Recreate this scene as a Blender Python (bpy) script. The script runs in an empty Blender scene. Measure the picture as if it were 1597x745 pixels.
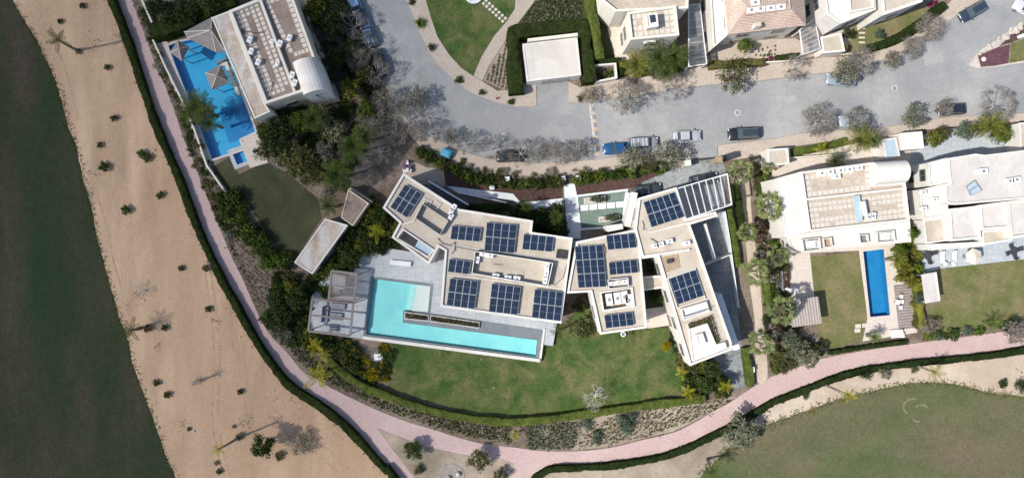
import bpy, bmesh, math, random
from mathutils import Vector, Matrix, noise
from mathutils.geometry import tessellate_polygon
R = math.radians
SC = bpy.context.scene
COL = SC.collection
# ---------------------------------------------------------------- camera, sky, sun, exposure
H = 110.0            # flying height of the drone in metres; 0.1 m of ground per photo pixel
cam_data = bpy.data.cameras.new('camera'); cam = bpy.data.objects.new('camera', cam_data); COL.objects.link(cam)
cam.location = (0, 0, H); cam.rotation_euler = (0, 0, 0)
cam_data.sensor_width = 36; cam_data.lens = 36 * H / 159.7; cam_data.clip_end = 3000
SC.camera = cam
SUN_EL, SHADOW_AZ = 50.0, 19.0      # shadows fall to the right and a little up
sx, sy = -math.cos(R(SHADOW_AZ)), -math.sin(R(SHADOW_AZ))
world = bpy.data.worlds.new('World'); SC.world = world; world.use_nodes = True
wn = world.node_tree.nodes; bg = wn['Background']
sky = wn.new('ShaderNodeTexSky'); sky.sky_type = 'NISHITA'; sky.sun_disc = False
sky.sun_elevation = R(SUN_EL); sky.sun_rotation = math.atan2(sx, sy) % (2 * math.pi)
sky.air_density = 1.0; sky.dust_density = 1.5
world.node_tree.links.new(sky.outputs[0], bg.inputs[0]); bg.inputs[1].default_value = 0.112
sun_data = bpy.data.lights.new('sun', 'SUN'); sun = bpy.data.objects.new('sun', sun_data); COL.objects.link(sun)
sun_data.energy = 4.1; sun_data.angle = R(1.0); sun_data.color = (1.0, 0.95, 0.88)
sun.rotation_euler = Vector((sx * math.cos(R(SUN_EL)), sy * math.cos(R(SUN_EL)), math.sin(R(SUN_EL)))).to_track_quat('Z', 'Y').to_euler()
sun.location = (-150, -60, 250)
SC.view_settings.view_transform = 'Standard'; SC.view_settings.look = 'None'
SC.view_settings.exposure = 0.42; SC.view_settings.gamma = 1
SC.view_settings.use_curve_mapping = False
SC.cycles.max_bounces = 5; SC.cycles.transparent_max_bounces = 8
SC.cycles.caustics_reflective = False; SC.cycles.caustics_refractive = False
rng = random.Random(7)

# ---------------------------------------------------------------- helpers
def W(px, py, z=0.0):
    """photo pixel at height z -> world point (the photo is a plumb-line aerial view)"""
    f = 0.1 * (H - z) / H
    return Vector(((px - 798.5) * f, (372.5 - py) * f, z))
def WP(poly, z=0.0): return [W(p[0], p[1], z) for p in poly]
def tag(o, label=None, cat=None, group=None, kind=None):
    if label: o['label'] = label
    if cat: o['category'] = cat
    if group: o['group'] = group
    if kind: o['kind'] = kind
    return o
def wloc(o):
    v = Vector((0, 0, 0))
    while o is not None: v += o.location; o = o.parent
    return v
def thing(name, label, cat, loc=(0, 0, 0), group=None):
    o = bpy.data.objects.new(name, None); COL.objects.link(o); o.location = loc; o.empty_display_size = .2
    return tag(o, label, cat, group)
def link(name, me, parent=None):
    o = bpy.data.objects.new(name, me); COL.objects.link(o)
    if parent is not None: o.parent = parent
    return o
class MB:
    def __init__(s): s.v = []; s.f = []; s.m = []
    def add(s, vs, fs, mi=0):
        b = len(s.v); s.v.extend([tuple(v) for v in vs]); s.f.extend([tuple(i + b for i in f) for f in fs]); s.m.extend([mi] * len(fs)); return s
    def quad(s, a, b, c, d, mi=0): return s.add([a, b, c, d], [(0, 1, 2, 3)], mi)
    def hexa(s, bot, top, mi=0):
        n = len(bot); fs = [tuple(range(n - 1, -1, -1)), tuple(range(n, 2 * n))]
        fs += [(i, (i + 1) % n, n + (i + 1) % n, n + i) for i in range(n)]
        return s.add(list(bot) + list(top), fs, mi)
    def box(s, c, size, rot=0.0, mi=0):
        cx, cy, cz = c; hx, hy, hz = size[0] / 2, size[1] / 2, size[2] / 2
        ca, sa = math.cos(rot), math.sin(rot); P = []
        for dz in (-hz, hz):
            for dx, dy in ((-hx, -hy), (hx, -hy), (hx, hy), (-hx, hy)):
                P.append((cx + dx * ca - dy * sa, cy + dx * sa + dy * ca, cz + dz))
        return s.hexa(P[:4], P[4:], mi)
    def bar(s, a, b, w, h, mi=0):
        """square bar from a to b, width w (horizontal) and height h"""
        a, b = Vector(a), Vector(b); d = b - a
        if d.length < 1e-6: return s
        side = d.cross(Vector((0, 0, 1)))
        if side.length < 1e-4: side = Vector((1, 0, 0))
        side.normalize(); up = side.cross(d).normalized()
        q = [side * (w / 2) * i + up * (h / 2) * j for i, j in ((-1, -1), (1, -1), (1, 1), (-1, 1))]
        return s.hexa([a + k for k in q], [b + k for k in q], mi)
    def tube(s, pts, rad, n=6, mi=0, cap=True):
        pts = [Vector(p) for p in pts]; rings = []
        for i, p in enumerate(pts):
            d = (pts[min(i + 1, len(pts) - 1)] - pts[max(i - 1, 0)]).normalized()
            u = d.orthogonal().normalized(); v = d.cross(u)
            r = rad[i] if isinstance(rad, (list, tuple)) else rad
            rings.append([p + (u * math.cos(2 * math.pi * k / n) + v * math.sin(2 * math.pi * k / n)) * r for k in range(n)])
        fs = []
        for i in range(len(pts) - 1):
            for k in range(n): fs.append((i * n + k, i * n + (k + 1) % n, (i + 1) * n + (k + 1) % n, (i + 1) * n + k))
        if cap: fs.append(tuple(range(n - 1, -1, -1))); L = (len(pts) - 1) * n; fs.append(tuple(range(L, L + n)))
        return s.add([q for r_ in rings for q in r_], fs, mi)
    def lathe(s, c, prof, n=16, mi=0):
        vs = []; fs = []
        for r, z in prof:
            for k in range(n): a = 2 * math.pi * k / n; vs.append((c[0] + r * math.cos(a), c[1] + r * math.sin(a), c[2] + z))
        for i in range(len(prof) - 1):
            for k in range(n): fs.append((i * n + k, i * n + (k + 1) % n, (i + 1) * n + (k + 1) % n, (i + 1) * n + k))
        L = (len(prof) - 1) * n
        fs.append(tuple(range(n - 1, -1, -1))); fs.append(tuple(range(L, L + n)))
        return s.add(vs, fs, mi)
    def mesh(s, name, mats, off=Vector((0, 0, 0)), smooth=False):
        me = bpy.data.meshes.new(name)
        me.from_pydata([(v[0] - off[0], v[1] - off[1], v[2] - off[2]) for v in s.v], [], s.f)
        if not isinstance(mats, (list, tuple)): mats = [mats]
        for m in mats: me.materials.append(m)
        me.polygons.foreach_set('material_index', s.m)
        if smooth: me.polygons.foreach_set('use_smooth', [True] * len(me.polygons))
        me.update(); return me
    def build(s, name, mats, parent=None, smooth=False, origin=None):
        """world-space mesh -> object; origin: own origin for a top-level thing"""
        off = wloc(parent) if parent is not None else Vector(origin or (0, 0, 0))
        o = link(name, s.mesh(name, mats, off, smooth), parent)
        if parent is None: o.location = off
        return o
def area2(P): return sum(P[i][0] * P[(i + 1) % len(P)][1] - P[(i + 1) % len(P)][0] * P[i][1] for i in range(len(P)))
def ccw(P): return list(P) if area2(P) > 0 else list(reversed(P))
def inset(P, d):
    """move every edge of a ccw polygon inwards by d"""
    out = []; n = len(P)
    for i in range(n):
        a, b, c = Vector(P[i - 1][:2]), Vector(P[i][:2]), Vector(P[(i + 1) % n][:2])
        u, v = (b - a).normalized(), (c - b).normalized()
        n1, n2 = Vector((-u.y, u.x)), Vector((-v.y, v.x)); m = n1 + n2
        k = max(0.35, 1 + n1.dot(n2)); out.append(b + m * (d / k))
    return [Vector((q.x, q.y, P[i][2] if len(P[i]) > 2 else 0)) for i, q in enumerate(out)]
def zset(P, z): return [Vector((p[0], p[1], z)) for p in P]
def centroid(P): return Vector((sum(p[0] for p in P) / len(P), sum(p[1] for p in P) / len(P), 0))
def fill(mb, rings, z, mi=0):
    """flat face with holes"""
    rr = [zset(r, z) for r in rings]; flat = [p for r in rr for p in r]
    if len(rr) == 1: return mb.add(ccw(rr[0]), [tuple(range(len(rr[0])))], mi)
    tris = tessellate_polygon(rr); out = []
    for t in tris:
        a, b, c = [flat[i] for i in t]
        out.append(t if (b - a).cross(c - a).z > 0 else (t[0], t[2], t[1]))
    return mb.add(flat, out, mi)
def ring(mb, P, d, z0, z1, mi=0):
    """a rim of width d along the inside of ccw polygon P, from z0 to z1"""
    Q = inset(P, d); n = len(P)
    for i in range(n):
        j = (i + 1) % n
        a, b, c, e = P[i], P[j], Q[j], Q[i]
        mb.quad((a[0], a[1], z0), (b[0], b[1], z0), (b[0], b[1], z1), (a[0], a[1], z1), mi)
        mb.quad((a[0], a[1], z1), (b[0], b[1], z1), (c[0], c[1], z1), (e[0], e[1], z1), mi)
        mb.quad((c[0], c[1], z0), (e[0], e[1], z0), (e[0], e[1], z1), (c[0], c[1], z1), mi)
    return mb
def smoothline(P, k=4):
    """Catmull-Rom through points"""
    P = [Vector((p[0], p[1], 0)) for p in P]; out = []
    for i in range(len(P) - 1):
        p0, p1, p2, p3 = P[max(i - 1, 0)], P[i], P[i + 1], P[min(i + 2, len(P) - 1)]
        for j in range(k):
            t = j / k
            out.append(0.5 * ((2 * p1) + (p2 - p0) * t + (2 * p0 - 5 * p1 + 4 * p2 - p3) * t * t + (3 * p1 - p0 - 3 * p2 + p3) * t ** 3))
    out.append(P[-1]); return [(p.x, p.y) for p in out]
def inside(p, P):
    c = False; n = len(P)
    for i in range(n):
        a, b = P[i], P[i - 1]
        if (a[1] > p[1]) != (b[1] > p[1]) and p[0] < (b[0] - a[0]) * (p[1] - a[1]) / (b[1] - a[1]) + a[0]: c = not c
    return c

# ---------------------------------------------------------------- materials
def new_mat(name):
    m = bpy.data.materials.new(name); m.use_nodes = True; nt = m.node_tree
    return m, nt, nt.nodes['Principled BSDF']
def _noise(nt, scale, detail=4, vec=None, rough=.6, dist=0):
    n = nt.nodes.new('ShaderNodeTexNoise'); n.inputs['Scale'].default_value = scale
    n.inputs['Detail'].default_value = detail; n.inputs['Roughness'].default_value = rough; n.inputs['Distortion'].default_value = dist
    if vec is not None: nt.links.new(vec, n.inputs['Vector'])
    return n
def _ramp(nt, fac, stops):
    r = nt.nodes.new('ShaderNodeValToRGB'); nt.links.new(fac, r.inputs[0]); e = r.color_ramp.elements
    while len(e) < len(stops): e.new(.5)
    for el, (p, c) in zip(e, stops): el.position = p; el.color = (c[0], c[1], c[2], 1)
    return r
def _mix(nt, fac, a, b, mode='MIX'):
    m = nt.nodes.new('ShaderNodeMix'); m.data_type = 'RGBA'; m.blend_type = mode
    if isinstance(fac, (int, float)): m.inputs[0].default_value = fac
    else: nt.links.new(fac, m.inputs[0])
    for s, i in ((a, 6), (b, 7)):
        if isinstance(s, (tuple, list)): m.inputs[i].default_value = (s[0], s[1], s[2], 1)
        else: nt.links.new(s, m.inputs[i])
    return m.outputs[2]
def _pos(nt, scale=None, rot=0):
    g = nt.nodes.new('ShaderNodeNewGeometry')
    if scale is None and not rot: return g.outputs['Position']
    mp = nt.nodes.new('ShaderNodeMapping'); nt.links.new(g.outputs['Position'], mp.inputs[0])
    mp.inputs['Rotation'].default_value = (0, 0, rot)
    if scale: mp.inputs['Scale'].default_value = scale
    return mp.outputs[0]
def surf(name, c1, c2, scale=.6, c3=None, s3=.08, rough=.9, fine=.25, bump=0., stretch=None, rot=0, speck=None):
    """a weathered surface: patches c1/c2, broad drifts of c3, fine grain, dark specks"""
    m, nt, b = new_mat(name); v = _pos(nt, stretch, rot); v0 = _pos(nt)
    col = _ramp(nt, _noise(nt, scale, 6, v).outputs[0], [(.32, c1), (.68, c2)]).outputs[0]
    if c3:
        f = _ramp(nt, _noise(nt, s3, 5, v, dist=.6).outputs[0], [(.42, (0, 0, 0)), (.66, (1, 1, 1))]).outputs[0]
        col = _mix(nt, f, col, c3)
    if fine:
        g = _ramp(nt, _noise(nt, 4.2, 4, v0, .8).outputs[0], [(.34, (1 - fine,) * 3), (.66, (1 + fine * .6,) * 3)]).outputs[0]
        col = _mix(nt, 1.0, col, g, 'MULTIPLY')
        g = _ramp(nt, _noise(nt, 1.15, 5, v0, .7, 1.2).outputs[0], [(.34, (1 - fine * .55,) * 3), (.66, (1 + fine * .4,) * 3)]).outputs[0]
        col = _mix(nt, 1.0, col, g, 'MULTIPLY')
    if speck:
        f = _ramp(nt, _noise(nt, speck[0], 2, v0).outputs[0], [(speck[1], (0, 0, 0)), (speck[1] + .06, (1, 1, 1))]).outputs[0]
        col = _mix(nt, f, col, speck[2])
    nt.links.new(col, b.inputs['Base Color']); b.inputs['Roughness'].default_value = rough
    b.inputs['Specular IOR Level'].default_value = .3
    if bump:
        bp = nt.nodes.new('ShaderNodeBump'); bp.inputs['Strength'].default_value = bump; bp.inputs['Distance'].default_value = .15
        nt.links.new(_noise(nt, 4, 4, v0).outputs[0], bp.inputs['Height']); nt.links.new(bp.outputs[0], b.inputs['Normal'])
    return m
def paved(name, c1, c2, bw, bh, rot=0, mortar=(.1, .1, .1), ms=.03, rough=.8, c3=None, off=.0, mf=.5):
    """paving laid in courses"""
    m, nt, b = new_mat(name); v = _pos(nt, None, rot or .0001)
    br = nt.nodes.new('ShaderNodeTexBrick'); nt.links.new(v, br.inputs['Vector'])
    br.offset = off; br.inputs['Scale'].default_value = 1; br.inputs['Brick Width'].default_value = bw; br.inputs['Row Height'].default_value = bh
    br.inputs['Mortar Size'].default_value = ms; br.inputs['Mortar Smooth'].default_value = .3
    br.inputs['Color1'].default_value = (*c1, 1); br.inputs['Color2'].default_value = (*c2, 1); br.inputs['Mortar'].default_value = (*mortar, 1)
    col = br.outputs[0]
    if c3:
        f = _ramp(nt, _noise(nt, .25, 5, v).outputs[0], [(.45, (0, 0, 0)), (.7, (.7, .7, .7))]).outputs[0]
        col = _mix(nt, f, col, c3)
    g = _ramp(nt, _noise(nt, 3.5, 5, v).outputs[0], [(.25, (.8,) * 3), (.75, (1.12,) * 3)]).outputs[0]
    col = _mix(nt, 1.0, col, g, 'MULTIPLY')
    nt.links.new(col, b.inputs['Base Color']); b.inputs['Roughness'].default_value = rough; b.inputs['Specular IOR Level'].default_value = .3
    return m
def plain(name, c, rough=.6, metal=0., spec=.5, coat=0.):
    m, nt, b = new_mat(name)
    g = _ramp(nt, _noise(nt, 1.7, 4, _pos(nt)).outputs[0], [(.3, tuple(x * .88 for x in c)), (.7, tuple(min(1, x * 1.06) for x in c))])
    nt.links.new(g.outputs[0], b.inputs['Base Color']); b.inputs['Roughness'].default_value = rough
    b.inputs['Metallic'].default_value = metal; b.inputs['Specular IOR Level'].default_value = spec; b.inputs['Coat Weight'].default_value = coat
    return m
def leafmat(name, c1, c2, c3=None, trans=.3, clump=1.0):
    m = bpy.data.materials.new(name); m.use_nodes = True; nt = m.node_tree; nt.nodes.clear()
    out = nt.nodes.new('ShaderNodeOutputMaterial'); g = nt.nodes.new('ShaderNodeNewGeometry'); oi = nt.nodes.new('ShaderNodeObjectInfo')
    stops = [(0, c1), (.75, c2)] + ([(1, c3)] if c3 else [])
    col = _ramp(nt, g.outputs['Random Per Island'], stops).outputs[0]
    nz = _ramp(nt, _noise(nt, clump, 2, g.outputs['Position']).outputs[0], [(.35, (.7, .74, .7)), (.65, (1.2, 1.18, 1.1))]).outputs[0]
    col = _mix(nt, 1.0, col, nz, 'MULTIPLY')
    ov = _ramp(nt, oi.outputs['Random'], [(0, (.8, .86, .85)), (1, (1.18, 1.1, 1.0))]).outputs[0]
    col = _mix(nt, 1.0, col, ov, 'MULTIPLY')
    d = nt.nodes.new('ShaderNodeBsdfDiffuse'); t = nt.nodes.new('ShaderNodeBsdfTranslucent'); mx = nt.nodes.new('ShaderNodeMixShader')
    nt.links.new(col, d.inputs[0]); nt.links.new(col, t.inputs[0]); mx.inputs[0].default_value = trans
    nt.links.new(d.outputs[0], mx.inputs[1]); nt.links.new(t.outputs[0], mx.inputs[2]); nt.links.new(mx.outputs[0], out.inputs[0])
    return m
def watermat(name, tint, bump=.15, ior=1.33):
    m = bpy.data.materials.new(name); m.use_nodes = True; nt = m.node_tree; nt.nodes.clear()
    out = nt.nodes.new('ShaderNodeOutputMaterial'); t = nt.nodes.new('ShaderNodeBsdfTransparent'); g = nt.nodes.new('ShaderNodeBsdfGlossy')
    t.inputs[0].default_value = (*tint, 1); g.inputs['Roughness'].default_value = .06; f = nt.nodes.new('ShaderNodeFresnel'); f.inputs[0].default_value = ior
    bp = nt.nodes.new('ShaderNodeBump'); bp.inputs['Strength'].default_value = bump; bp.inputs['Distance'].default_value = .1
    nt.links.new(_noise(nt, 2.2, 3, _pos(nt), dist=.4).outputs[0], bp.inputs['Height'])
    nt.links.new(bp.outputs[0], g.inputs['Normal']); nt.links.new(bp.outputs[0], f.inputs['Normal'])
    mx = nt.nodes.new('ShaderNodeMixShader'); nt.links.new(f.outputs[0], mx.inputs[0]); nt.links.new(t.outputs[0], mx.inputs[1]); nt.links.new(g.outputs[0], mx.inputs[2])
    nt.links.new(mx.outputs[0], out.inputs[0]); return m

M = {}
M['soil'] = surf('garden_soil', (.10, .075, .055), (.20, .155, .12), .9, (.26, .21, .165), .15, fine=.45, bump=.6)
M['sand'] = surf('desert_sand', (.36, .245, .155), (.56, .395, .262), .28, (.44, .295, .185), .1, fine=.15, bump=.5, stretch=(1, .2, 1), rot=R(-20), speck=(1.6, .74, (.24, .17, .12)))
M['track'] = surf('compacted_sand', (.36, .235, .15), (.50, .345, .235), .8, fine=.2, bump=.5)
M['sand_pale'] = surf('pale_sand', (.45, .37, .285), (.55, .465, .37), .3, (.40, .32, .24), .1, fine=.14, bump=.2)
M['dry'] = surf('dry_ground', (.30, .245, .19), (.46, .38, .30), .25, (.24, .2, .15), .08, fine=.2, bump=.2)
M['golf_w'] = surf('dark_fairway', (.015, .027, .008), (.062, .048, .032), .13, (.012, .034, .0075), .07, fine=.5, stretch=(1, .3, 1), rot=R(14))
M['golf_e'] = surf('dry_fairway', (.048, .088, .025), (.108, .122, .05), .2, (.14, .112, .07), .05, fine=.32, stretch=(.55, 1, 1), rot=R(12))
M['lawn'] = surf('green_lawn', (.030, .072, .012), (.075, .115, .026), .5, (.135, .135, .05), .28, fine=.42)
M['lawn_dark'] = surf('shade_toned_lawn', (.045, .055, .022), (.075, .075, .038), .2, (.035, .042, .02), .12, fine=.3)  # copy of the lawn with shade put into its duller colour
M['lawn_dry'] = surf('dry_lawn', (.095, .115, .032), (.165, .16, .062), .35, (.20, .17, .085), .2, fine=.3)
M['asphalt'] = surf('asphalt_road', (.27, .275, .275), (.36, .355, .35), .2, (.235, .245, .255), .07, rough=.92, fine=.15, speck=(.55, .735, (.21, .215, .22)))
M['seam'] = surf('dark_tar_seam', (.16, .16, .16), (.21, .21, .21), 1, fine=.2)
M['repair'] = surf('asphalt_repair', (.25, .255, .26), (.30, .30, .30), .8, fine=.12)
M['repair_pale'] = surf('worn_pale_asphalt', (.31, .31, .30), (.37, .365, .36), .8, fine=.15)
M['pink'] = paved('pink_paving', (.50, .365, .345), (.46, .33, .31), .4, .2, R(25), (.43, .325, .30), .015, c3=(.53, .415, .385), off=.5)
M['pave'] = paved('tan_paving', (.47, .405, .34), (.44, .375, .31), .6, .4, R(6), (.39, .33, .275), .02, c3=(.40, .325, .265), off=.5)
M['kerb'] = surf('kerb_stone', (.42, .38, .33), (.55, .5, .44), 1.5, fine=.15)
M['worn_concrete'] = surf('worn_grey_concrete', (.29, .275, .25), (.36, .34, .31), .9, (.25, .22, .19), .5, fine=.2)
M['deck'] = paved('grey_stone_deck', (.40, .43, .45), (.46, .485, .50), 1.2, 1.2, R(-7.5), (.30, .325, .345), .03, c3=(.52, .535, .54))
M['deck_tan'] = paved('beige_stone_deck', (.56, .495, .43), (.60, .535, .465), 1.0, .6, R(6), (.49, .43, .365), .02, off=.5)
M['deck_blue'] = paved('blue_grey_paving', (.38, .42, .455), (.44, .475, .50), .9, .9, R(6), (.31, .345, .375), .03)
M['slate'] = surf('slate_coping', (.16, .185, .205), (.21, .235, .255), .8, rough=.6, fine=.15)
M['slate_drive'] = surf('slate_driveway', (.15, .17, .18), (.28, .295, .30), 1.6, (.34, .355, .36), .25, rough=.7, fine=.4)
M['yard'] = surf('shade_toned_yard', (.085, .075, .068), (.135, .12, .108), 1.2, fine=.35)  # brown-grey yard, darkened so the colour carries its shade
M['mulch'] = surf('bark_mulch', (.065, .036, .03), (.11, .065, .055), 2.5, fine=.5, bump=.5)
M['mulch_purple'] = surf('purple_mulch', (.095, .042, .055), (.14, .07, .085), 2.5, fine=.4, bump=.4)
M['white'] = surf('white_render', (.64, .615, .57), (.72, .695, .65), .35, (.60, .565, .51), .25, rough=.85, fine=.1)
M['white_cool'] = surf('cool_white_concrete', (.60, .63, .65), (.70, .72, .73), .5, rough=.8, fine=.08)
M['cream'] = surf('cream_render', (.50, .45, .355), (.56, .505, .41), .4, rough=.85, fine=.08)
M['cream_pale'] = surf('pale_cream_render', (.62, .59, .51), (.70, .665, .585), .4, rough=.85, fine=.06)
M['roof_cream'] = surf('cream_roof_membrane', (.47, .415, .34), (.54, .485, .405), .5, (.42, .36, .29), .3, rough=.9, fine=.11)
M['roof_gravel'] = surf('gravel_roof', (.45, .385, .31), (.51, .44, .36), .5, (.41, .345, .28), .2, fine=.25, bump=.3)
M['roof_brown'] = surf('brown_gravel_roof', (.215, .165, .135), (.265, .205, .17), .5, (.30, .24, .2), .3, fine=.25, bump=.3)
M['roof_rusty'] = surf('stained_white_roof', (.50, .465, .43), (.60, .57, .54), .5, (.38, .285, .20), .4, rough=.9, fine=.2, stretch=(1, .5, 1), rot=R(20), speck=(1.1, .66, (.5, .4, .3)))
M['roof_pale'] = surf('pale_screed_roof', (.56, .525, .47), (.62, .585, .53), .4, (.52, .48, .42), .25, rough=.9, fine=.06)
M['roof_grey'] = surf('grey_roof_membrane', (.54, .515, .485), (.60, .575, .545), .3, (.49, .46, .43), .2, fine=.1)
M['tile'] = plain('pale_roof_tile', (.56, .52, .46), .8)
M['metal'] = plain('galvanised_metal', (.42, .42, .42), .45, .6)
M['metal_white'] = plain('white_painted_metal', (.74, .74, .73), .45)
M['dark'] = plain('dark_metal', (.045, .048, .052), .5)
M['glass'] = plain('window_glass', (.035, .05, .062), .12, 0, .8)
M['glass_pale'] = plain('pale_glass_roof', (.40, .50, .56), .15, 0, .8)
M['frame'] = plain('window_frame', (.22, .2, .18), .5)
M['cell'] = plain('solar_cells', (.014, .026, .052), .25, 0, .5)
M['cellline'] = plain('solar_frame_aluminium', (.46, .49, .53), .4, .3)
M['wood'] = surf('weathered_wood', (.33, .24, .16), (.42, .32, .22), 1.2, fine=.3)
M['wood_grey'] = surf('grey_painted_timber', (.20, .17, .155), (.255, .22, .205), 1.2, fine=.15)
M['bark'] = surf('tree_bark', (.10, .08, .06), (.18, .145, .115), 3, fine=.4)
M['bark_pale'] = surf('pale_twigs', (.34, .31, .285), (.50, .465, .435), 3, fine=.2)
M['bark_white'] = surf('white_branches', (.5, .48, .45), (.66, .63, .59), 3, fine=.1)
M['palm_bark'] = surf('palm_trunk', (.17, .14, .115), (.27, .23, .19), 4, fine=.4)
M['fabric_grey'] = plain('lilac_grey_cushion', (.26, .25, .30), .95)
M['fabric_white'] = plain('white_cushion', (.74, .73, .71), .95)
M['canvas'] = plain('beige_canvas', (.60, .54, .47), .95)
M['rubber'] = plain('tyre_rubber', (.025, .025, .027), .9)
M['rim'] = plain('alloy_rim', (.45, .45, .46), .35, .8)
M['lamp_w'] = plain('headlight_lens', (.75, .77, .8), .15)
M['lamp_r'] = plain('taillight_lens', (.4, .02, .02), .25)
M['red'] = plain('red_plastic', (.45, .05, .04), .5)
M['blue_bin'] = plain('blue_tarpaulin', (.05, .30, .48), .6)
M['rock'] = surf('pale_rock', (.40, .36, .30), (.58, .54, .47), 1.5, fine=.3)
M['roof_pav'] = paved('grey_shingle_roof', (.26, .235, .225), (.22, .20, .19), 1.2, .4, R(20), (.17, .15, .145), .03)
M['worn'] = surf('worn_turf', (.15, .145, .08), (.20, .18, .11), 1.5, fine=.3)
M['poolfloor'] = surf('turquoise_pool_tiles', (.25, .75, .76), (.34, .85, .84), .35, rough=.5, fine=.08)
M['poolshelf'] = surf('white_pool_shelf', (.80, .81, .77), (.85, .86, .82), .6, rough=.6, fine=.05)
M['poolstep'] = surf('pale_turquoise_pool_step', (.46, .82, .80), (.50, .86, .83), .8, rough=.5, fine=.05)
M['poolblue'] = surf('blue_pool_tiles', (.025, .40, .76), (.035, .46, .82), .8, rough=.5, fine=.06)
M['pooldeep'] = surf('deep_blue_pool_tiles', (.01, .22, .55), (.014, .26, .60), .8, rough=.5, fine=.06)
M['poolmid'] = surf('azure_pool_tiles', (.014, .185, .42), (.02, .225, .47), .8, rough=.5, fine=.08)
M['water'] = watermat('pool_water', (.93, .99, 1.0), .07)
M['water_pond'] = watermat('pond_water', (.82, .9, .86), .1)
M['pond'] = surf('pond_floor', (.36, .42, .385), (.42, .47, .44), .6, fine=.1)
# foliage
M['leaf_dark'] = leafmat('dark_green_leaves', (.026, .042, .016), (.068, .092, .035), (.12, .135, .06))
M['leaf_mid'] = leafmat('mid_green_leaves', (.03, .055, .015), (.075, .112, .032), (.12, .15, .05))
M['leaf_olive'] = leafmat('olive_leaves', (.06, .07, .028), (.14, .14, .06), (.23, .205, .095))
M['leaf_light'] = leafmat('fresh_green_leaves', (.055, .095, .018), (.12, .18, .035), (.19, .23, .06))
M['leaf_yellow'] = leafmat('yellow_flowering_leaves', (.14, .14, .012), (.36, .29, .015), (.52, .40, .02))
M['leaf_lime'] = leafmat('yellow_green_leaves', (.08, .10, .02), (.20, .21, .045), (.34, .31, .08))
M['leaf_blue'] = leafmat('blue_green_leaves', (.07, .11, .08), (.14, .19, .145), (.20, .25, .2))
M['leaf_grey'] = leafmat('grey_brown_leaves', (.15, .135, .12), (.29, .265, .235), (.40, .37, .33))
M['leaf_greygreen'] = leafmat('grey_green_leaves', (.12, .13, .09), (.23, .235, .17), (.34, .335, .27))
M['leaf_red'] = leafmat('reddish_brown_leaves', (.08, .05, .04), (.18, .12, .095), (.25, .18, .14))
M['leaf_magenta'] = leafmat('magenta_blossom', (.12, .02, .06), (.3, .04, .14), (.4, .08, .2))
M['hedge'] = leafmat('hedge_leaves', (.018, .030, .011), (.040, .056, .021), (.062, .08, .032), clump=1.4)
M['hedge_light'] = leafmat('light_hedge_leaves', (.062, .092, .024), (.115, .15, .042), (.165, .195, .07), clump=1.0)
M['palm_leaf'] = leafmat('palm_fronds', (.04, .065, .02), (.09, .125, .035), (.17, .18, .07), clump=.5)
M['palm_pale'] = leafmat('pale_fan_fronds', (.11, .15, .06), (.27, .31, .15), (.42, .43, .26), clump=.5)
M['palm_yellow'] = leafmat('yellow_palm_fronds', (.20, .21, .02), (.42, .38, .04), (.55, .46, .07), clump=.5)
def paint(name, c, rough=.28): return plain('car_paint_' + name, c, rough, .2, .6, .6)
# ---------------------------------------------------------------- the setting
def sheet(name, poly, mat, layer, holes=(), kind='structure', z=None):
    zz = layer * .004 if z is None else z
    mb = MB(); fill(mb, [WP(poly, 0)] + [WP(h, 0) for h in holes], zz)
    o = mb.build(name, M[mat]); o['kind'] = kind; return o
def slab(name, poly, mat, z, z0=0.0, holes=(), side=None):
    """a raised block: top face (with holes) and all its sides"""
    P = [ccw(WP(poly, 0))] + [ccw(WP(h, 0)) for h in holes]; mb = MB(); fill(mb, P, z)
    for r in P:
        n = len(r)
        for i in range(n):
            a, b = r[i], r[(i + 1) % n]
            mb.quad((a.x, a.y, z0), (b.x, b.y, z0), (b.x, b.y, z), (a.x, a.y, z), 1)
    o = mb.build(name, [M[mat], M[side or mat]]); o['kind'] = 'structure'; return o

POOL1 = [(262, 72), (272, 68), (300, 62), (352, 80), (398, 205), (373, 217), (378, 232), (331, 248)]
SPA1 = [(362, 238), (378, 232.5), (386, 251), (370, 257)]
POOL3 = [(1346, 392), (1378, 388), (1388, 491), (1357, 494)]
OUT = [(-1600, -1900), (3200, -1900), (3200, 2600), (-1600, 2600)]
sheet('ground', OUT, 'soil', 0, [POOL1, SPA1, POOL3])
golf_w_edge = [(-60, -200), (-20, -60), (19, 0), (32, 22), (47, 46), (59, 66), (70, 90), (75, 97), (81, 112), (86, 125), (94, 150), (102, 180), (106, 198), (114, 215), (120, 231), (125, 256), (130, 281), (140, 311), (146, 338), (151, 365), (158, 395), (165, 419), (172, 445), (180, 472), (188, 500), (200, 532), (205, 559), (219, 601), (237, 646), (252, 691), (264, 722), (274, 745), (330, 900), (420, 1200)]
def ragged(line, amp, k=4):
    out = smoothline(line, k)
    return [(x + noise.noise(Vector((x * .11, y * .11, 3))) * amp * 2 + noise.noise(Vector((x * .4, y * .4, 9))) * amp, y) for x, y in out]
golf_w_edge = ragged(golf_w_edge, .8, 6)
sheet('golf_fairway', [(-1500, -1000), (-300, -1000)] + golf_w_edge + [(500, 2000), (-1500, 2000)], 'golf_w', 2)
hedge_w = [(110, -190), (173, 0), (187, 37), (196, 62), (212, 110), (225, 150), (237, 185), (252, 223), (270, 263), (285, 301), (300, 341), (312, 371), (330, 409), (347, 444), (365, 474), (385, 512), (400, 537), (415, 559), (435, 586), (455, 606), (482, 624), (507, 641), (530, 659), (550, 679), (570, 701), (585, 719), (600, 734), (614, 750), (760, 1000)]
sheet('sand_ground', golf_w_edge + [(900, 1200)] + [(p[0] + 4, p[1]) for p in reversed(hedge_w)], 'sand', 1)
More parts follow.
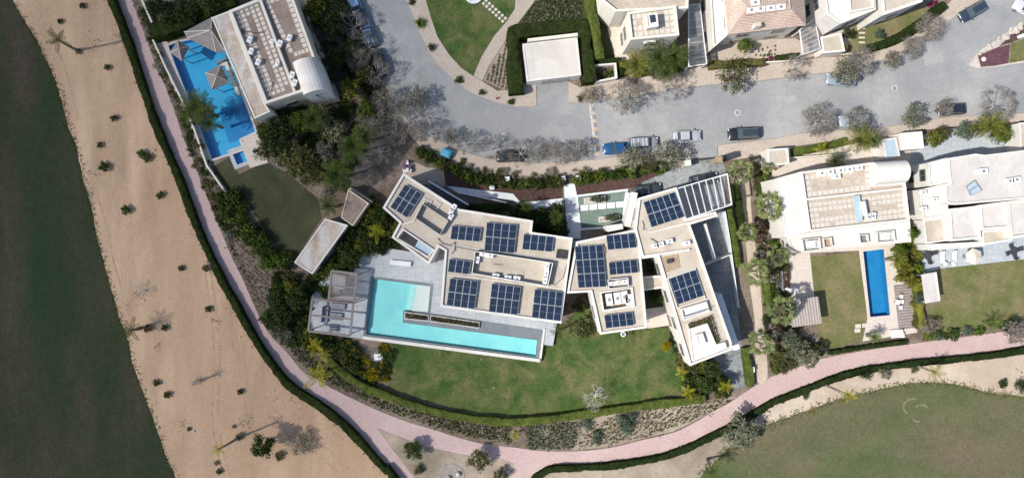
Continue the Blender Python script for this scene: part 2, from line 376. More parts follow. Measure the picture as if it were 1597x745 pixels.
hedge_w_c = [(p[0] + 5, p[1] - 1.5) for p in hedge_w]
path_r = [(140, -190), (206, 0), (215, 27), (227, 57), (237, 87), (247, 112), (260, 140), (275, 182), (287, 218), (300, 248), (317, 293), (335, 336), (349, 371), (362, 402), (378, 434), (400, 484), (420, 520), (450, 552), (472, 579), (495, 591), (510, 601), (545, 619), (575, 633), (600, 644), (637, 658), (675, 669), (712, 681), (750, 691), (800, 697), (850, 703), (900, 703), (950, 698), (1000, 686), (1050, 674), (1082, 659), (1112, 641), (1140, 626), (1170, 606), (1204, 587), (1240, 574), (1279, 560), (1344, 547), (1414, 537), (1489, 527), (1564, 517), (1597, 510), (1900, 460)]
path_l = [(1900, 490), (1597, 540), (1514, 552), (1414, 562), (1344, 572), (1289, 587), (1239, 607), (1200, 622), (1170, 640), (1125, 665), (1100, 677), (1050, 700), (1000, 712), (950, 720), (900, 723), (857, 725), (842, 732), (825, 746), (780, 800)]
hedge_e = [(p[0] + 3.5, p[1] + 4) for p in path_l]
sheet('pink_path', smoothline(hedge_w_c, 3) + [(780, 1000)] + list(reversed(smoothline(path_l, 3))) [0:0] + list(reversed([(p[0] + 1, p[1] + 2) for p in path_l])) + list(reversed(smoothline(path_r, 3))), 'pink', 3)
golf_e_edge = [(1900, 660), (1597, 618), (1568, 616), (1539, 611), (1489, 599), (1444, 596), (1410, 599), (1374, 606), (1350, 612), (1324, 617), (1290, 628), (1264, 637), (1230, 649), (1199, 661), (1178, 674), (1150, 689), (1128, 705), (1108, 726), (1090, 746), (1000, 900)]
golf_e_edge = ragged(golf_e_edge, 1.6, 6)
sheet('dry_rough', golf_e_edge + [(960, 2000), (760, 1000), (780, 800)] + list(reversed([(p[0] + 3, p[1] + 3) for p in path_l])), 'dry', 2)
sandy = [(1900, 650), (1597, 617), (1539, 610), (1489, 598), (1444, 595), (1374, 605), (1324, 617), (1264, 638), (1220, 653), (1196, 655), (1188, 640), (1200, 627), (1239, 611), (1289, 591), (1344, 577), (1414, 567), (1514, 556), (1597, 545), (1900, 500)]
sheet('sand_strip', smoothline(sandy, 3), 'sand_pale', 3)
sheet('golf_green', golf_e_edge + [(1000, 2000), (2900, 2000), (2900, 500)], 'golf_e', 4)
island = [(588, 667), (610, 676), (635, 685), (670, 697), (700, 704), (725, 709), (760, 713), (780, 715), (800, 722), (801, 731), (790, 745), (740, 850), (700, 850), (647, 745), (615, 704)]
slab('sand_island', island, 'dry', .06, 0, side='kerb')
def strip(name, line, w, mat, z, k=4):
    P = [W(x, y) for x, y in smoothline(line, k)]; m = MB(); n = len(P); L = []
    for i, p in enumerate(P):
        d = (P[min(i + 1, n - 1)] - P[max(i - 1, 0)]).normalized(); s = Vector((-d.y, d.x, 0)) * w * (.5 + .25 * noise.noise(p * .7)) * min(1, i / 2 + .1, (n - 1 - i) / 2 + .1); L.append((p + s, p - s))
    for i in range(n - 1): m.quad(*[Vector((q.x, q.y, z)) for q in (L[i][1], L[i + 1][1], L[i + 1][0], L[i][0])])
    o = m.build(name, M[mat]); o['kind'] = 'structure'; return o
for ln in ([(313, 372), (322, 440), (330, 500), (334, 560), (331, 640), (338, 700), (352, 745)], [(321, 372), (331, 440), (339, 500), (343, 560), (340, 640), (347, 700), (361, 745)], [(60, 0), (72, 60), (95, 120), (108, 180), (118, 200)], [(70, 0), (84, 60), (106, 120), (122, 190)], [(150, 300), (166, 350), (178, 410), (196, 470)], [(400, 600), (440, 650), (500, 690), (560, 745)], [(390, 610), (430, 660), (490, 705), (545, 750)]): strip('tyre_track', ln, .35, 'track', .0056)
for c_, r_, a0, a1 in (((1424, 634), 15, 60, 250), ((1437, 640), 11, 20, 170), ((1431, 650), 8, 200, 320)):
    strip('worn_ring', [(c_[0] + r_ * math.cos(R(a)), c_[1] - r_ * .85 * math.sin(R(a))) for a in range(a0, a1, 20)], .3, 'worn', .0196, 2)
strip('bare_patch', [(300, 668), (304, 674), (308, 668)], .7, 'sand_pale', .0066)
# road and pavements
road = [(470, -200), (520, -60), (545, 0), (560, 35), (575, 72), (590, 115), (612, 155), (640, 192), (668, 212), (700, 226), (730, 238), (760, 247), (800, 252), (850, 254), (925, 249), (1000, 240), (1078, 231), (1084, 246), (1118, 246), (1119, 226), (1200, 217), (1250, 208), (1310, 203), (1375, 199), (1430, 190), (1472, 183), (1597, 176), (1900, 150), (1900, -200), (1640, -200), (1580, -50), (1527, 2), (1497, 22), (1447, 55), (1427, 71), (1400, 86), (1375, 95), (1317, 112), (1272, 116), (1190, 126), (1105, 133), (1050, 141), (1000, 148), (960, 153), (920, 157), (887, 161), (885, 122), (835, 122), (837, 163), (832, 167), (800, 166), (765, 157), (735, 145), (710, 126), (682, 100), (667, 77), (654, 50), (645, 27), (634, 0), (615, -70), (580, -200)]
sheet('road', road, 'asphalt', 3)
nw = [(580, -200), (615, -70), (634, 0), (645, 27), (654, 50), (667, 77), (682, 100), (710, 126), (735, 145), (765, 157), (800, 166), (832, 167), (837, 163), (836, 131), (815, 131), (800, 140), (776, 142), (752, 127), (738, 119), (720, 107), (700, 85), (682, 57), (672, 27), (664, 0), (640, -80), (610, -200)]
slab('pavement', nw, 'pave', .12, side='kerb')
ne = [(886, 127), (887, 160.5), (920, 156.5), (960, 152.5), (1000, 147.5), (1050, 140.5), (1105, 132.5), (1190, 125.5), (1272, 115.5), (1317, 111.5), (1375, 94.5), (1400, 85.5), (1427, 70.5), (1447, 54.5), (1497, 21.5), (1527, 1.5), (1580, -51), (1530, -51), (1480, 5), (1464, 18), (1440, 40), (1400, 64), (1340, 88), (1283, 90), (1230, 98), (1180, 101), (1105, 101), (1065, 110), (1000, 121), (962, 125), (925, 133), (905, 137)]
slab('pavement', ne, 'pave', .12, side='kerb')
sw = [(612, 155.5), (640, 192.5), (668, 212.5), (700, 226.5), (730, 238.5), (760, 247.5), (800, 252.5), (850, 254.5), (925, 249.5), (1000, 240.5), (1077, 231.5), (1083, 247), (1065, 256), (1040, 262), (1000, 267), (920, 272), (850, 276), (760, 270), (700, 256), (665, 238), (640, 212), (605, 170)]
slab('pavement', sw, 'pave', .12, side='kerb')
se = [(1119, 247), (1120, 226.5), (1200, 217.5), (1250, 208.5), (1310, 203.5), (1375, 199.5), (1430, 190.5), (1472, 183.5), (1597, 176.5), (1900, 151), (1900, 170), (1597, 189), (1500, 196), (1440, 203), (1400, 211), (1340, 218), (1290, 221), (1232, 229), (1200, 234), (1180, 244), (1140, 250)]
slab('pavement', se, 'pave', .12, side='kerb')
isl = [(1511, 98), (1522, 86), (1557, 60), (1597, 34), (1900, -120), (1900, 60), (1597, 98), (1552, 105), (1522, 107), (1513, 104)]
slab('pavement', isl, 'kerb', .12, side='kerb')
sheet('bark_mulch_bed', [(1524, 87), (1556, 74), (1575, 69), (1572, 99), (1552, 103), (1529, 105)], 'mulch_purple', 0, z=.128)
sheet('lawn', [(1575.5, 68), (1597, 60), (1900, -40), (1900, 52), (1597, 95), (1572.5, 99)], 'lawn_dry', 0, z=.128)
sheet('bark_mulch_bed', [(1557, 73), (1575, 68), (1597, 59), (1597, 36), (1590, 40)], 'mulch', 0, z=.124)
for q, m_ in (([(860, 180), (905, 178), (906, 196), (861, 198)], 'repair'), ([(1210, 150), (1240, 148), (1241, 158), (1211, 161)], 'repair_pale'), ([(648, 110), (662, 104), (676, 132), (660, 138)], 'repair'), ([(1440, 90), (1468, 84), (1472, 96), (1443, 103)], 'repair_pale'), ([(1020, 170), (1068, 166), (1069, 172), (1021, 177)], 'repair')): sheet('road_repair', q, m_, 0, z=.0148)
# lawns and gardens
sheet('lawn', [(664, -1), (672, 27), (682, 57), (700, 85), (720, 107), (738, 119), (752, 88), (772, 56), (792, 34), (806, 14), (814, -60), (640, -100)], 'lawn', 4)
gp = [(738, 119.5), (751, 89), (771, 56), (791, 33), (803, 14), (808, -60), (836, -60), (833, 3), (815, 27), (800, 46), (781, 75), (762, 104), (752, 126)]
slab('garden_path', gp, 'pave', .03, side='kerb')
sheet('dry_rough', [(753, 126), (763, 105), (782, 75), (792, 60), (797, 145)], 'dry', 2)
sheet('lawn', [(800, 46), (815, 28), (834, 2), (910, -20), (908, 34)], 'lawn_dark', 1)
main_lawn = [(607, 532), (843, 560), (850, 520), (880, 503), (915, 470), (936, 515), (1010, 505), (1040, 508), (1062, 560), (1078, 612), (1033, 621), (958, 633), (883, 645), (808, 648), (733, 642), (658, 624), (606, 606)]
sheet('lawn', main_lawn, 'lawn', 4)
sheet('lawn', [(1004, 452), (1036, 449), (1042, 512), (1010, 509)], 'lawn_dark', 5)
sheet('garden_terrace', [(1005, 482), (1038, 477), (1043, 507), (1010, 512)], 'deck_tan', 6)
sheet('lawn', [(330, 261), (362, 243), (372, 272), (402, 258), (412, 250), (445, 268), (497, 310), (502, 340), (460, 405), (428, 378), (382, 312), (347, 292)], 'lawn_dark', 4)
sheet('lawn', [(1259, 401), (1340, 393), (1353, 496), (1341, 531), (1290, 546), (1275, 522)], 'lawn_dry', 6)
sheet('lawn', [(1461, 419), (1597, 404), (1900, 360), (1900, 455), (1597, 498), (1540, 510), (1454, 524), (1446, 480), (1466, 468)], 'lawn_dry', 6)
sheet('lawn', [(1326, 44), (1375, 31), (1440, 12), (1462, 12), (1400, 62), (1340, 82), (1320, 82)], 'lawn_dry', 4)
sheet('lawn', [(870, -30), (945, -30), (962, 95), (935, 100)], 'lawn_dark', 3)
sheet('garden_terrace', [(938, 0), (960, 0), (990, 98), (930, 132), (962, 126)][0:2] + [(985, 90), (962, 100), (950, 55)], 'deck_tan', 5)
sheet('garden_terrace', [(1105, 70), (1185, 62), (1240, 60), (1283, 84), (1232, 97), (1180, 98), (1110, 98)], 'pave', 5)
sheet('garden_terrace', [(1282, 40), (1330, 44), (1320, 82), (1284, 88)], 'deck_tan', 5)
# east neighbours
sheet('pool_terrace', [(1339, 388), (1402, 381), (1412, 440), (1428, 440), (1430, 518), (1345, 532), (1353, 495)], 'deck_tan', 7, [POOL3])
sheet('garden_terrace', [(1226, 384), (1262, 385), (1270, 464), (1235, 470)], 'deck_tan', 7)
sheet('garden_terrace', [(1226, 366), (1424, 344), (1426, 386), (1230, 396)], 'deck_tan', 5)
sheet('garden_terrace', [(1418, 250), (1428, 215), (1480, 200), (1597, 205), (1700, 200), (1700, 390), (1597, 405), (1463, 420), (1444, 424), (1426, 380)], 'deck_blue', 5)
sheet('front_court', [(1198, 235), (1240, 228), (1405, 212), (1425, 214), (1418, 258), (1240, 285), (1205, 285)], 'deck_tan', 4)
sheet('service_path', smoothline([(1152, 275), (1155, 320), (1162, 370), (1166, 410), (1170, 450), (1177, 500), (1178, 540), (1180, 596), (1197, 588), (1194, 540), (1190, 500), (1186, 450), (1181, 400), (1176, 370), (1171, 320), (1170, 270)], 2), 'sand_pale', 5)
sheet('slate_driveway', [(1000, 285), (1040, 268), (1065, 260), (1085, 247), (1124, 247), (1131, 262), (1130, 330), (1135, 372), (1146, 450), (1157, 540), (1161, 602), (1139, 608), (1112, 560), (1030, 330)], 'slate_drive', 4)
# front garden of the main villa
sheet('bark_mulch_bed', [(690, 258), (745, 281), (800, 291), (876, 284), (878, 309), (812, 316), (800, 303), (697, 290)], 'mulch', 3)
sheet('bark_mulch_bed', [(897, 282), (1000, 268), (1039, 262), (1041, 285), (1000, 291), (900, 304)], 'mulch', 3)
sheet('entrance_walk', [(697, 290), (800, 302), (812, 316), (878, 309), (880, 323), (818, 326), (800, 312), (716, 302)], 'white_cool', 6)
slab('entrance_walk', [(879, 288), (896, 286), (900, 306), (906, 372), (886, 372), (882, 330)], 'white_cool', .12)
sheet('front_court', [(640, 250), (668, 262), (692, 262), (694, 292), (650, 286), (628, 268)], 'pave', 5)
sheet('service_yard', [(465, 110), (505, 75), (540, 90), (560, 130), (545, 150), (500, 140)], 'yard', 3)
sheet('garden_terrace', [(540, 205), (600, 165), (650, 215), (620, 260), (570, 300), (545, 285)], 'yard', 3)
# manhole covers, speed bump
def disc_ring(name, px, py, r, label):
    p = W(px, py); t = thing(name, label, 'manhole cover', (p.x, p.y, .012), 'manhole covers in the road')
    MB().lathe((p.x, p.y, .013), [(r, 0), (r, .015), (r * .62, .016), (r * .62, 0)], 20).build('collar', M['kerb'], t)
    MB().lathe((p.x, p.y, .014), [(r * .6, 0), (r * .6, .01), (0.01, .012)], 16).build('cover', M['metal'], t)
for px, py, lab in ((623, 92, 'round manhole cover in the grey road beside the bare trees of the west bend'), (1150, 176, 'pale ringed manhole cover in the road near the black estate car'), (1395, 138, 'pale ringed manhole cover in the road near the wedge shaped island'), (785, 213, 'faint manhole cover in the road above the grey bare street trees')):
    disc_ring('manhole_cover', px, py, .5, lab)
sb = thing('speed_bump', 'narrow speed bump of tan and dark blocks across the road', 'speed bump', W(928, 200))
for i in range(13):
    y = 161 + i * 6.3; x = 922.5 + i * .75; p = W(x, y); q = W(x + .7, y + 5.6)
    m = MB(); d = Vector((.42, 0, 0)); z0, z1 = .013, .07
    m.hexa([Vector((p.x - .42, p.y, z0)), Vector((q.x - .42, q.y, z0)), Vector((q.x + .42, q.y, z0)), Vector((p.x + .42, p.y, z0))], [Vector((p.x - .15, p.y, z1)), Vector((q.x - .15, q.y, z1)), Vector((q.x + .15, q.y, z1)), Vector((p.x + .15, p.y, z1))])
    m.build('bump_block', M['sand_pale'] if i % 2 == 0 else M['metal'], sb)

# ---------------------------------------------------------------- unseen vapour layer, added and shaped to dim the sun over the west
def shade_cloud():
    h = 330.0; k = h / math.tan(R(SUN_EL)); g = W(0, 330)
    c = Vector((g.x + sx * k, g.y + sy * k, h)); m = MB(); N = 48; Rg = 22; vs = []; fs = []
    def prof(a, r):
        x, y = math.cos(a) * r, math.sin(a) * r
        n = noise.noise(Vector((x * 2.2, y * 2.2, 4.))) + .6 * noise.noise(Vector((x * 5, y * 5, 1.)))
        t = max(0, 1 - r * r) ** .9
        return max(0.0, t * (1 + .35 * n)) * 19 * (1 if r < 1 else 0)
    rx, ry = 95, 120
    for s in (1, -1):
        b = len(vs)
        for i in range(Rg + 1):
            r = i / Rg
            for j in range(N):
                a = 2 * math.pi * j / N; w = 1 + .10 * noise.noise(Vector((math.cos(a) * 1.5, math.sin(a) * 1.5, 8)))
                e = rx if math.cos(a) < 0 else rx
                vs.append((c.x + math.cos(a) * r * e * w + .15 * math.sin(a) * r * ry, c.y + math.sin(a) * r * ry * w, c.z + s * (prof(a, r) * .5 + .02)))
        for i in range(Rg):
            for j in range(N):
                q = (b + i * N + j, b + i * N + (j + 1) % N, b + (i + 1) * N + (j + 1) % N, b + (i + 1) * N + j)
                fs.append(q if s < 0 else q[::-1])
    L = Rg * N; b = (Rg + 1) * N
    for j in range(N): fs.append((L + j, L + (j + 1) % N, b + L + (j + 1) % N, b + L + j))
    m.add(vs, fs); mt = bpy.data.materials.new('shade_cloud_vapour'); mt.use_nodes = True; nt = mt.node_tree; nt.nodes.clear()
    out = nt.nodes.new('ShaderNodeOutputMaterial'); v = nt.nodes.new('ShaderNodeVolumePrincipled')
    v.inputs['Density'].default_value = .040; v.inputs['Color'].default_value = (.9, .92, .95, 1)
    nt.links.new(v.outputs[0], out.inputs['Volume'])
    o = m.build('shade_cloud', mt, None, True); o['kind'] = 'structure'
    bpy.context.view_layer.update(); return o
shade_cloud()
# ---------------------------------------------------------------- vegetation
def rvec(r):
    while True:
        v = Vector((r.uniform(-1, 1), r.uniform(-1, 1), r.uniform(-1, 1)))
        if .05 < v.length < 1: return v.normalized()
def leafquad(mb, p, nrm, s, r, mi=0, asp=.6):
    u = nrm.orthogonal().normalized(); w = nrm.cross(u); a = r.uniform(0, 6.283)
    d = u * math.cos(a) + w * math.sin(a); e = nrm.cross(d)
    mb.quad(p - d * s, p - e * s * asp, p + d * s, p + e * s * asp, mi)
def crown_mesh(name, seed, n=700, lumps=12, leaf=.1, flat=.75, lr=(.28, .46), gap=.15, core=True):
    """unit crown: leaves spread on and through uneven clumps inside an ellipsoid that stands on z=0"""
    r = random.Random(seed); mb = MB(); L = []
    for i in range(lumps):
        a = i * 2.4 + r.uniform(-.5, .5); rad = math.sqrt((i + .5) / lumps) * .68
        L.append((Vector((math.cos(a) * rad, math.sin(a) * rad, flat * (.45 + (.5 - rad * .5) * r.uniform(.3, 1.1)))), r.uniform(*lr)))
    for i in range(n):
        c, rr = r.choice(L); d = rvec(r)
        if d.z < -.3 and r.random() < .7: d.z = -d.z
        rad = rr * (r.uniform(.55, 1.08) if r.random() < .8 else r.uniform(.2, .6)); p = c + d * rad
        p.z = max(.02, p.z)
        nr = (d + rvec(r) * .75 + Vector((0, 0, .35))).normalized()
        leafquad(mb, p, nr, leaf * r.uniform(.6, 1.35), r)
    return mb.mesh(name, M['leaf_mid'])
def bush_mesh(name, seed, n=330, leaf=.13): return crown_mesh(name, seed, n, 6, leaf, .62, (.36, .58))
BUSH = [bush_mesh('shrub_foliage', 10 + i) for i in range(5)]
CROWN = [crown_mesh('tree_foliage', 30 + i, 1500, 17, .062, .72, (.2, .38)) for i in range(5)]
HAZE = [crown_mesh('twig_haze', 40 + i, 1000, 20, .032, .6, (.2, .36)) for i in range(4)]
LOOSE = [crown_mesh('loose_foliage', 50 + i, 950, 18, .046, .6, (.16, .34)) for i in range(4)]
BALL = [crown_mesh('clipped_foliage', 60 + i, 420, 4, .11, .9, (.55, .62)) for i in range(2)]
def feather_mesh(name, seed, n=36, L=1.0):
    """spiky rosette: long thin leaves arching outwards"""
    r = random.Random(seed); mb = MB()
    for i in range(n):
        a = r.uniform(0, 6.283); l = L * r.uniform(.6, 1.1); e = r.uniform(.2, 1.2); w = .06
        d = Vector((math.cos(a), math.sin(a), 0)); s = Vector((-d.y, d.x, 0)) * w
        p1 = d * l * .5 * math.cos(e * .6) + Vector((0, 0, .15 + l * .5 * math.sin(e))); p2 = d * l * math.cos(e * .35) + Vector((0, 0, .1 + l * .45 * math.sin(e)))
        mb.add([(0, 0, .1), p1 - s, p2, p1 + s], [(0, 1, 2, 3)])
    return mb.mesh(name, M['leaf_mid'])
SPIKY = [feather_mesh('spiky_foliage', 70 + i, 60) for i in range(3)]
def branch_mesh(name, seed, tips=None, spread=1.0, upright=.5):
    """unit tree skeleton, radius about 1"""
    r = random.Random(seed); mb = MB(); ends = []
    def grow(p, d, l, rad, lev):
        q = p + d * l; mid = p + d * l * .5 + rvec(r) * l * .08
        mb.tube([p, mid, q], [rad, rad * .85, rad * .65], 4 if lev > 1 else 3, cap=False)
        if lev == 0: ends.append((q, d)); return
        for k in range(r.choice((2, 3, 3))):
            nd = (d + rvec(r) * .75 * spread + Vector((0, 0, .06))).normalized()
            if nd.z < -.1: nd.z = -nd.z * .5
            grow(q, nd, l * r.uniform(.6, .88), rad * .6, lev - 1)
    for k in range(7):
        a = k * .9 + r.uniform(-.3, .3); d = Vector((math.cos(a), math.sin(a), upright * r.uniform(.6, 1.5))).normalized()
        grow(Vector((0, 0, .02)), d, .27 * r.uniform(.85, 1.15), .02, 5)
    if tips is not None:
        for q, d in ends: tips.append((q, d))
    return mb.mesh(name, M['bark_pale'])
BARE = []; TWIGLEAF = []
for i in range(5):
    tp = []; BARE.append(branch_mesh('bare_branches', 80 + i, tp, 1.0, .45)); r_ = random.Random(i); mb = MB()
    for q, d in tp:
        for k in range(2): leafquad(mb, q + rvec(r_) * .06, (rvec(r_) + Vector((0, 0, .5))).normalized(), r_.uniform(.012, .027), r_)
    TWIGLEAF.append(mb.mesh('twig_leaves', M['leaf_grey']))
def palm_mesh(name, seed, nf=24, L=2.7, droop=1.0):
    r = random.Random(seed); mb = MB()
    for i in range(nf):
        a = i * 2.399 + r.uniform(-.2, .2); el = R(75 - 95 * (i / nf)) + r.uniform(-.12, .12); l = L * r.uniform(.8, 1.08)
        hd = Vector((math.cos(a), math.sin(a), 0)); sd = Vector((-hd.y, hd.x, 0)); p = Vector((0, 0, 0)); n = 9; pts = []
        tw = r.uniform(-.25, .25)
        for k in range(n + 1):
            pts.append(p.copy()); e = el - droop * 1.15 * (k / n) ** 1.2; st = l / n
            p = p + (hd * math.cos(e) + Vector((0, 0, math.sin(e))) + sd * tw * k / n) .normalized() * st
        mb.tube(pts, [.035 - .003 * k for k in range(n + 1)], 3, 1, False)
        for k in range(1, n + 1):
            for h in (0, .5):
                t = (k - h) / n; b0 = pts[k].lerp(pts[k - 1], h); d = (pts[k] - pts[k - 1]).normalized(); ll = l * .23 * (math.sin(math.pi * min(1, t * .85 + .12)) ** .6 + .12)
                for s in (-1, 1):
                    o = (sd * s + d * .75 + Vector((0, 0, -.32 + r.uniform(-.15, .15)))).normalized()
                    mb.add([b0 - d * .035, b0 + o * ll * .5 - d * .04, b0 + o * ll, b0 + o * ll * .5 + d * .055], [(0, 1, 2, 3)])
    return mb.mesh(name, [M['palm_leaf'], M['palm_leaf']])
def fan_mesh(name, seed, nf=22):
    r = random.Random(seed); mb = MB()
    for i in range(nf):
        a = i * 2.399 + r.uniform(-.2, .2); el = R(80 - 100 * (i / nf)) + r.uniform(-.1, .1); l = r.uniform(1.0, 1.45)
        d = Vector((math.cos(a) * math.cos(el), math.sin(a) * math.cos(el), math.sin(el))); e = d * l
        mb.tube([(0, 0, 0), e], .02, 3, 1, False)
        side = Vector((-math.sin(a), math.cos(a), 0)); up = d.cross(side)
        for k in range(11):
            b = -1.25 + 2.5 * k / 10; bd = (d * math.cos(b) + side * math.sin(b) + Vector((0, 0, -.25)) + up * r.uniform(-.08, .08)).normalized(); ll = r.uniform(.8, 1.0) * (1 - .12 * abs(b))
            w = (d * -math.sin(b) + side * math.cos(b)) * .075
            m_ = e + bd * ll * .6
            mb.add([e, m_ - w, e + bd * ll + Vector((0, 0, -.12)), m_ + w], [(0, 1, 2, 3)])
    return mb.mesh(name, [M['palm_pale'], M['palm_pale']])
PALM = [palm_mesh('palm_crown', 90 + i, 24) for i in range(3)]
YPALM = [palm_mesh('young_palm_crown', 95 + i, 9, 2.4, .9) for i in range(2)]
FAN = [fan_mesh('fan_crown', 98 + i) for i in range(3)]
def trunk_mesh(name, r0, r1, mat, n=7, bulge=0, lean=None):
    mb = MB(); pts = []; rad = []
    for k in range(n + 1):
        t = k / n; x, y = (lean(t) if lean else (0, 0)); pts.append((x, y, t)); rad.append(r0 + (r1 - r0) * t + (bulge * (1 - t) ** 3) + (.012 if k % 2 and mat == 'palm_bark' else 0))
    mb.tube(pts, rad, 8); return mb.mesh(name, M[mat])
TRUNK = trunk_mesh('trunk', .17, .11, 'bark', bulge=.07)
PTRUNK = trunk_mesh('palm_trunk', .17, .13, 'palm_bark', 14, .1, lambda t: (.25 * t * t - .25 * t, 0))
STEM = trunk_mesh('stem', .04, .03, 'bark', 3)
def setmat(o, mat, idx=0):
    s = o.material_slots[idx]; s.link = 'OBJECT'; s.material = M[mat]
def child(name, me, parent, z=0, s=(1, 1, 1), rot=0, mat=None):
    o = link(name, me, parent); o.location = (0, 0, z); o.scale = s; o.rotation_euler = (0, 0, rot)
    if mat:
        for i in range(len(o.material_slots)): setmat(o, mat, i)
    return o
def tree(name, label, px, py, r, h, kind='crown', mat='leaf_dark', cat='tree', group=None, flat=None, leaves='leaf_grey', z0=0, bark=None):
    """px, py, r in photo pixels: where the crown is seen; h in metres"""
    rr = r * .1 * (H - h * .75) / H
    if kind == 'bare':
        tz = h * .28; p = W(px, py, h * .6); t = thing(name, label, cat, (p.x, p.y, z0), group); a = rng.uniform(0, 6.28); i = rng.randrange(5)
        child('trunk', TRUNK, t, 0, (.8, .8, tz + .05)); sc = rr * 1.0; sz = (h - tz) / 1.0
        child('branches', BARE[i], t, tz, (sc, sc, sz), a, bark or 'bark_pale')
        if leaves:
            child('foliage', TWIGLEAF[i], t, tz, (sc, sc, sz), a, leaves)
            if mat == 'both': child('foliage', HAZE[i % 4], t, tz * 1.1, (sc * .97, sc * .97, sz * .8), a, leaves)
        return t
    me = {'crown': CROWN, 'loose': LOOSE}[kind]; tz = h * .3; p = W(px, py, h * .7)
    t = thing(name, label, cat, (p.x, p.y, z0), group)
    child('trunk', TRUNK, t, 0, (1, 1, h * .55)); a = rng.uniform(0, 6.28)
    child('crown', rng.choice(me), t, tz, (rr * rng.uniform(.95, 1.08), rr, (h - tz)), a, mat)
    if kind == 'loose': child('branches', rng.choice(BARE), t, tz * .8, (rr * .8, rr * .8, (h - tz) * .8), a, 'bark')
    return t
def palm(label, px, py, h, r=22, kind='palm', mat=None, base=None, group=None, z0=0, name=None):
    c = W(px, py, h); b = W(base[0], base[1], 0) if base else c
    t = thing(name or {'palm': 'palm_tree', 'young': 'young_palm', 'fan': 'fan_palm'}[kind], label, 'palm tree', (b.x, b.y, z0), group)
    o = link('trunk', PTRUNK, t); d = Vector((c.x - b.x, c.y - b.y, h)); o.rotation_euler = d.to_track_quat('Z', 'Y').to_euler(); o.scale = (1, 1, d.length)
    sc = r * .1 * (H - h) / H / {'palm': 2.35, 'young': 1.9, 'fan': 2.0}[kind]
    k = link('crown', rng.choice({'palm': PALM, 'young': YPALM, 'fan': FAN}[kind]), t); k.location = (d.x, d.y, d.z); k.scale = (sc,) * 3; k.rotation_euler = (0, 0, rng.uniform(0, 6.28))
    for i in range(2): setmat(k, mat or {'palm': 'palm_leaf', 'young': 'palm_yellow', 'fan': 'palm_pale'}[kind], i)
    return t
def shrub(px, py, r, mat='leaf_mid', label=None, group=None, h=None, name='shrub', kind=None, z0=0, cat='shrub'):
    rr = r * .1; hh = h or rr * 1.3; p = W(px, py, hh * .6)
    me = rng.choice(kind or BUSH); o = link(name, me); o.location = (p.x, p.y, z0); a = rng.uniform(0, 6.28)
    o.scale = (rr * rng.uniform(.9, 1.15), rr * rng.uniform(.9, 1.1), hh / .95); o.rotation_euler = (0, 0, a); setmat(o, mat)
    return tag(o, label, cat, group)
ORD = ['first', 'second', 'third', 'fourth', 'fifth', 'sixth', 'seventh', 'eighth', 'ninth', 'tenth', 'eleventh', 'twelfth', 'thirteenth', 'fourteenth', 'fifteenth', 'sixteenth', 'seventeenth', 'eighteenth']
def mass(name, items, label):
    """a planted mass nobody could count: many plants in one object; items = (px, py, r, h, mat, z0)"""
    mats = sorted({i[4] for i in items}); vs = []; fs = []; mi = []
    cache = {}
    for px, py, r, h, m, z0 in items:
        me = rng.choice(BUSH)
        if me.name not in cache: cache[me.name] = ([v.co.copy() for v in me.vertices], [tuple(p.vertices) for p in me.polygons])
        V, F = cache[me.name]; p = W(px, py, h * .6); a = rng.uniform(0, 6.28); ca, sa = math.cos(a), math.sin(a); b = len(vs); rr = r * .1; k = h / .95
        keep = F[::2] if r < 6 else F
        vs.extend([(p.x + (v.x * ca - v.y * sa) * rr, p.y + (v.x * sa + v.y * ca) * rr, z0 + v.z * k) for v in V]); fs.extend([tuple(i + b for i in f) for f in keep]); mi.extend([mats.index(m)] * len(keep))
    mb = MB(); mb.v, mb.f, mb.m = vs, fs, mi
    return tag(mb.build(name, [M[m] for m in mats]), label, None, None, 'stuff')
def scatter(poly, step, rrange, mats, label, group, name='shrub', hr=(.7, 1.5), kinds=None, jitter=.45, avoid=(), cat='shrub', prob=1.0, z0=0, keep=4):
    xs = [p[0] for p in poly]; ys = [p[1] for p in poly]; y = min(ys); row = 0; items = []
    while y <= max(ys):
        x = min(xs) + (row % 2) * step * .5
        while x <= max(xs):
            q = (x + rng.uniform(-jitter, jitter) * step, y + rng.uniform(-jitter, jitter) * step)
            if inside(q, poly) and rng.random() < prob and not any(inside(q, a) for a in avoid):
                items.append((q[0], q[1], rng.uniform(*rrange), rng.uniform(*hr) * (rrange[0] + rrange[1]) * .05, rng.choice(mats), z0))
            x += step
        y += step * .87; row += 1
    horiz = (max(xs) - min(xs)) > (max(ys) - min(ys)); rest = []
    for m in sorted(set(mats)):
        own = sorted([i for i in items if i[4] == m], key=lambda i: -i[2]); big, small = own[:keep], own[keep:]; rest += small
        big.sort(key=lambda i: i[0] if horiz else i[1]); side = 'from the left ' if horiz else 'from the top '; text = label[m].replace('shrub ', 'shrub ' + side, 1).replace('bush ', 'bush ' + side, 1)
        for k, i in enumerate(big):
            shrub(i[0], i[1], i[2] * 1.25, m, '%s larger %s' % (ORD[k], text), group + ', ' + m.replace('leaf_', '') + ' ones', i[3] * 1.3, name, None, z0, cat)
    if rest: mass('shrub_bed', rest, 'dense mass of smaller ' + group)
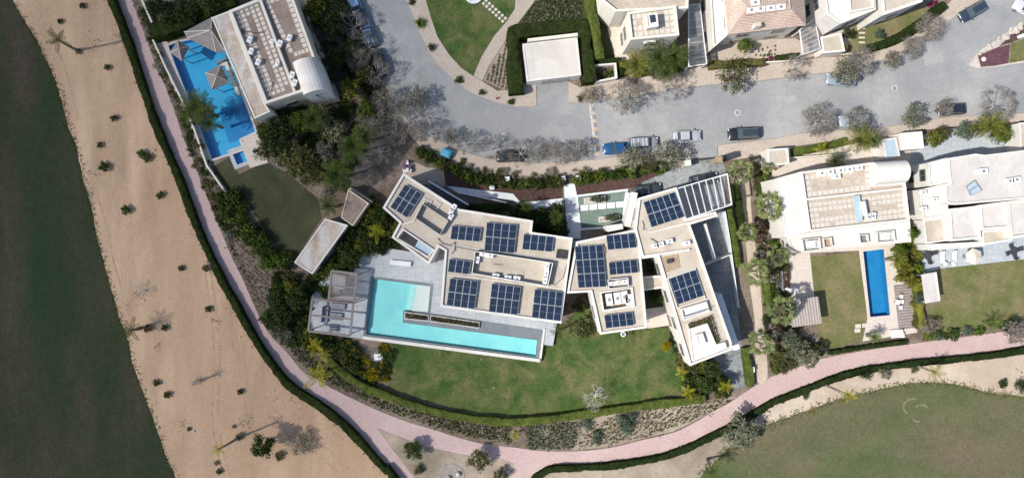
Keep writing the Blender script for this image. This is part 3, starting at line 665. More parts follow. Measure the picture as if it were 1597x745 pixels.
def hedge(name, label, line, w, h, mat='hedge', dens=26, z0=0, group=None, leaf=.14, closed=False, k=3, sm=True):
    """a clipped hedge along photo points: a leafy box with an uneven surface"""
    pts = [W(x, y) for x, y in (smoothline(line, k) if sm else line)]; mb = MB(); r = random.Random(len(line) * 7 + int(w * 100)); n = len(pts)
    step = .5; fine = []
    for i in range(n - 1):
        L = (pts[i + 1] - pts[i]).length; m = max(1, int(L / step))
        fine += [pts[i].lerp(pts[i + 1], j / m) for j in range(m)]
    fine.append(pts[-1]); rows = []
    prof = [(-.5, 0), (-.5, .55), (-.46, .93), (-.25, 1), (0, 1.02), (.25, 1), (.46, .93), (.5, .55), (.5, 0)]
    for i, p in enumerate(fine):
        d = (fine[min(i + 1, len(fine) - 1)] - fine[max(i - 1, 0)]).normalized(); s = Vector((-d.y, d.x, 0)); rows.append([])
        ww = w * (1 + .28 * noise.noise(p * .22) + .15 * noise.noise(p * .8)); hh_ = h * (1 + .3 * noise.noise(p * .3 + Vector((5, 0, 0))))
        for a, b in prof:
            q = p + s * a * ww * .92; q = q + Vector((0, 0, b * hh_ * .96 + z0)); nz = noise.noise(q * 1.3) * .09 + noise.noise(q * 3.1) * .05
            rows[-1].append(q + (s * (1 if a > 0 else -1) * nz + Vector((0, 0, nz * 1.4))) * (1 if b > 0 else 0))
    np_ = len(prof); vs = [q for rw in rows for q in rw]; fs = []
    for i in range(len(rows) - 1):
        for j in range(np_ - 1): fs.append((i * np_ + j, i * np_ + j + 1, (i + 1) * np_ + j + 1, (i + 1) * np_ + j))
    fs.append(tuple(range(np_))); fs.append(tuple((len(rows) - 1) * np_ + j for j in range(np_ - 1, -1, -1)))
    mb.add(vs, fs); tot = 0
    for i in range(len(rows) - 1):
        L = (fine[i + 1] - fine[i]).length; cnt = L * (w + 1.3 * h) * dens; cnt = int(cnt) + (r.random() < cnt % 1)
        for c in range(cnt):
            j = r.randrange(np_ - 1); t, u = r.random(), r.random(); a = rows[i][j].lerp(rows[i][j + 1], u); b = rows[i + 1][j].lerp(rows[i + 1][j + 1], u); p = a.lerp(b, t)
            if p.z < .05 + z0: continue
            nr = (rows[i][j + 1] - rows[i][j]).cross(rows[i + 1][j] - rows[i][j]); nr = nr.normalized() if nr.length > 0 else Vector((0, 0, 1))
            if nr.z < 0 and .25 < (j + u) / np_ < .75: nr = -nr
            leafquad(mb, p + rvec(r) * .06, (nr + rvec(r) * .8).normalized(), leaf * r.uniform(.6, 1.2), r)
    c = fine[len(fine) // 2]
    return tag(mb.build(name, M[mat], None, False, (c.x, c.y, 0)), label, 'hedge', group)
def rows_stuff(name, poly, d, gap, mats, size, rown=1.0, label=None, wob=.2, prob=.9, hgt=.3):
    """planting in rows nobody could count: one object"""
    P = WP(poly); mb = MB(); r = random.Random(int(gap * 1000) + len(poly)); dv = Vector((math.cos(d), math.sin(d), 0)); sv = Vector((-dv.y, dv.x, 0)); c = centroid(P)
    R_ = max((p - c).length for p in P); k = -R_
    while k < R_:
        s = -R_
        while s < R_:
            q = c + dv * s + sv * (k + r.uniform(-wob, wob) * gap)
            if inside((q.x, q.y), [(p.x, p.y) for p in P]) and r.random() < prob * (.55 + .9 * max(0, noise.noise(q * .25) + .45)):
                mi = r.randrange(len(mats))
                for t in range(3): leafquad(mb, q + Vector((r.uniform(-.12, .12), r.uniform(-.12, .12), r.uniform(.08, hgt))), (Vector((0, 0, .8)) + rvec(r)).normalized(), size * r.uniform(.6, 1.3), r, mi)
            s += size * 1.3 * rown
        k += gap
    o = mb.build(name, [M[m] for m in mats]); o['kind'] = 'stuff'
    if label: o['label'] = label
    return o
# ---------------------------------------------------------------- buildings
def windows(t, P, z0, z1, skip=(), maxn=30):
    """window openings on the outer walls: frame part with a pane sub-part"""
    n = len(P); storeys = max(1, int((z1 - z0) / 2.9)); cnt = 0
    for i in range(n):
        if i in skip: continue
        a, b = Vector((P[i][0], P[i][1], 0)), Vector((P[(i + 1) % n][0], P[(i + 1) % n][1], 0)); d = b - a; L = d.length
        if L < 3.2: continue
        d.normalize(); nr = Vector((d.y, -d.x, 0)); k = max(1, int(L / 3.6))
        for s in range(storeys):
            zb = z0 + s * 3.0 + .9; zt = min(zb + 1.45, z1 - .5)
            if zt - zb < .7: continue
            for j in range(k):
                if cnt >= maxn: return
                c = a + d * (L * (j + .5) / k); w = min(1.7, L / k * .55) / 2; q = [c - d * w, c + d * w]
                f = MB(); o = nr * .05; up = Vector((0, 0, 1))
                f.bar(q[0] + o + up * zb, q[1] + o + up * zb, .1, .08); f.bar(q[0] + o + up * zt, q[1] + o + up * zt, .1, .08)
                for e in q + [c]: f.bar(e + o + up * (zb + .04), e + o + up * (zt - .04), .08, .08)
                fo = f.build('window', M['frame'], t); g = MB(); h = nr * .02
                g.quad(q[0] + h + up * zb, q[1] + h + up * zb, q[1] + h + up * zt, q[0] + h + up * zt); g.build('pane', M['glass'], fo); cnt += 1
def building(name, label, cat, poly, z, ph=.3, wall='white', roof='roof_cream', z0=0, win=True, rim=.25, par=None, skip=(), holes=(), group=None, z_roof=None):
    P = ccw(WP(poly, z)); c = centroid(P); t = thing(name, label, cat, (c.x, c.y, z0), group)
    Hs = [ccw(WP(h, z)) for h in holes]
    w = MB(); n = len(P)
    for i in range(n):
        a, b = P[i], P[(i + 1) % n]; w.quad((a.x, a.y, z0), (b.x, b.y, z0), (b.x, b.y, z - ph), (a.x, a.y, z - ph))
    for q in Hs:
        m = len(q)
        for i in range(m):
            a, b = q[(i + 1) % m], q[i]; w.quad((a.x, a.y, z0 + .3), (b.x, b.y, z0 + .3), (b.x, b.y, z - ph), (a.x, a.y, z - ph))
    w.build('wall', M[wall], t)
    f = MB(); fill(f, [inset(P, .02)] + Hs, z - ph - .004); f.build('roof', M[roof], t)
    if ph > .05:
        m = MB(); ring(m, inset(P, -.03), rim + .03, z - ph - .003, z)
        for q in Hs: ring(m, inset(q, -.2), .2, z - ph, z)
        m.build('parapet', M[par or wall], t)
    if win: windows(t, P, z0, z - ph, skip)
    return t
def lerp2(a, b, t): return (a[0] + (b[0] - a[0]) * t, a[1] + (b[1] - a[1]) * t)
def solar(label, q, cols, rows, z, lift=.5, half=True):
    """an array of solar modules on rails; q = TL, TR, BR, BL photo corners"""
    zz = z + lift; c = centroid(WP(q, zz)); t = thing('solar_array', label, 'solar panels', (c.x, c.y, z), 'solar arrays on the flat roofs')
    rl = MB(); Q = WP(q, zz)
    def pt(u, v, dz=0.0): return Q[0].lerp(Q[1], u).lerp(Q[3].lerp(Q[2], u), v) + Vector((0, 0, dz))
    for v in [(i + f) / rows for i in range(rows) for f in (.22, .78)]: rl.bar(pt(0, v, -.06), pt(1, v, -.06), .05, .05)
    for u in (0.03, .5, .97):
        for v in (.04, .5, .96): p = pt(u, v, -.09); rl.bar((p.x, p.y, z + .002), p, .05, .05)
    rl.build('mounting_rail', M['metal'], t); g = .012
    for i in range(cols):
        for j in range(rows):
            u0, u1, v0, v1 = (i + g) / cols, (i + 1 - g) / cols, (j + g) / rows, (j + 1 - g) / rows
            C4 = [pt(u0, v1), pt(u1, v1), pt(u1, v0), pt(u0, v0)]; m = MB(); m.hexa([p - Vector((0, 0, .035)) for p in C4], C4, 1)
            e = (C4[1] - C4[0]).normalized() * .038; h = (C4[3] - C4[0]).normalized() * .038; up = Vector((0, 0, .003))
            A, B, Cc, D = C4[0] + e + h, C4[1] - e + h, C4[2] - e - h, C4[3] + e - h
            k = 2 if half else 1
            for s in range(k):
                a0, a1 = s / k + (.004 if s else 0), (s + 1) / k - (.004 if s == 0 and k > 1 else 0)
                m.quad(A.lerp(D, a0) + up, B.lerp(Cc, a0) + up, B.lerp(Cc, a1) + up, A.lerp(D, a1) + up, 0)
            m.build('solar_panel', [M['cell'], M['cellline']], t)
    return t
def pavers(t, a, b, z, rows=1, s=.55, gap=.18, skip=None, name='paver_border', side=1):
    """rows of square slabs along a photo line on a roof"""
    A, B = W(a[0], a[1], z), W(b[0], b[1], z); d = (B - A); L = d.length; d.normalize(); n = Vector((-d.y, d.x, 0)) * side; m = MB(); k = int(L / (s + gap))
    for i in range(k):
        for j in range(rows):
            if skip and skip(i, j): continue
            if rng.random() < .05: continue
            p = A + d * ((i + .5) * L / k) + n * (j + .5) * (s + gap)
            m.box((p.x, p.y, z + .012), (s, s, .05), math.atan2(d.y, d.x) + rng.uniform(-.03, .03))
    m.build(name, M['tile'], t)
def paver_frame(t, q, z, rows=1, s=.5, gap=.12):
    """bands of square slabs round a roof terrace"""
    Q = WP(q, z); st = s + gap; m = MB(); U, V = (Q[1] - Q[0]), (Q[3] - Q[0]); nu, nv = max(2, int(U.length / st)), max(2, int(V.length / st)); ang = math.atan2(U.y, U.x)
    for i in range(nu):
        for j in range(nv):
            if min(i, nu - 1 - i, j, nv - 1 - j) >= rows or rng.random() < .04: continue
            u, v = (i + .5) / nu, (j + .5) / nv; p = Q[0].lerp(Q[1], u).lerp(Q[3].lerp(Q[2], u), v)
            m.box((p.x, p.y, z + .012), (s, s, .05), ang + rng.uniform(-.02, .02))
    m.build('paver_border', M['tile'], t)
def obox(name, label, cat, px, py, size, z0, mat, rot=0, group=None, lid=None):
    """a housed appliance: body, overhanging lid, feet and grille"""
    p = W(px, py, z0 + size[2]); t = thing(name, label, cat, (p.x, p.y, z0), group)
    MB().box((p.x, p.y, z0 + size[2] / 2 + .05), (size[0], size[1], size[2] - .1), rot).build('casing', M[mat], t)
    MB().box((p.x, p.y, z0 + size[2] + .02), (size[0] + .06, size[1] + .06, .04), rot).build('lid', M[lid or mat], t)
    MB().lathe((p.x, p.y, z0 + size[2] + .041), [(min(size[:2]) * .3, 0), (min(size[:2]) * .3, .03), (.03, .05)], 12).build('fan_grille', M['metal'], t)
    return t
def ac(px, py, z, rot=0, where='', s=1.0):
    return obox('air_conditioner', where, 'air conditioner', px, py, (.95 * s, .6 * s, .7), z, 'metal_white', R(rot), 'roof air conditioners', 'metal_white')
def pipe(label, pts, z, r=.06, mat='metal', cat='pipe', name='roof_pipe'):
    P = [W(x, y, z + .15) for x, y in pts]; P = [p + Vector((0, 0, 0)) for p in P]; m = MB(); m.tube([P[0] - Vector((0, 0, .15))] + P + [P[-1] - Vector((0, 0, .15))], r, 6)
    return tag(m.build(name, M[mat], None, False, tuple(P[0])), label, cat)
def dish(px, py, z, label, r=.55):
    p = W(px, py, z + .6); t = thing('satellite_dish', label, 'satellite dish', (p.x, p.y, z), 'satellite dishes on the roofs')
    MB().tube([(p.x, p.y, z), (p.x, p.y, z + .45)], .03, 6).build('mast', M['metal'], t)
    b = MB(); b.lathe((0, 0, 0), [(.02, 0), (r * .5, .05), (r * .85, .14), (r, .2), (r - .02, .21), (r * .5, .08), (.01, .03)], 20)
    o = b.build('reflector', M['metal_white'], t, True); o.location = (0, 0, .5); o.rotation_euler = (R(25), R(-20), 0)
    return t
def lowwall(name, label, pts, z0, z1, w=.2, mat='white', closed=False, cat='wall', group=None):
    P = [W(x, y, z1) for x, y in pts]; m = MB(); n = len(P)
    if closed: ring(m, ccw(P), w, z0, z1)
    else:
        for i in range(n - 1):
            a, b = P[i], P[i + 1]; d = (b - a).normalized() * (w / 2 - .004 * (i % 2) if i < n - 2 else 0); m.bar(Vector((a.x, a.y, (z0 + z1) / 2)), Vector((b.x, b.y, (z0 + z1) / 2)) + d, w, z1 - z0 - .004 * (i % 2))
    c = P[n // 2]; return tag(m.build(name, M[mat], None, False, (c.x, c.y, z0)), label, cat, group)
def pergola(name, label, q, z, z0=0, beams=6, bw=.14, bh=.2, slats=0, mat='wood_grey', inner='metal', edge=True, along=0, cat='pergola', slat_w=.05, group=None, posts=True):
    """open beam roof on posts; q = four photo corners; beams run from side 0-3 to side 1-2 (along=0) or across"""
    Q = WP(q, z); c = centroid(Q); t = thing(name, label, cat, (c.x, c.y, z0), group)
    if along: Q = [Q[1], Q[2], Q[3], Q[0]]
    up = Vector((0, 0, 1))
    if edge:
        m = MB(); m.bar(Q[0], Q[1], bw * 1.3, bh); m.bar(Q[3], Q[2], bw * 1.3, bh); m.bar(Q[0] - up * .004, Q[3] - up * .004, bw * 1.3, bh - .01); m.bar(Q[1] - up * .004, Q[2] - up * .004, bw * 1.3, bh - .01)
        m.build('edge_beam', M[mat], t)
    for i in range(1, beams + 1):
        u = i / (beams + 1); a, b = Q[0].lerp(Q[1], u), Q[3].lerp(Q[2], u); MB().bar(a - up * .008, b - up * .008, bw, bh - .02).build('beam', M[mat], t)
    if slats:
        m = MB()
        for i in range(1, slats + 1):
            u = i / (slats + 1); m.bar(Q[0].lerp(Q[3], u) + up * (bh / 2 + .02), Q[1].lerp(Q[2], u) + up * (bh / 2 + .02), slat_w, .04)
        m.build('slats', M[inner], t)
    if posts:
        for p in inset(ccw(Q), .12): MB().bar((p.x, p.y, z0), (p.x, p.y, z - bh / 2), .14, .14).build('post', M[mat], t)
    return t
def pavilion(name, label, q, apex, z, zt, mat, z0=0, cat='pavilion', group=None):
    Q = ccw(WP(q, z)); A = W(apex[0], apex[1], zt); c = centroid(Q); t = thing(name, label, cat, (c.x, c.y, z0), group)
    m = MB(); m.add(Q + [A], [(i, (i + 1) % len(Q), len(Q)) for i in range(len(Q))]); m.add([p - Vector((0, 0, .12)) for p in Q], [tuple(range(len(Q)))[::-1]])
    for i in range(len(Q)): a, b = Q[i], Q[(i + 1) % len(Q)]; d = Vector((0, 0, .12)); m.quad(a - d, b - d, b, a)
    m.build('roof', M[mat], t)
    MB().lathe((A.x, A.y, A.z - .03), [(.22, 0), (.22, .06), (.04, .12)], 8).build('finial', M[mat], t)
    for p in inset(Q, .35): MB().tube([(p.x, p.y, z0 - 1.2 if z0 == 0 else z0), (p.x, p.y, z - .12)], .09, 6).build('post', M['cream'], t)
    r = MB()
    for p in Q: r.bar(p + Vector((0, 0, .015)), A + Vector((0, 0, .015)), .1, .05)
    r.build('hip_ridge', M['tile'], t)
    return t

# ---- main villa, west wing
VW = [(629, 270), (716, 326), (831, 344), (829, 362), (893, 371), (875, 504), (687, 478), (694, 391), (684, 385), (669, 412), (611, 370), (623, 347), (597, 324)]
ZM = 7.0; VR = ZM - .3
t = building('villa', 'angular white villa wing beside the large turquoise pool, nine blue solar arrays on its roof', 'villa', VW, ZM, rim=.3, holes=[[(629, 359), (675, 390), (667, 399), (620, 371)]])
# sunken terrace in the arm
mb = MB(); fill(mb, [WP([(629, 359), (675, 390), (667, 399), (620, 371)], ZM)], 4.2); mb.build('sunken_terrace', M['deck'], t)
mb = MB(); Q = WP([(652, 375), (675, 390), (667, 399), (646, 387)], ZM - .4); mb.add(ccw(Q), [(0, 1, 2, 3)]); mb.build('glass_roof', M['glass_pale'], t)
lowwall('roof_step', 'low kerb across the wing roof beside the pipe frames', [(662, 314), (645, 345), (625, 350)], VR, VR + .2, .15)
lowwall('roof_step', 'thin kerb dividing the villa roof lengthwise above the enclosure', [(701, 380), (742, 388), (860, 404), (889, 408)], VR, VR + .12, .12)
lowwall('roof_step', 'thin kerb on the roof below the enclosure', [(697, 428), (750, 434), (880, 450)], VR, VR + .12, .12)
Sz = VR
solar('blue solar array of twelve panels on the northwest arm of the pool villa', [(632, 287), (659, 302), (635, 340), (608, 323)], 3, 2, Sz)
solar('single row of four solar panels nearest the northwest corner of the main roof', [(705, 351), (751, 355), (748, 377), (702, 373)], 4, 1, Sz)
solar('eight panel solar array at the top middle of the pool villa roof', [(759, 346), (807, 350), (802, 395), (755, 391)], 4, 2, Sz)
solar('row of four solar panels near the northeast corner of the pool villa roof', [(817, 364), (864, 369), (861, 393), (814, 389)], 4, 1, Sz)
solar('small solar array of three panels left of the roof enclosure', [(701, 403), (735, 407), (731, 428), (698, 424)], 3, 1, Sz)
solar('eight panel solar array at the southwest roof corner by the planter', [(702, 433), (746, 438), (740, 482), (696, 476)], 4, 2, Sz)
solar('eight panel solar array in the middle of the south roof edge', [(767, 441), (813, 447), (807, 491), (762, 486)], 4, 2, Sz)
solar('eight panel solar array at the southeast roof corner of the pool villa', [(834, 450), (879, 455), (874, 501), (829, 495)], 4, 2, Sz)
# louvre
q = WP([(869, 389), (886, 391), (884, 404), (867, 402)], VR + .4); t = thing('roof_vent', 'dark louvred vent hatch at the right end of the villa roof', 'vent', tuple(centroid(q) + Vector((0, 0, VR))))
m = MB(); ring(m, ccw(q), .12, VR, VR + .42); m.build('vent_frame', M['dark'], t); m = MB()
for i in range(9): u = (i + .5) / 9; m.bar(q[0].lerp(q[1], u), q[3].lerp(q[2], u), .07, .05)
m.build('louvres', M['dark'], t)
# roof enclosure with plant
def enclosure(label, q, z, h=1.1, mat='metal_white', floor='roof_gravel'):
    Q = ccw(WP(q, z + h)); c = centroid(Q); t = thing('plant_enclosure', label, 'roof enclosure', (c.x, c.y, z))
    m = MB(); n = len(Q); up = Vector((0, 0, 1))
    for i in range(n):
        a, b = Q[i], Q[(i + 1) % n]; m.bar(a, b, .1, .12); L = (b - a).length
        for k in range(int(L / 1.6)): p = a.lerp(b, k / int(L / 1.6)); m.bar((p.x, p.y, z), (p.x, p.y, z + h), .08, .08)
    m.build('screen_rail', M[mat], t); s = MB()
    for i in range(n):
        a, b = Q[i], Q[(i + 1) % n]; s.bar(Vector((a.x, a.y, z + h * .45)), Vector((b.x, b.y, z + h * .45)), .04, h * .8)
    s.build('screen_panel', M['wood_grey'], t); return t
enclosure('rail screened plant area in the middle of the pool villa roof with two dishes', [(741, 392), (862, 410), (854, 446), (736, 426)], VR)
enclosure('open pipe and screen frame on the northwest arm roof', [(659, 318), (699, 344), (686, 366), (648, 340)], VR, 1.0, 'metal')
dish(816, 425, VR, 'left of two round white dishes in the roof enclosure'); dish(832, 428, VR, 'right of two round white dishes in the roof enclosure')
for i, (x, y, r_, l) in enumerate([(744, 405, 80, 'white box at the left end of the main roof enclosure'), (753, 396, -8, 'first white unit along the top rail of the main enclosure'), (764, 398, -8, 'second white unit along the top rail of the main enclosure'), (853, 415, 80, 'top white unit at the right end of the main enclosure'), (852, 426, 80, 'middle white unit at the right end of the main enclosure'), (850, 438, 80, 'lowest white unit at the right end of the main enclosure'), (773, 430, -8, 'white unit on the bottom rail of the enclosure'), (792, 433, -8, 'smaller white unit right of the bottom rail unit'), (806, 434, -8, 'white unit at the bottom centre of the enclosure')]):
    ac(x, y, VR, r_, l)
pipe('thin cross shaped pipe stand inside the main enclosure', [(770, 412), (783, 413)], VR)
pipe('grey looped pipe by the notch of the villa roof', [(683, 372), (690, 380), (703, 383), (709, 377), (709, 390), (704, 395)], VR, .1)
pipe('long thin conduit running right from the enclosure toward the louvre', [(884, 410), (878, 432), (866, 444), (856, 441)], VR, .05)
pipe('conduit along the top side of the roof enclosure', [(709, 384), (742, 391), (800, 397), (862, 405)], VR, .06)
pipe('white looped pipe near the first arm array', [(661, 309), (674, 314), (668, 323)], VR, .08, 'metal_white')
pipe('white bent pipe beside the arm plant frame', [(680, 313), (688, 318), (680, 327)], VR, .08, 'metal_white')
for x, y, l in ((704, 330, 'upper white pump unit at the east end of the arm roof'), (708, 323, 'outer white pump unit at the tip of the arm roof'), (703, 338, 'lower white pump unit at the east end of the arm roof')): ac(x, y, VR, 60, l, .9)
# ---- middle block
VM = [(899, 377), (990, 358), (997, 372), (1009, 511), (936, 521), (921, 455), (884, 457)]
t = building('villa', 'middle white villa block with a roof court of chairs and four solar arrays', 'villa', VM, 6.6, rim=.3, holes=[[(938, 457), (985, 450), (988, 476), (942, 483)]])
mb = MB(); fill(mb, [WP([(938, 457), (985, 450), (988, 476), (942, 483)], 6.6)], 5.2); mb.build('roof_court', M['wood'], t)
Z2 = 6.3
solar('twelve panel solar array, largest one, on the left of the middle block roof', [(896, 384), (940, 381), (946, 447), (902, 449)], 4, 3, Z2)
solar('row of four solar panels at the top right of the middle block', [(945, 367), (990, 363), (993, 386), (948, 390)], 4, 1, Z2)
solar('row of four solar panels halfway down the right of the middle block', [(949, 409), (993, 404), (996, 425), (951, 429)], 4, 1, Z2)
solar('row of four solar panels below the roof court at the south end', [(942, 491), (986, 486), (989, 507), (945, 512)], 4, 1, Z2)
enclosure('white railed pump corner above the roof court', [(948, 436), (979, 433), (980, 447), (950, 450)], Z2, .8)
for x, y, l in ((950, 467, 'left white machine standing in the wooden roof court'), (963, 465, 'middle white machine standing in the wooden roof court'), (974, 463, 'narrow white machine standing in the wooden roof court'), (981, 468, 'right white machine standing in the wooden roof court')):
    obox('air_handler', l, 'air handler', x, y, (.9, 1.7, 1.0), 5.2, 'metal_white', R(8), 'air handlers in the roof court')
for x, y, l in ((955, 442, 'left unit in the pump corner above the roof court'), (965, 440, 'middle unit in the pump corner above the roof court'), (974, 439, 'right unit in the pump corner above the roof court')): ac(x, y, Z2, 5, l, .9)
pipe('red capped pipe between the two upper arrays of the middle block', [(943, 385), (944, 395)], Z2, .1, 'wood')
# ---- east wing
VE = [(996, 309), (1055, 292), (1070, 341), (1116, 330), (1119, 337), (1076, 350), (1084, 372), (1141, 534), (1141, 545), (1076, 570), (1026, 400), (1002, 403), (990, 357)]
t = building('villa', 'long slanted white east wing with a carport pergola at its top and green roof planter', 'villa', VE, 7.0, rim=.3)
Z3 = 6.7
solar('ten panel solar array next to the carport pergola', [(1003, 315), (1052, 299), (1068, 338), (1016, 355)], 5, 2, Z3)
solar('eight panel solar array halfway down the long east wing', [(1044, 434), (1085, 420), (1098, 461), (1057, 475)], 4, 2, Z3)
lowwall('roof_step', 'raised rim round the eight panel array on the east wing', [(1040, 433), (1085, 418), (1101, 466), (1056, 481)], Z3, Z3 + .35, .15, closed=True)
lowwall('roof_step', 'white step across the east wing above the wooden patch', [(1001, 400), (1076, 389)], Z3, Z3 + .4, .3)
lowwall('roof_step', 'white step across the top of the east wing below the ten panel array', [(1014, 362), (1076, 347)], Z3, Z3 + .25, .2)
slab_t = thing('roof_deck', 'tan wooden deck patch with a dark hatch on the east wing', 'roof deck', tuple(W(1044, 410, Z3)))
m = MB(); fill(m, [WP([(1028, 402), (1058, 396), (1062, 417), (1035, 426)], Z3)], Z3 + .03); m.build('deck_boards', M['wood'], slab_t)
m = MB(); p = W(1045, 407, Z3 + .5); m.box((p.x, p.y, Z3 + .27), (.75, .6, .5), .2); m.build('hatch', M['dark'], slab_t)
slab_t = thing('roof_planter', 'L shaped green planter round the white slab at the south end of the east wing', 'planter', tuple(W(1100, 510, Z3)))
Lp = [(1072, 504), (1109, 491), (1122, 532), (1115, 535), (1104, 503), (1074, 512)]
m = MB(); ring(m, ccw(WP(Lp, Z3 + .35)), .08, Z3, Z3 + .35); m.build('planter_rim', M['white'], slab_t); m = MB(); fill(m, [WP(Lp, Z3 + .3)], Z3 + .25); m.build('planter_soil', M['soil'], slab_t)
m = MB(); r = random.Random(5); PL = WP(Lp, Z3 + .3); PX = [(p.x, p.y) for p in PL]; c_ = centroid(PL)
while len(m.f) < 700:
    q = (c_.x + r.uniform(-4, 4), c_.y + r.uniform(-4, 4))
    if inside(q, PX): leafquad(m, Vector((q[0], q[1], Z3 + .35 + r.uniform(0, .35))), (rvec(r) + Vector((0, 0, .6))).normalized(), .1, r)
m.build('planting', M['leaf_olive'], slab_t)
t = building('roof_pavilion', 'white flat topped block with a raised square on the south tip of the east wing', 'roof block', [(1074, 513), (1103, 504), (1117, 537), (1131, 533), (1134, 543), (1080, 563)], 7.5, .12, z0=Z3, win=False, roof='white', rim=.2)
t = building('roof_lantern', 'raised square lantern on the white south block', 'roof lantern', [(1085, 522), (1096, 519), (1101, 535), (1090, 538)], 8.0, .1, z0=7.4, win=False, roof='white', rim=.15)
t = building('roof_recess', 'recessed light grey court between two white walls on the east wing', 'roof court', [(1062, 482), (1102, 470), (1107, 486), (1066, 500)], 7.45, .4, z0=Z3, win=False, roof='white_cool', rim=.18)
lowwall('screen_wall', 'T shaped white screen standing in the roof recess of the east wing', [(1069, 495), (1104, 484)], Z3, 8.6, .15)
t = building('link_bridge', 'narrow white bridge joining the middle block to the east wing', 'bridge', [(1001, 432), (1033, 429), (1038, 448), (1004, 453)], 4.2, .15, z0=2.6, win=False)
for x, y, l in ((1022, 383, 'left white unit on the open roof of the east wing'), (1030, 381, 'second white unit on the open roof of the east wing'), (1044, 376, 'third white unit on the open roof of the east wing'), (1071, 379, 'white unit at the right edge of the east wing roof')): ac(x, y, Z3, 12, l)
pipe('thin antenna pipe lying across the upper east wing roof', [(1015, 372), (1026, 378), (1045, 381)], Z3, .05, 'dark'); pipe('grey looped pipe left of the ten panel array', [(1001, 345), (1004, 352), (1003, 358), (1008, 358)], Z3, .08)
# carport pergola
pergola('carport_pergola', 'white beamed carport pergola over dark slats at the top of the east wing', [(1056, 294), (1134, 271), (1141, 319), (1071, 341)], 6.6, beams=6, bw=.11, bh=.25, slats=15, mat='metal_white', inner='metal', slat_w=.04)
lowwall('awning_strip', 'narrow white canopy over the slate drive east of the villa', [(1099, 349), (1114, 403)], 3.6, 3.8, .5, 'white', cat='canopy')
lowwall('boundary_wall', 'long pale concrete wall beside the slate drive', [(1121, 459), (1150, 545)], 0, 4.8, .9, 'white_cool')
lowwall('boundary_wall', 'thin white wall crossing the drive above the pale wall', [(1097, 414), (1139, 397)], 0, 2.4, .15)
lowwall('boundary_wall', 'thin edge wall between the slate drive and the service path', [(1131, 330), (1138, 372), (1148, 447), (1153, 480)], 0, 1.2, .15, 'white_cool')
lowwall('boundary_wall', 'slanted tall white wall right of the reflecting pond', [(990, 300), (979, 353)], 0, 4.2, .9, 'white')
lowwall('boundary_wall', 'low pale wall right of the pond in front of the slanted wall', [(979, 300), (973, 352)], 0, .5, .7, 'white_cool')  # bluish white puts the shade of the white wall into the colour
lowwall('boundary_wall', 'white wall along the outer stair north of the villa arm', [(668, 282), (730, 319)], 0, 3.0, .25, 'white_cool')
lowwall('boundary_wall', 'low wall beside the front walk above the dark planting', [(716, 300), (790, 316)], 0, .9, .2, 'white_cool')
t = thing('outdoor_stair', 'dark outdoor stair between the villa arm and its white wall', 'stair', tuple(W(700, 305)))
for i in range(14):
    a = lerp2((674, 291), (722, 322), i / 14); p = W(a[0], a[1]); MB().box((p.x, p.y, (1.9 - i * .13) / 2), (.36, 1.5, 1.9 - i * .13), R(-33)).build('step', M['slate'], t)

# ---- NW villa
ZN = 8.6
VN = [(357, 17), (452, -22), (457, -2), (490, 88), (471, 143), (414, 162)]
t = building('villa', 'cream northwest villa with two brown gravel roof terraces and a barrel vault', 'villa', VN, ZN, .7, wall='cream', roof='roof_brown', rim=.35, par='cream_pale')
paver_frame(t, [(364, 19), (402, 3), (454, 139), (417, 153)], ZN - .7, 2, .55, .15); paver_frame(t, [(411, 2), (450, -12), (482, 82), (456, 91)], ZN - .7, 1, .6, .15)
lowwall('roof_wall', 'long cream dividing wall between the two brown roof terraces', [(404, -4), (459, 143)], ZN - .7, ZN + .02, .35, 'cream_pale')
# barrel vault room
def barrel(label, q, z, hgt, z0, mat='white', steps=10, trap=None):
    """vault: q = A, B (one end), C, D (other end); axis from AB to DC"""
    A, B, C, D = WP(q, z); c = centroid([A, B, C, D]); t = thing('barrel_vault', label, 'vaulted roof room', (c.x, c.y, z0)); m = MB(); n = steps; ra = []; rb = []
    for i in range(n + 1):
        u = .5 - .5 * math.cos(math.pi * i / n); h = math.sin(math.pi * i / n) * hgt
        ra.append(A.lerp(B, u) + Vector((0, 0, h))); rb.append(D.lerp(C, u) + Vector((0, 0, h)))
    m.add(ra + rb, [(i, i + 1, n + 2 + i, n + 1 + i) for i in range(n)]); m.add(ra, [tuple(range(n + 1))]); m.add(rb, [tuple(range(n, -1, -1))])
    m.build('vault', M[mat], t); w = MB(); bot = [Vector((p.x, p.y, z0)) for p in (A, B, C, D)]
    w.hexa([bot[0], bot[1], bot[2], bot[3]], [A, B, C, D]); w.build('wall', M[mat], t); return t
t = barrel('white barrel vaulted room at the southeast end of the northwest villa', [(457, 100), (491, 90), (510, 140), (474, 150)], 8.8, 1.3, 0, 'white')
g = MB(); p = W(494, 146, 8.0); g.box((p.x + .3, p.y - .35, 7.4), (1.4, .1, .5), R(-15)); g.build('window', M['glass'], t)
building('roof_slab', 'long stained white slab roof on the pool side of the northwest villa', 'villa wing', [(330, 28), (357, 17.5), (413, 162), (421, 174), (397, 185)], 7.6, .08, roof='roof_rusty', wall='cream_pale', rim=.2)
for x, y, l, s_ in ((451, 59, 'white round vent unit on the east brown terrace', 1.2), (436, 68, 'long white unit on the dividing wall of the brown terraces', 1.3), (455, 117, 'upper white unit beside the barrel vault', 1.3), (459, 129, 'lower white unit beside the barrel vault', 1.3), (389, 62, 'white unit among slabs at the left of the west terrace', 1.2), (391, 80, 'round topped unit at the left of the west terrace', 1.2), (402, 97, 'white unit at the west terrace edge further down', 1.2), (432, 99, 'small white unit in the west terrace right side', 1.0), (424, 65, 'narrow white unit by the middle wall', .9)): ac(x, y, ZN - .7, 70, l, s_ * .75)
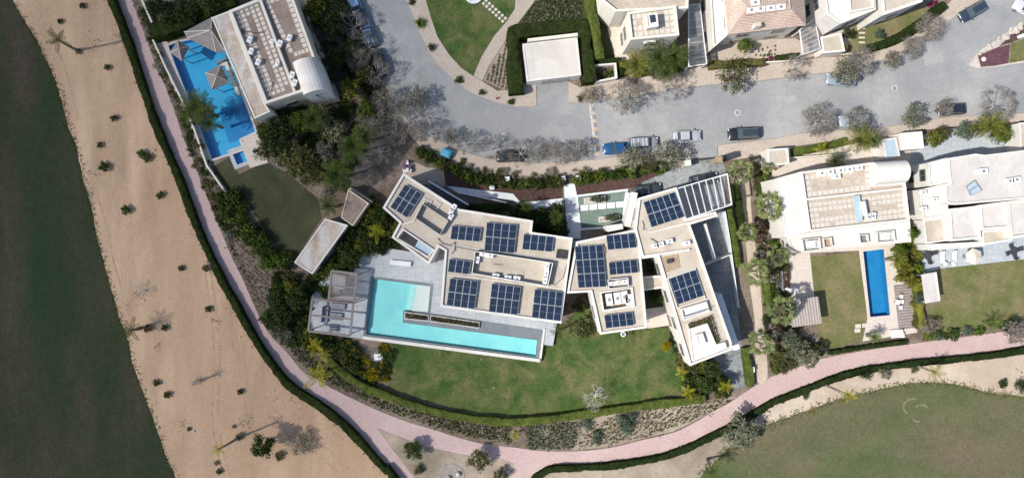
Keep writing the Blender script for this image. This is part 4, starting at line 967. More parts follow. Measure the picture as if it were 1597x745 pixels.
pipe('thin dark pole lying on the west brown terrace', [(425, 128), (423, 143)], ZN - .7, .04, 'dark'); pipe('cable across the west terrace of the northwest villa', [(376, 48), (400, 52), (414, 50)], ZN - .7, .05, 'dark')
building('garage', 'small grey flat roof beside the east wall of the northwest villa', 'outbuilding', [(493, 88), (502, 81), (510, 97), (500, 103)], 3.0, .1, roof='roof_grey', wall='cream', win=False)
# pool pavilions
pavilion('pool_pavilion', 'large grey pyramid roofed pavilion against the white slab of the northwest villa', [(287, 50), (330, 27), (350, 79), (337, 82), (292, 60)], (329, 47), 3.4, 5.2, 'roof_pav')
pavilion('pool_pavilion', 'small grey pyramid pavilion at the corner of the blue lagoon pool', [(265, 82), (277, 63), (295, 73), (283, 95)], (279, 76), 2.6, 3.8, 'roof_pav')
pavilion('pool_pavilion', 'middle grey pyramid pavilion standing in the blue lagoon pool', [(320, 114), (344, 101), (358, 129), (330, 140)], (338, 118), 2.8, 4.2, 'roof_pav')
lowwall('pool_wall', 'cream wall step in the pool beside the middle pavilion', [(342, 101), (352, 99), (372, 148)], -.3, .35, .5, 'cream_pale', cat='pool wall')
lowwall('pool_wall', 'short dark wall by the upper pool inlet', [(337, 99), (352, 91)], -.3, .9, .3, 'slate', cat='pool wall')
# lagoon pool
def pool(label, water, floor, depth, level, shelf=None, deep=None, coping=None, cw=.35, cmat='deck_tan', top=.02, wmat='water', name='swimming_pool', shelfmat='poolshelf'):
    P = ccw(WP(water)); c = centroid(P); t = thing(name, label, 'swimming pool', (c.x, c.y, level)); n = len(P)
    m = MB(); fill(m, [P], level - depth); m.build('pool_floor', M[floor], t); w = MB()
    for i in range(n): a, b = P[(i + 1) % n], P[i]; w.quad((a.x, a.y, level - depth), (b.x, b.y, level - depth), (b.x, b.y, top - .001), (a.x, a.y, top - .001))
    w.build('pool_wall', M[floor], t); s = MB(); fill(s, [inset(P, .004)], level); s.build('water_surface', M[wmat], t)
    if shelf:
        Q = ccw(WP(shelf)); h = MB(); h.hexa(zset(Q, level - depth + .003), zset(Q, level - .22)); h.build('shallow_shelf', M[shelfmat], t)
    if deep:
        Q = ccw(WP(deep)); h = MB(); fill(h, [Q], level - depth + .02); h.build('deep_basin', M['pooldeep'], t)
    k = MB(); O = inset(P, -cw); m_ = len(P)
    for i in range(m_):
        j = (i + 1) % m_; a, b, cc, d = O[i], O[j], P[j], P[i]
        k.quad((a.x, a.y, top + .03), (b.x, b.y, top + .03), (cc.x, cc.y, top + .03), (d.x, d.y, top + .03)); k.quad((d.x, d.y, top - .05), (cc.x, cc.y, top - .05), (cc.x, cc.y, top + .03), (d.x, d.y, top + .03)); k.quad((a.x, a.y, top - .05), (b.x, b.y, top - .05), (b.x, b.y, top + .03), (a.x, a.y, top + .03))
    k.build('coping', M[cmat], t); return t
pool('irregular bright blue lagoon pool with pavilions beside the northwest villa', POOL1, 'poolblue', 1.1, -.1, deep=[(337, 174), (378, 159), (397, 205), (374, 215), (353, 222)], cmat='roof_grey')
pool('small square spa with light coping at the tip of the lagoon pool', SPA1, 'poolblue', .9, -.02, cmat='deck', cw=.6)
slab('pool_terrace', [(240, 62), (249, 60), (262, 66.5), (264, 76), (329, 250), (328, 263), (322, 262)], 'deck_tan', .06)
slab('pool_terrace', [(376.5, 229), (380, 216), (402, 207), (418, 254), (390, 262)], 'deck_tan', .06)
lowwall('garden_wall', 'low cream boundary wall between the lagoon terrace and the planted strip', [(238, 62), (257, 103), (285, 160), (303, 203), (322, 258), (346, 292), (365, 318)], 0, .9, .25, 'cream_pale')
lowwall('garden_wall', 'white garden wall with pillars at the top left beside the pink path', [(221, 0), (232, 25), (244, 52)], 0, .9, .25, 'cream_pale')
# ---- small roofs of the west garden
building('garden_shed', 'long narrow stained white roof pointing down left at the edge of the dark lawn', 'shed', [(507, 341), (542, 351), (487, 427), (459, 409)], 3.0, .1, roof='roof_rusty', wall='white', rim=.18)
building('garden_shed', 'square brownish flat roof with a small hatch beside the long stained roof', 'shed', [(543, 295), (575, 317), (550, 352), (532, 339)], 3.2, .08, roof='roof_brown', wall='cream', rim=.15, win=False)
lowwall('garden_wall', 'low pale wall pointing from the square brown roof to the patio', [(545, 293), (580, 315)], 0, 2.2, .3, 'cream')
# ---- main terrace, pool
ZD = .7
DECK = [(556, 398), (600, 386), (640, 392), (690, 385), (700, 400), (690, 478), (868, 502), (862, 538), (847, 536), (843, 563), (566, 527), (484, 517), (487, 462), (512, 420), (553, 425)]
WATER = [(583, 434), (672, 446), (668, 487), (630, 484), (629, 502), (837, 529), (835, 555), (572, 520)]
slab('pool_terrace', DECK, 'deck', ZD, 0, [WATER], side='white')
def dsheet(name, poly, mat, z, holes=()):
    m = MB(); fill(m, [WP(poly)] + [WP(h) for h in holes], z); o = m.build(name, M[mat]); o['kind'] = 'structure'; return o
dsheet('slate_coping', [(579, 430), (677, 441.5), (672.5, 487), (747, 498), (848, 513), (840, 559), (567, 524)], 'slate', ZD + .004, [WATER])
pool('large L shaped turquoise pool with a white shallow corner in front of the main villa', WATER, 'poolfloor', .62, ZD - .06, shelf=[(651.8, 443.3), (672, 446), (668, 487), (642.9, 485.2)], cw=.1, cmat='slate', top=ZD)
t = bpy.data.objects['swimming_pool.002']; m = MB()
for i, (x0, x1) in enumerate(((629, 633), (633, 637.5), (637.5, 642.8))):
    Q = ccw(WP([(x0 + 9, 440.5 + i * .6), (x1 + 9, 441 + i * .6), (x1, 484.2), (x0, 484)])); m = MB(); m.hexa(zset(Q, ZD - 1.2), zset(Q, ZD - .66 + i * .14)); m.build('pool_step', M['poolfloor' if i == 0 else 'poolstep'], t)
lowwall('pool_edge', 'white outer rim along the lawn side of the turquoise pool', [(566, 526), (842, 562)], 0, .9, .5, 'white', cat='pool rim')
lowwall('pool_edge', 'white short rim at the right end of the turquoise pool', [(849, 512), (843, 558)], 0, ZD + .15, .3, 'white', cat='pool rim')
for q, l in (([(631, 486), (669, 491), (668, 501), (630, 497)], 'short left planter box in the pool'), ([(671, 491), (748, 502), (747, 512), (670, 501)], 'long right planter box in the pool')):
    Q = ccw(WP(q, ZD + .4)); t = thing('planter_box', l + ', filled with low dark green plants', 'planter', tuple(centroid(Q) + Vector((0, 0, ZD - .6))))
    m = MB(); ring(m, Q, .12, ZD - .6, ZD + .4); m.build('planter_rim', M['white'], t); m = MB(); fill(m, [inset(Q, .1)], ZD + .3); m.build('planter_soil', M['soil'], t)
    m = MB(); r = random.Random(3)
    A, B, C_, D = [Vector(p) for p in inset(Q, .15)]
    for i in range(int(900 * (B - A).length * (C_ - B).length / 7.)):
        p = A.lerp(B, r.random()).lerp(D.lerp(C_, r.random()), r.random()); p = A.lerp(B, (x_ := r.random())).lerp(D.lerp(C_, x_), r.random()); p.z = ZD + .35 + r.uniform(0, .35); leafquad(m, p, (rvec(r) + Vector((0, 0, .6))).normalized(), .1, r)
    m.build('planting', M['hedge'], t)
obox_t = thing('stone_bench', 'long pale blue stone bench on the terrace above the pool', 'bench', tuple(W(624, 411, ZD)))
m = MB(); Q = WP([(608, 405), (641, 408), (640, 416), (607, 412)], ZD + .45); m.hexa([q - Vector((0, 0, .1)) for q in ccw(Q)], ccw(Q)); m.build('seat', M['white_cool'], obox_t)
for s_ in (.12, .88):
    a = Q[0].lerp(Q[1], s_).lerp(Q[3].lerp(Q[2], s_), .5); MB().box((a.x, a.y, ZD + .175), (.25, .6, .35)).build('leg', M['slate'], obox_t)
# cabana pergola
pergola('pergola', 'grey slatted pergola, upper of the two joined ones left of the pool', [(517, 422), (557, 427), (552, 470), (513, 466)], 3.2, ZD, beams=1, slats=0, mat='wood_grey', along=1, bw=.26)
t = [o for o in bpy.data.objects if o.name.startswith('pergola')][0]
Q = WP([(518, 424), (556, 428), (551, 469), (513, 465)], 3.2); m = MB()
for i in range(20):
    u = (i + .5) / 20; m.bar(Q[0].lerp(Q[3], u) + Vector((0, 0, -.04)), Q[1].lerp(Q[2], u) + Vector((0, 0, -.04)), .1, .12)
m.build('slats', M['wood_grey'], bpy.data.objects['pergola'])
pergola('pergola', 'open grey beam pergola over the lilac outdoor sofas', [(487, 466), (551, 472), (546, 523), (481, 516)], 3.2, ZD, beams=1, mat='wood_grey', along=1, bw=.26)
def sofa(label, px, py, L, Wd, rot, arms=True):
    p = W(px, py, ZD + .4); t = thing('outdoor_sofa', label, 'outdoor sofa', (0, 0, 0), 'lounge seats under the open pergola')
    B = lambda c, s: MB().box(c, s)
    B((0, 0, .14), (L, Wd, .22)).build('base', M['slate'], t); n = max(1, int(L / .9))
    for i in range(n): B((-L / 2 + (i + .5) * L / n, -.06, .33), (L / n - .04, Wd - .22, .15)).build('cushion', M['fabric_grey'], t)
    B((0, Wd / 2 - .1, .45), (L, .2, .5)).build('backrest', M['fabric_grey'], t)
    t.location = (p.x, p.y, ZD + .005); t.rotation_euler = (0, 0, R(rot)); return t
sofa('lilac grey sofa at the top of the open pergola', 527, 477, 2.2, .9, -5); sofa('long lilac sofa on the left under the open pergola', 507, 490, 2.4, .95, 85); sofa('wide lilac daybed in the middle of the open pergola', 524, 493, 1.9, 1.1, 175); sofa('single lilac armchair at the bottom of the open pergola', 520, 511, 1.2, 1.0, 175)
sofa('grey lounge chair under the slatted pergola', 527, 458, .9, .9, 10)
# ---- front pond
pt = pool('grey green reflecting pond with a row of stepping slabs before the middle block', [(901, 307), (976, 298), (970, 351), (906, 356)], 'pond', .0, .10, cw=.3, cmat='white_cool', top=.12, wmat='water_pond', name='reflecting_pond')
pt['category'] = 'pond'
st = thing('stepping_slabs', 'row of five pale slabs crossing the green pond', 'stepping stones', tuple(W(938, 325)))
for i in range(5):
    a = lerp2((905, 320), (960, 315), i / 4); q = [(a[0], a[1]), (a[0] + 12.6, a[1] - 1), (a[0] + 12.3, a[1] + 8), (a[0] + .3, a[1] + 9)]
    Q = ccw(WP(q)); MB().hexa(zset(Q, .101), zset(Q, .22)).build('slab', M['white_cool'], st)
for q, l in (([(911, 309), (944, 305), (944, 315), (912, 318)], 'upper white planter with a dark spreading plant in the green pond'), ([(934, 338), (966, 335), (967, 343), (935, 347)], 'lower white planter with a dark spreading plant in the green pond')):
    Q = ccw(WP(q, .7)); t = thing('pond_planter', l, 'planter', tuple(centroid(Q) + Vector((0, 0, .1)))); m = MB(); ring(m, Q, .1, .101, .7); m.build('planter_rim', M['white'], t); m = MB(); fill(m, [inset(Q, .08)], .62); m.build('planter_soil', M['rock'], t); m = MB(); r = random.Random(6); c_ = centroid(Q)
    for i in range(420): a = r.uniform(0, 6.28); k_ = r.random() ** .5; leafquad(m, Vector((c_.x + math.cos(a) * k_ * 1.35 + .5, c_.y + math.sin(a) * k_ * .55 + .15, .7 + r.uniform(0, .7) * (1 - k_ * .5))), (rvec(r) + Vector((0, 0, .5))).normalized(), .1, r)
    m.build('planting', M['leaf_dark'], t)
building('gatehouse', 'small pale canopy roof over the front door between pond and middle block', 'porch', [(946, 352), (970, 349), (972, 357), (948, 361)], 3.0, .1, win=False, roof='white_cool')
# ---- garage in the hedge
building('garage', 'low white flat garage framed on three sides by a dark hedge', 'garage', [(815, 69), (900, 59), (906, 117), (822, 127)], 3.2, .06, roof='roof_pale', rim=.2, win=False)
lowwall('roof_step', 'thin joint ridge near the left side of the garage roof', [(825, 68), (833, 125)], 3.1, 3.17, .08)
lowwall('roof_step', 'beige ledge behind the garage roof', [(823, 63), (901, 54)], 0, 2.4, .5, 'cream_pale')
g = thing('garage_door', 'wide grey garage door facing the short driveway', 'garage door', tuple(W(866, 122)))
m = MB(); a, b = W(846, 124.5, 3.2), W(888, 119, 3.2)
for i in range(6): m.bar((a.x, a.y - .05, .25 + i * .4), (b.x, b.y - .05, .25 + i * .4), .06, .37)
m.build('door_panel', M['metal'], g)
# ---- north villas
Z8 = 8.4
building('villa', 'upper rear roof of the cream north villa right of the garage', 'villa', [(936, -30), (1075, -30), (1073, 13), (960, 18), (940, 2)], Z8 - .6, .5, wall='cream_pale', roof='roof_gravel', rim=.3)
t = building('villa', 'cream north villa with a roof lantern and pale paver border', 'villa', [(979, 19.5), (1054, 9), (1059, 55), (984, 62)], Z8, .5, wall='cream_pale', roof='roof_gravel', rim=.3, skip=(2,))
paver_frame(t, [(983, 23), (1051, 13), (1055, 52), (987, 59)], Z8 - .5, 2, .62, .13)
t = building('roof_lantern', 'white square roof lantern with dark opening on the north villa', 'roof lantern', [(1008, 23), (1025, 21), (1027, 41), (1010, 44)], Z8 + 1.2, .12, z0=Z8 - .5, win=False, roof='white', rim=.15)
g = MB(); fill(g, [WP([(1013, 24), (1022, 23), (1024, 34), (1015, 36)], Z8 + 1.2)], Z8 + 1.11); g.build('skylight', M['glass'], t)
pipe('white round fixture on the south wall top of the north villa', [(1006, 66), (1012, 64), (1022, 64)], 6.5, .2, 'metal_white')
pergola('mesh_pergola', 'long pale green mesh pergola east of the cream north villa', [(1074, 8), (1091, 7), (1102, 100), (1074, 104)], 3.4, beams=1, bw=.12, slats=17, mat='metal_white', inner='metal', along=1, slat_w=.06)
for i in range(1, 8):
    a = lerp2((1074, 8), (1074, 104), i / 8); b = lerp2((1091, 7), (1102, 100), i / 8); MB().bar(W(a[0], a[1], 3.4), W(b[0], b[1], 3.4), .1, .18).build('beam', M['metal_white'], bpy.data.objects['mesh_pergola'])
def hip(label, q, ridge, z, zr, mat, wall='cream_pale', win=True):
    """hipped roof over rectangle q with ridge r0-r1"""
    Q = WP(q, z); r0, r1 = W(ridge[0][0], ridge[0][1], zr), W(ridge[1][0], ridge[1][1], zr); c = centroid(Q); t = thing('villa', label, 'villa', (c.x, c.y, 0))
    P = ccw(WP(q, z)); P2 = inset(P, .4); w = MB()
    for i in range(4): a, b = P2[i], P2[(i + 1) % 4]; w.quad((a.x, a.y, 0), (b.x, b.y, 0), (b.x, b.y, z - .05), (a.x, a.y, z - .05))
    w.build('wall', M[wall], t); m = MB(); A, B, C_, D = Q
    m.add([A, B, r0, r1, C_, D], [(0, 1, 3, 2)[::-1], (1, 4, 3)[::-1], (4, 5, 2, 3)[::-1], (5, 0, 2)[::-1]]); m.add(zset(P, z - .12), [(3, 2, 1, 0)])
    for i in range(4): a, b = P[i], P[(i + 1) % 4]; d = Vector((0, 0, .12)); m.quad(a - d, b - d, b, a)
    m.build('roof', M[mat], t)
    if win: windows(t, P2, 0, z)
    return t
M['tiles_pink'] = paved('pink_roof_tiles', (.53, .415, .345), (.48, .37, .305), .3, .35, R(6), (.34, .25, .2), .05, c3=(.57, .46, .39))
t = hip('villa with pink tiled hip roof, second of the north row', [(1127, -40), (1252, -50), (1257, 40), (1136, 54)], ((1165, 12), (1225, 5)), 7.6, 9.6, 'tiles_pink')
building('roof_terrace', 'sunken white terrace with units cut into the pink tiled roof', 'roof terrace', [(1160, -20), (1230, -28), (1233, 14), (1163, 24)], 9.3, .5, z0=7.7, win=False, roof='white', wall='tiles_pink')
for x, y, l in ((1172, 16, 'first white unit on the pink tiled villa terrace'), (1186, 14, 'second white unit on the pink tiled villa terrace'), (1202, 13, 'third white unit on the pink tiled villa terrace'), (1218, 11, 'fourth white unit on the pink tiled villa terrace'), (1178, 4, 'rear white unit on the pink tiled villa terrace')): ac(x, y, 8.8, 6, l, 1.3)
building('villa_wing', 'white lower wing left of the pink tiled roof', 'villa wing', [(1106, -30), (1128, -30), (1138, 52), (1113, 74)], 5.5, .3, wall='white', roof='white', rim=.2)
building('chimney', 'small square chimney on the slope of the pink tiled roof', 'chimney', [(1178, 35), (1187, 34), (1188, 41), (1179, 42)], 9.4, .05, z0=7.8, win=False, roof='cream')
pergola('mesh_pergola', 'short grey mesh pergola right of the pink tiled villa', [(1247, 47), (1270, 30), (1279, 76), (1252, 85)], 3.3, beams=5, bw=.1, slats=18, mat='metal_white', inner='metal', along=1, slat_w=.05)
building('villa', 'third north villa with a tan roof and steep white side', 'villa', [(1284, -30), (1364, -30), (1366, 15), (1311, 37), (1290, 22)], 7.6, .3, wall='white', roof='white', rim=.25)
t = building('roof_terrace', 'tan gravel roof panel of the third north villa', 'roof terrace', [(1321, -25), (1362, -30), (1364, 12), (1326, 20)], 7.9, .3, z0=7.2, win=False, roof='roof_cream', wall='white')
building('villa', 'fourth north villa at the top edge by the curved hedge', 'villa', [(1372, -30), (1450, -30), (1438, 3), (1377, 24)], 7.6, .3, wall='white', roof='roof_cream', rim=.4)
building('gatehouse', 'small beige flat gatehouse between the two garden pergolas on the north side', 'gatehouse', [(1280, 58), (1312, 52), (1318, 80), (1284, 83)], 3.0, .1, roof='roof_cream', win=False)
lowwall('garden_wall', 'white framed planting court beside the garage hedge', [(925, 101), (961, 98), (963, 122), (928, 129)], 0, 1.8, .25, 'white', closed=True)
lowwall('garden_wall', 'low wall in front of the pink tiled villa garden', [(1106, 101), (1180, 98), (1232, 95)], 0, 1.0, .2, 'cream_pale'); lowwall('garden_wall', 'low beige wall beside the pavement of the third north villa', [(1284, 86), (1342, 83), (1402, 62), (1446, 36)], 0, .6, .2, 'cream_pale')
# ---- east villa
ZE = 7.0
t = building('villa', 'white east villa with two beige gravel roof terraces and a solar water heater', 'villa', [(1249, 268), (1364, 253), (1364, 288), (1412, 284), (1419, 344), (1262, 361)], ZE, .5, roof='roof_gravel', rim=.3)
building('villa_wing', 'blank white west wing of the east villa', 'villa wing', [(1209, 279), (1248.5, 268), (1261, 361), (1228, 371)], ZE - .1, .1, roof='white', rim=.15, win=False)
paver_frame(t, [(1254, 273), (1356, 259), (1358, 296), (1259, 308)], ZE - .5, 1, .62, .14); paver_frame(t, [(1259, 316), (1412, 299), (1415, 339), (1265, 357)], ZE - .5, 2, .58, .13)
lowwall('roof_wall', 'white dividing wall between the beige terraces of the east villa', [(1256, 311), (1414, 293)], ZE - .5, ZE + .03, .3, 'white')
barrel('large white barrel vaulted room on the east villa roof', [(1361, 253), (1363, 289), (1412, 284), (1410, 250)], 7.6, 1.6, 0, 'white')
MB_ = thing('solar_water_heater', 'blue solar water heater with a white tank on the east villa roof', 'water heater', tuple(W(1340, 325, ZE - .5)))
m = MB(); Q = WP([(1331, 306), (1341, 304), (1346, 344), (1335, 347)], ZE + .2); m.hexa([q - Vector((0, 0, .1)) for q in ccw(Q)], ccw(Q)); m.build('collector', M['glass_pale'], MB_)
m = MB(); m.tube([W(1346, 314, ZE + .5), W(1350, 336, ZE + .5)], .35, 12); m.build('tank', M['metal_white'], MB_); m = MB(); m.bar(W(1345, 316, ZE), W(1349, 334, ZE), .3, .6); m.build('stand', M['metal'], MB_)
dish(1370, 318, ZE - .5, 'large white dish on the lower beige terrace of the east villa', .95)
for x, y, l, r_ in ((1282, 270, 'first white unit on the upper terrace top edge of the east villa', 6), (1295, 268, 'second white unit on the upper terrace top edge of the east villa', 6), (1311, 266, 'third white unit on the upper terrace top edge of the east villa', 6), (1325, 264, 'fourth white unit on the upper terrace top edge of the east villa', 6), (1340, 262, 'fifth white unit on the upper terrace top edge of the east villa', 6), (1305, 275, 'white fan unit inside the upper terrace of the east villa', 6), (1355, 338, 'white box at the foot of the solar water heater', 80), (1362, 337, 'white box right of the heater foot', 80)): ac(x, y, ZE - .5, r_, l, 1.1)
building('villa_wing', 'lower south terrace storey of the east villa with recessed balconies', 'villa wing', [(1228, 371.5), (1262, 362), (1419, 345), (1421, 377), (1336, 384), (1250, 392), (1233, 385)], 4.0, .12, roof='white', rim=.2)
for q, l in (([(1251, 373), (1279, 370), (1281, 389), (1254, 392)], 'left recessed balcony with a white lounge'), ([(1284, 372), (1297, 370), (1299, 384), (1286, 386)], 'small brown recessed balcony'), ([(1340, 366), (1354, 365), (1356, 378), (1342, 379)], 'dark recessed balcony above the long pool'), ([(1368, 362), (1395, 359), (1397, 376), (1369, 378)], 'right recessed balcony with a white lounge')):
    t = thing('balcony', l + ' on the south side of the east villa', 'balcony', tuple(centroid(WP(q, 4.4)) + Vector((0, 0, 3.9)))); Q = ccw(WP(q, 4.6)); m = MB(); ring(m, Q, .1, 3.9, 4.6); m.build('balustrade', M['white'], t); m = MB(); fill(m, [inset(Q, .1)], 4.0); m.build('floor', M['wood' if 'brown' in l else 'slate' if 'dark' in l else 'deck'], t)
    if 'lounge' in l: c = centroid(Q); o = thing('lounge_chair', 'white lounge on the ' + l.split(' with')[0] + ' of the east villa', 'lounge chair', (c.x, c.y, 4.0)); MB().box((c.x, c.y, 4.2), (1.3, .9, .3), .1).build('seat', M['fabric_white'], o); MB().box((c.x, c.y + .5, 4.45), (1.3, .2, .6), .1).build('backrest', M['fabric_white'], o)
building('gatehouse', 'small white flat roof at the left front corner of the east villa', 'gatehouse', [(1197, 233), (1229, 231), (1231, 255), (1198, 260)], 3.0, .08, roof='roof_cream', win=False)
building('gatehouse', 'small white flat roof between the two right villas by the road', 'gatehouse', [(1403, 208), (1438, 205), (1441, 231), (1406, 234)], 3.2, .08, roof='white', win=False)
building('gatehouse', 'pale glass roofed entry beside the right palm', 'porch', [(1376, 218), (1398, 214), (1404, 244), (1381, 247)], 3.0, .06, roof='glass_pale', win=False)
lowwall('garden_wall', 'low wall behind the east villa front hedge', [(1232, 246), (1320, 240), (1330, 236)], 0, 1.0, .2, 'cream_pale')
# tiled pavilion
M['tiles_grey'] = paved('grey_roof_tiles', (.44, .38, .34), (.39, .335, .30), 20, .42, R(83), (.24, .2, .18), .09)
t = thing('garden_pavilion', 'brownish ribbed pavilion roof on the dry lawn of the east villa', 'pavilion', tuple(W(1255, 487)))
Q = ccw(WP([(1229, 469), (1276, 462), (1282, 504), (1236, 510)], 3.0)); MB().hexa([q - Vector((0, 0, .12)) for q in Q], Q).build('roof', M['tiles_grey'], t)
for p in inset(Q, .3): MB().bar((p.x, p.y, 0), (p.x, p.y, 2.88), .18, .18).build('post', M['cream'], t)
t = thing('garden_shelter', 'grey panelled lean-to roof on the rightmost lawn', 'shelter', tuple(W(1452, 450)))
Q = WP([(1437, 428), (1459, 424), (1465, 469), (1443, 473)], 2.8); MB().hexa([q - Vector((0, 0, .1)) for q in ccw(Q)], ccw(Q)).build('roof', M['roof_grey'], t); m = MB()
m.bar(Q[1] + Vector((0, 0, .02)), Q[2] + Vector((0, 0, .02)), .25, .1)
for i in range(1, 4): u = i / 4; m.bar(Q[0].lerp(Q[3], u) + Vector((0, 0, .01)), Q[1].lerp(Q[2], u) + Vector((0, 0, .01)), .06, .06)
m.build('roof_joint', M['white'], t)
for p in inset(ccw(Q), .2): MB().bar((p.x, p.y, 0), (p.x, p.y, 2.7), .12, .12).build('post', M['metal_white'], t)
# long pool
pool('long narrow rectangular blue pool right of the dry lawn', POOL3, 'poolmid', 1.35, -.06, cw=.45, cmat='deck_tan')
# far right villa
building('villa', 'large far right white villa with a wide grey flat roof and one skylight', 'villa', [(1478, 247), (1522, 240), (1536, 242), (1700, 222), (1700, 298), (1597, 310), (1490, 319), (1476, 316), (1474, 287), (1482, 285)], 7.2, .3, roof='roof_grey', rim=.25)
t = thing('roof_skylight', 'tilted twin pane skylight on the large far right roof', 'skylight', tuple(W(1519, 293, 6.9))); Q = ccw(WP([(1508, 290), (1521, 281), (1532, 297), (1515, 305)], 7.25))
MB().hexa([zz - Vector((0, 0, .34)) for zz in Q], Q).build('frame', M['metal'], t)
m = MB(); A = WP([(1509, 290.5), (1520.5, 282.5), (1525, 288), (1511, 297)], 7.27); m.add(ccw(A), [(0, 1, 2, 3)]); A = WP([(1513, 298), (1525.5, 289.5), (1530.5, 297), (1515.5, 304)], 7.27); m.add(ccw(A), [(0, 1, 2, 3)]); m.build('pane', M['solarglass'] if 'solarglass' in M else M['glass_pale'], t)
building('villa_wing', 'bright white terrace block at the upper left of the far right villa', 'villa wing', [(1448, 254), (1478, 246), (1482, 284), (1450, 290)], 6.2, .3, roof='white', rim=.2)
building('villa_wing', 'bright white lower block at the left of the far right villa', 'villa wing', [(1434, 296), (1474, 287), (1480, 336), (1440, 342)], 5.4, .25, roof='white', rim=.2)
building('villa_wing', 'white block with a framed square at the lower left of the far right villa', 'villa wing', [(1440, 343), (1479, 337), (1483, 374), (1444, 380)], 4.2, .25, roof='roof_cream', rim=.25)
building('villa_wing', 'first beige roofed room below the wide grey roof', 'villa wing', [(1480, 326), (1526, 321), (1530, 372), (1483, 376)], 5.8, .4, roof='roof_grey', rim=.35)
building('villa_wing', 'second beige roofed room below the wide grey roof', 'villa wing', [(1527, 320), (1570, 314), (1576, 355), (1531, 359)], 6.2, .4, roof='roof_grey', rim=.35)
building('villa_wing', 'third beige roofed room at the right photo edge', 'villa wing', [(1571, 314), (1690, 300), (1690, 355), (1577, 372)], 6.0, .4, roof='roof_grey', rim=.35)
building('villa_wing', 'low beige roof strip along the terrace of the far right villa', 'villa wing', [(1531, 360), (1576, 356), (1578, 375), (1533, 382)], 4.6, .2, roof='roof_cream', rim=.3)
building('villa_wing', 'long white eave over the terrace of the far right villa', 'villa wing', [(1446, 381), (1532, 377), (1534, 384), (1448, 390)], 4.0, .1, roof='white', rim=.1, win=False)
for q, l in (((1441, 325), 'small grey vent left of the framed square'), ((1458, 311), 'square hatch on the lower white block'), ((1440, 300), 'small pale vent on the lower white block')):
    ac(q[0], q[1], 5.2, 5, l, .9)
dish(1498, 324, 6.9, 'round white dome at the lower left edge of the wide grey roof', .6); ac(1534, 267, 6.9, 5, 'pale unit near the middle of the wide grey roof', 1.3); ac(1575, 282, 6.9, 5, 'left grey unit near the right edge of the wide roof', 1.2); ac(1586, 280, 6.9, 5, 'right grey unit near the right edge of the wide roof', 1.2)
building('garage', 'corner of a beige roof at the right photo edge by the road', 'garage', [(1589, 192), (1680, 184), (1680, 232), (1592, 238)], 3.2, .1, roof='roof_cream', win=False)
# ---------------------------------------------------------------- hedges
hedge('hedge', 'long dark low hedge between the west sand and the pink path', hedge_w_c, 1.15, 1.25, 'hedge')
hedge('hedge', 'long dark low hedge between the pink path and the east golf sand', list(reversed([p for p in hedge_e])), 1.1, 1.0, 'hedge')
hedge('hedge', 'curved bright green hedge closing the main lawn on the south', [(515, 560), (545, 585), (570, 601), (600, 613), (650, 631), (700, 644), (750, 652), (800, 655), (850, 651), (900, 645), (950, 638), (1000, 631), (1050, 625), (1097, 619)], 1.3, 1.3, 'hedge_light')
hedge('hedge', 'thick dark U shaped hedge round the white garage', [(805, 150), (801, 100), (800, 56), (850, 50), (907, 45), (911, 90), (917, 134)], 2.3, 2.4, 'hedge', 20, sm=False)
hedge('hedge', 'tall bright green hedge strip right of the garage hedge', [(914, -25), (919, 20), (927, 60), (933, 98)], 1.6, 2.6, 'hedge_light')
hedge('hedge', 'green hedge on the white planting court wall', [(930, 99), (964, 96), (968, 120)], .8, 1.4, 'hedge', sm=False)
hedge('hedge', 'curved bright hedge beside the third and fourth north gardens', [(1350, 78), (1372, 72), (1400, 60), (1430, 40), (1452, 22), (1466, 12)], 1.4, 1.5, 'hedge')
hedge('hedge', 'olive hedge in front of the pink tiled villa', [(1103, 104), (1150, 101), (1190, 99)], 1.3, 1.2, 'leaf_olive')
hedge('hedge', 'short olive hedge below the gravel court of the pink tiled villa', [(1208, 93), (1243, 88)], 1.0, .9, 'hedge')
hedge('hedge', 'yellow green trimmed hedge in front of the east villa', [(1233, 238), (1262, 234), (1290, 228), (1313, 222)], 1.3, 1.3, 'hedge_light')
hedge('hedge', 'narrow bright hedge beside the slate drive below the carport', [(1134, 322), (1139, 350), (1144, 385), (1149, 415)], 1.0, 1.2, 'hedge_light')
hedge('hedge', 'darker hedge between the carport and the service path', [(1145, 286), (1149, 320), (1155, 352), (1158, 376)], 1.1, 1.4, 'hedge')
hedge('hedge', 'bright hedge at the bottom end of the slate drive', [(1159, 540), (1164, 570), (1169, 600)], 1.2, 1.2, 'hedge_light')
hedge('hedge', 'bright ragged hedge right of the service path', [(1187, 405), (1192, 440), (1197, 480)], 1.1, 1.2, 'hedge_light')
hedge('hedge', 'yellow green hedge between the two right hand lawns', [(1427, 440), (1430, 480), (1433, 508)], 1.3, 1.4, 'leaf_lime')
hedge('hedge', 'dark hedge at the top left behind the lagoon pool', [(245, 56), (290, 44), (330, 24), (372, 4)], 2.6, 2.6, 'hedge', 18, sm=False)
hedge('hedge', 'low hedge on the inner side of the front walk by the stair', [(728, 322), (760, 322), (795, 323)], .9, 1.0, 'hedge')
hedge('hedge', 'dark clipped hedge under the south edge of the dry lawn', [(1290, 549), (1340, 541), (1410, 532)], .7, .9, 'hedge')

# ---------------------------------------------------------------- trees and palms with a place of their own
def T(label, px, py, r, h, kind='crown', mat='leaf_dark', **k):
    lf = k.pop('leaves', 'leaf_grey'); nm = {'bare': 'bare_tree', 'crown': 'broadleaf_tree', 'loose': 'airy_tree'}[kind]
    t = tree(nm, label, px, py, r, h, kind, mat, 'tree', k.pop('group', None), leaves=lf, **k)
    return t
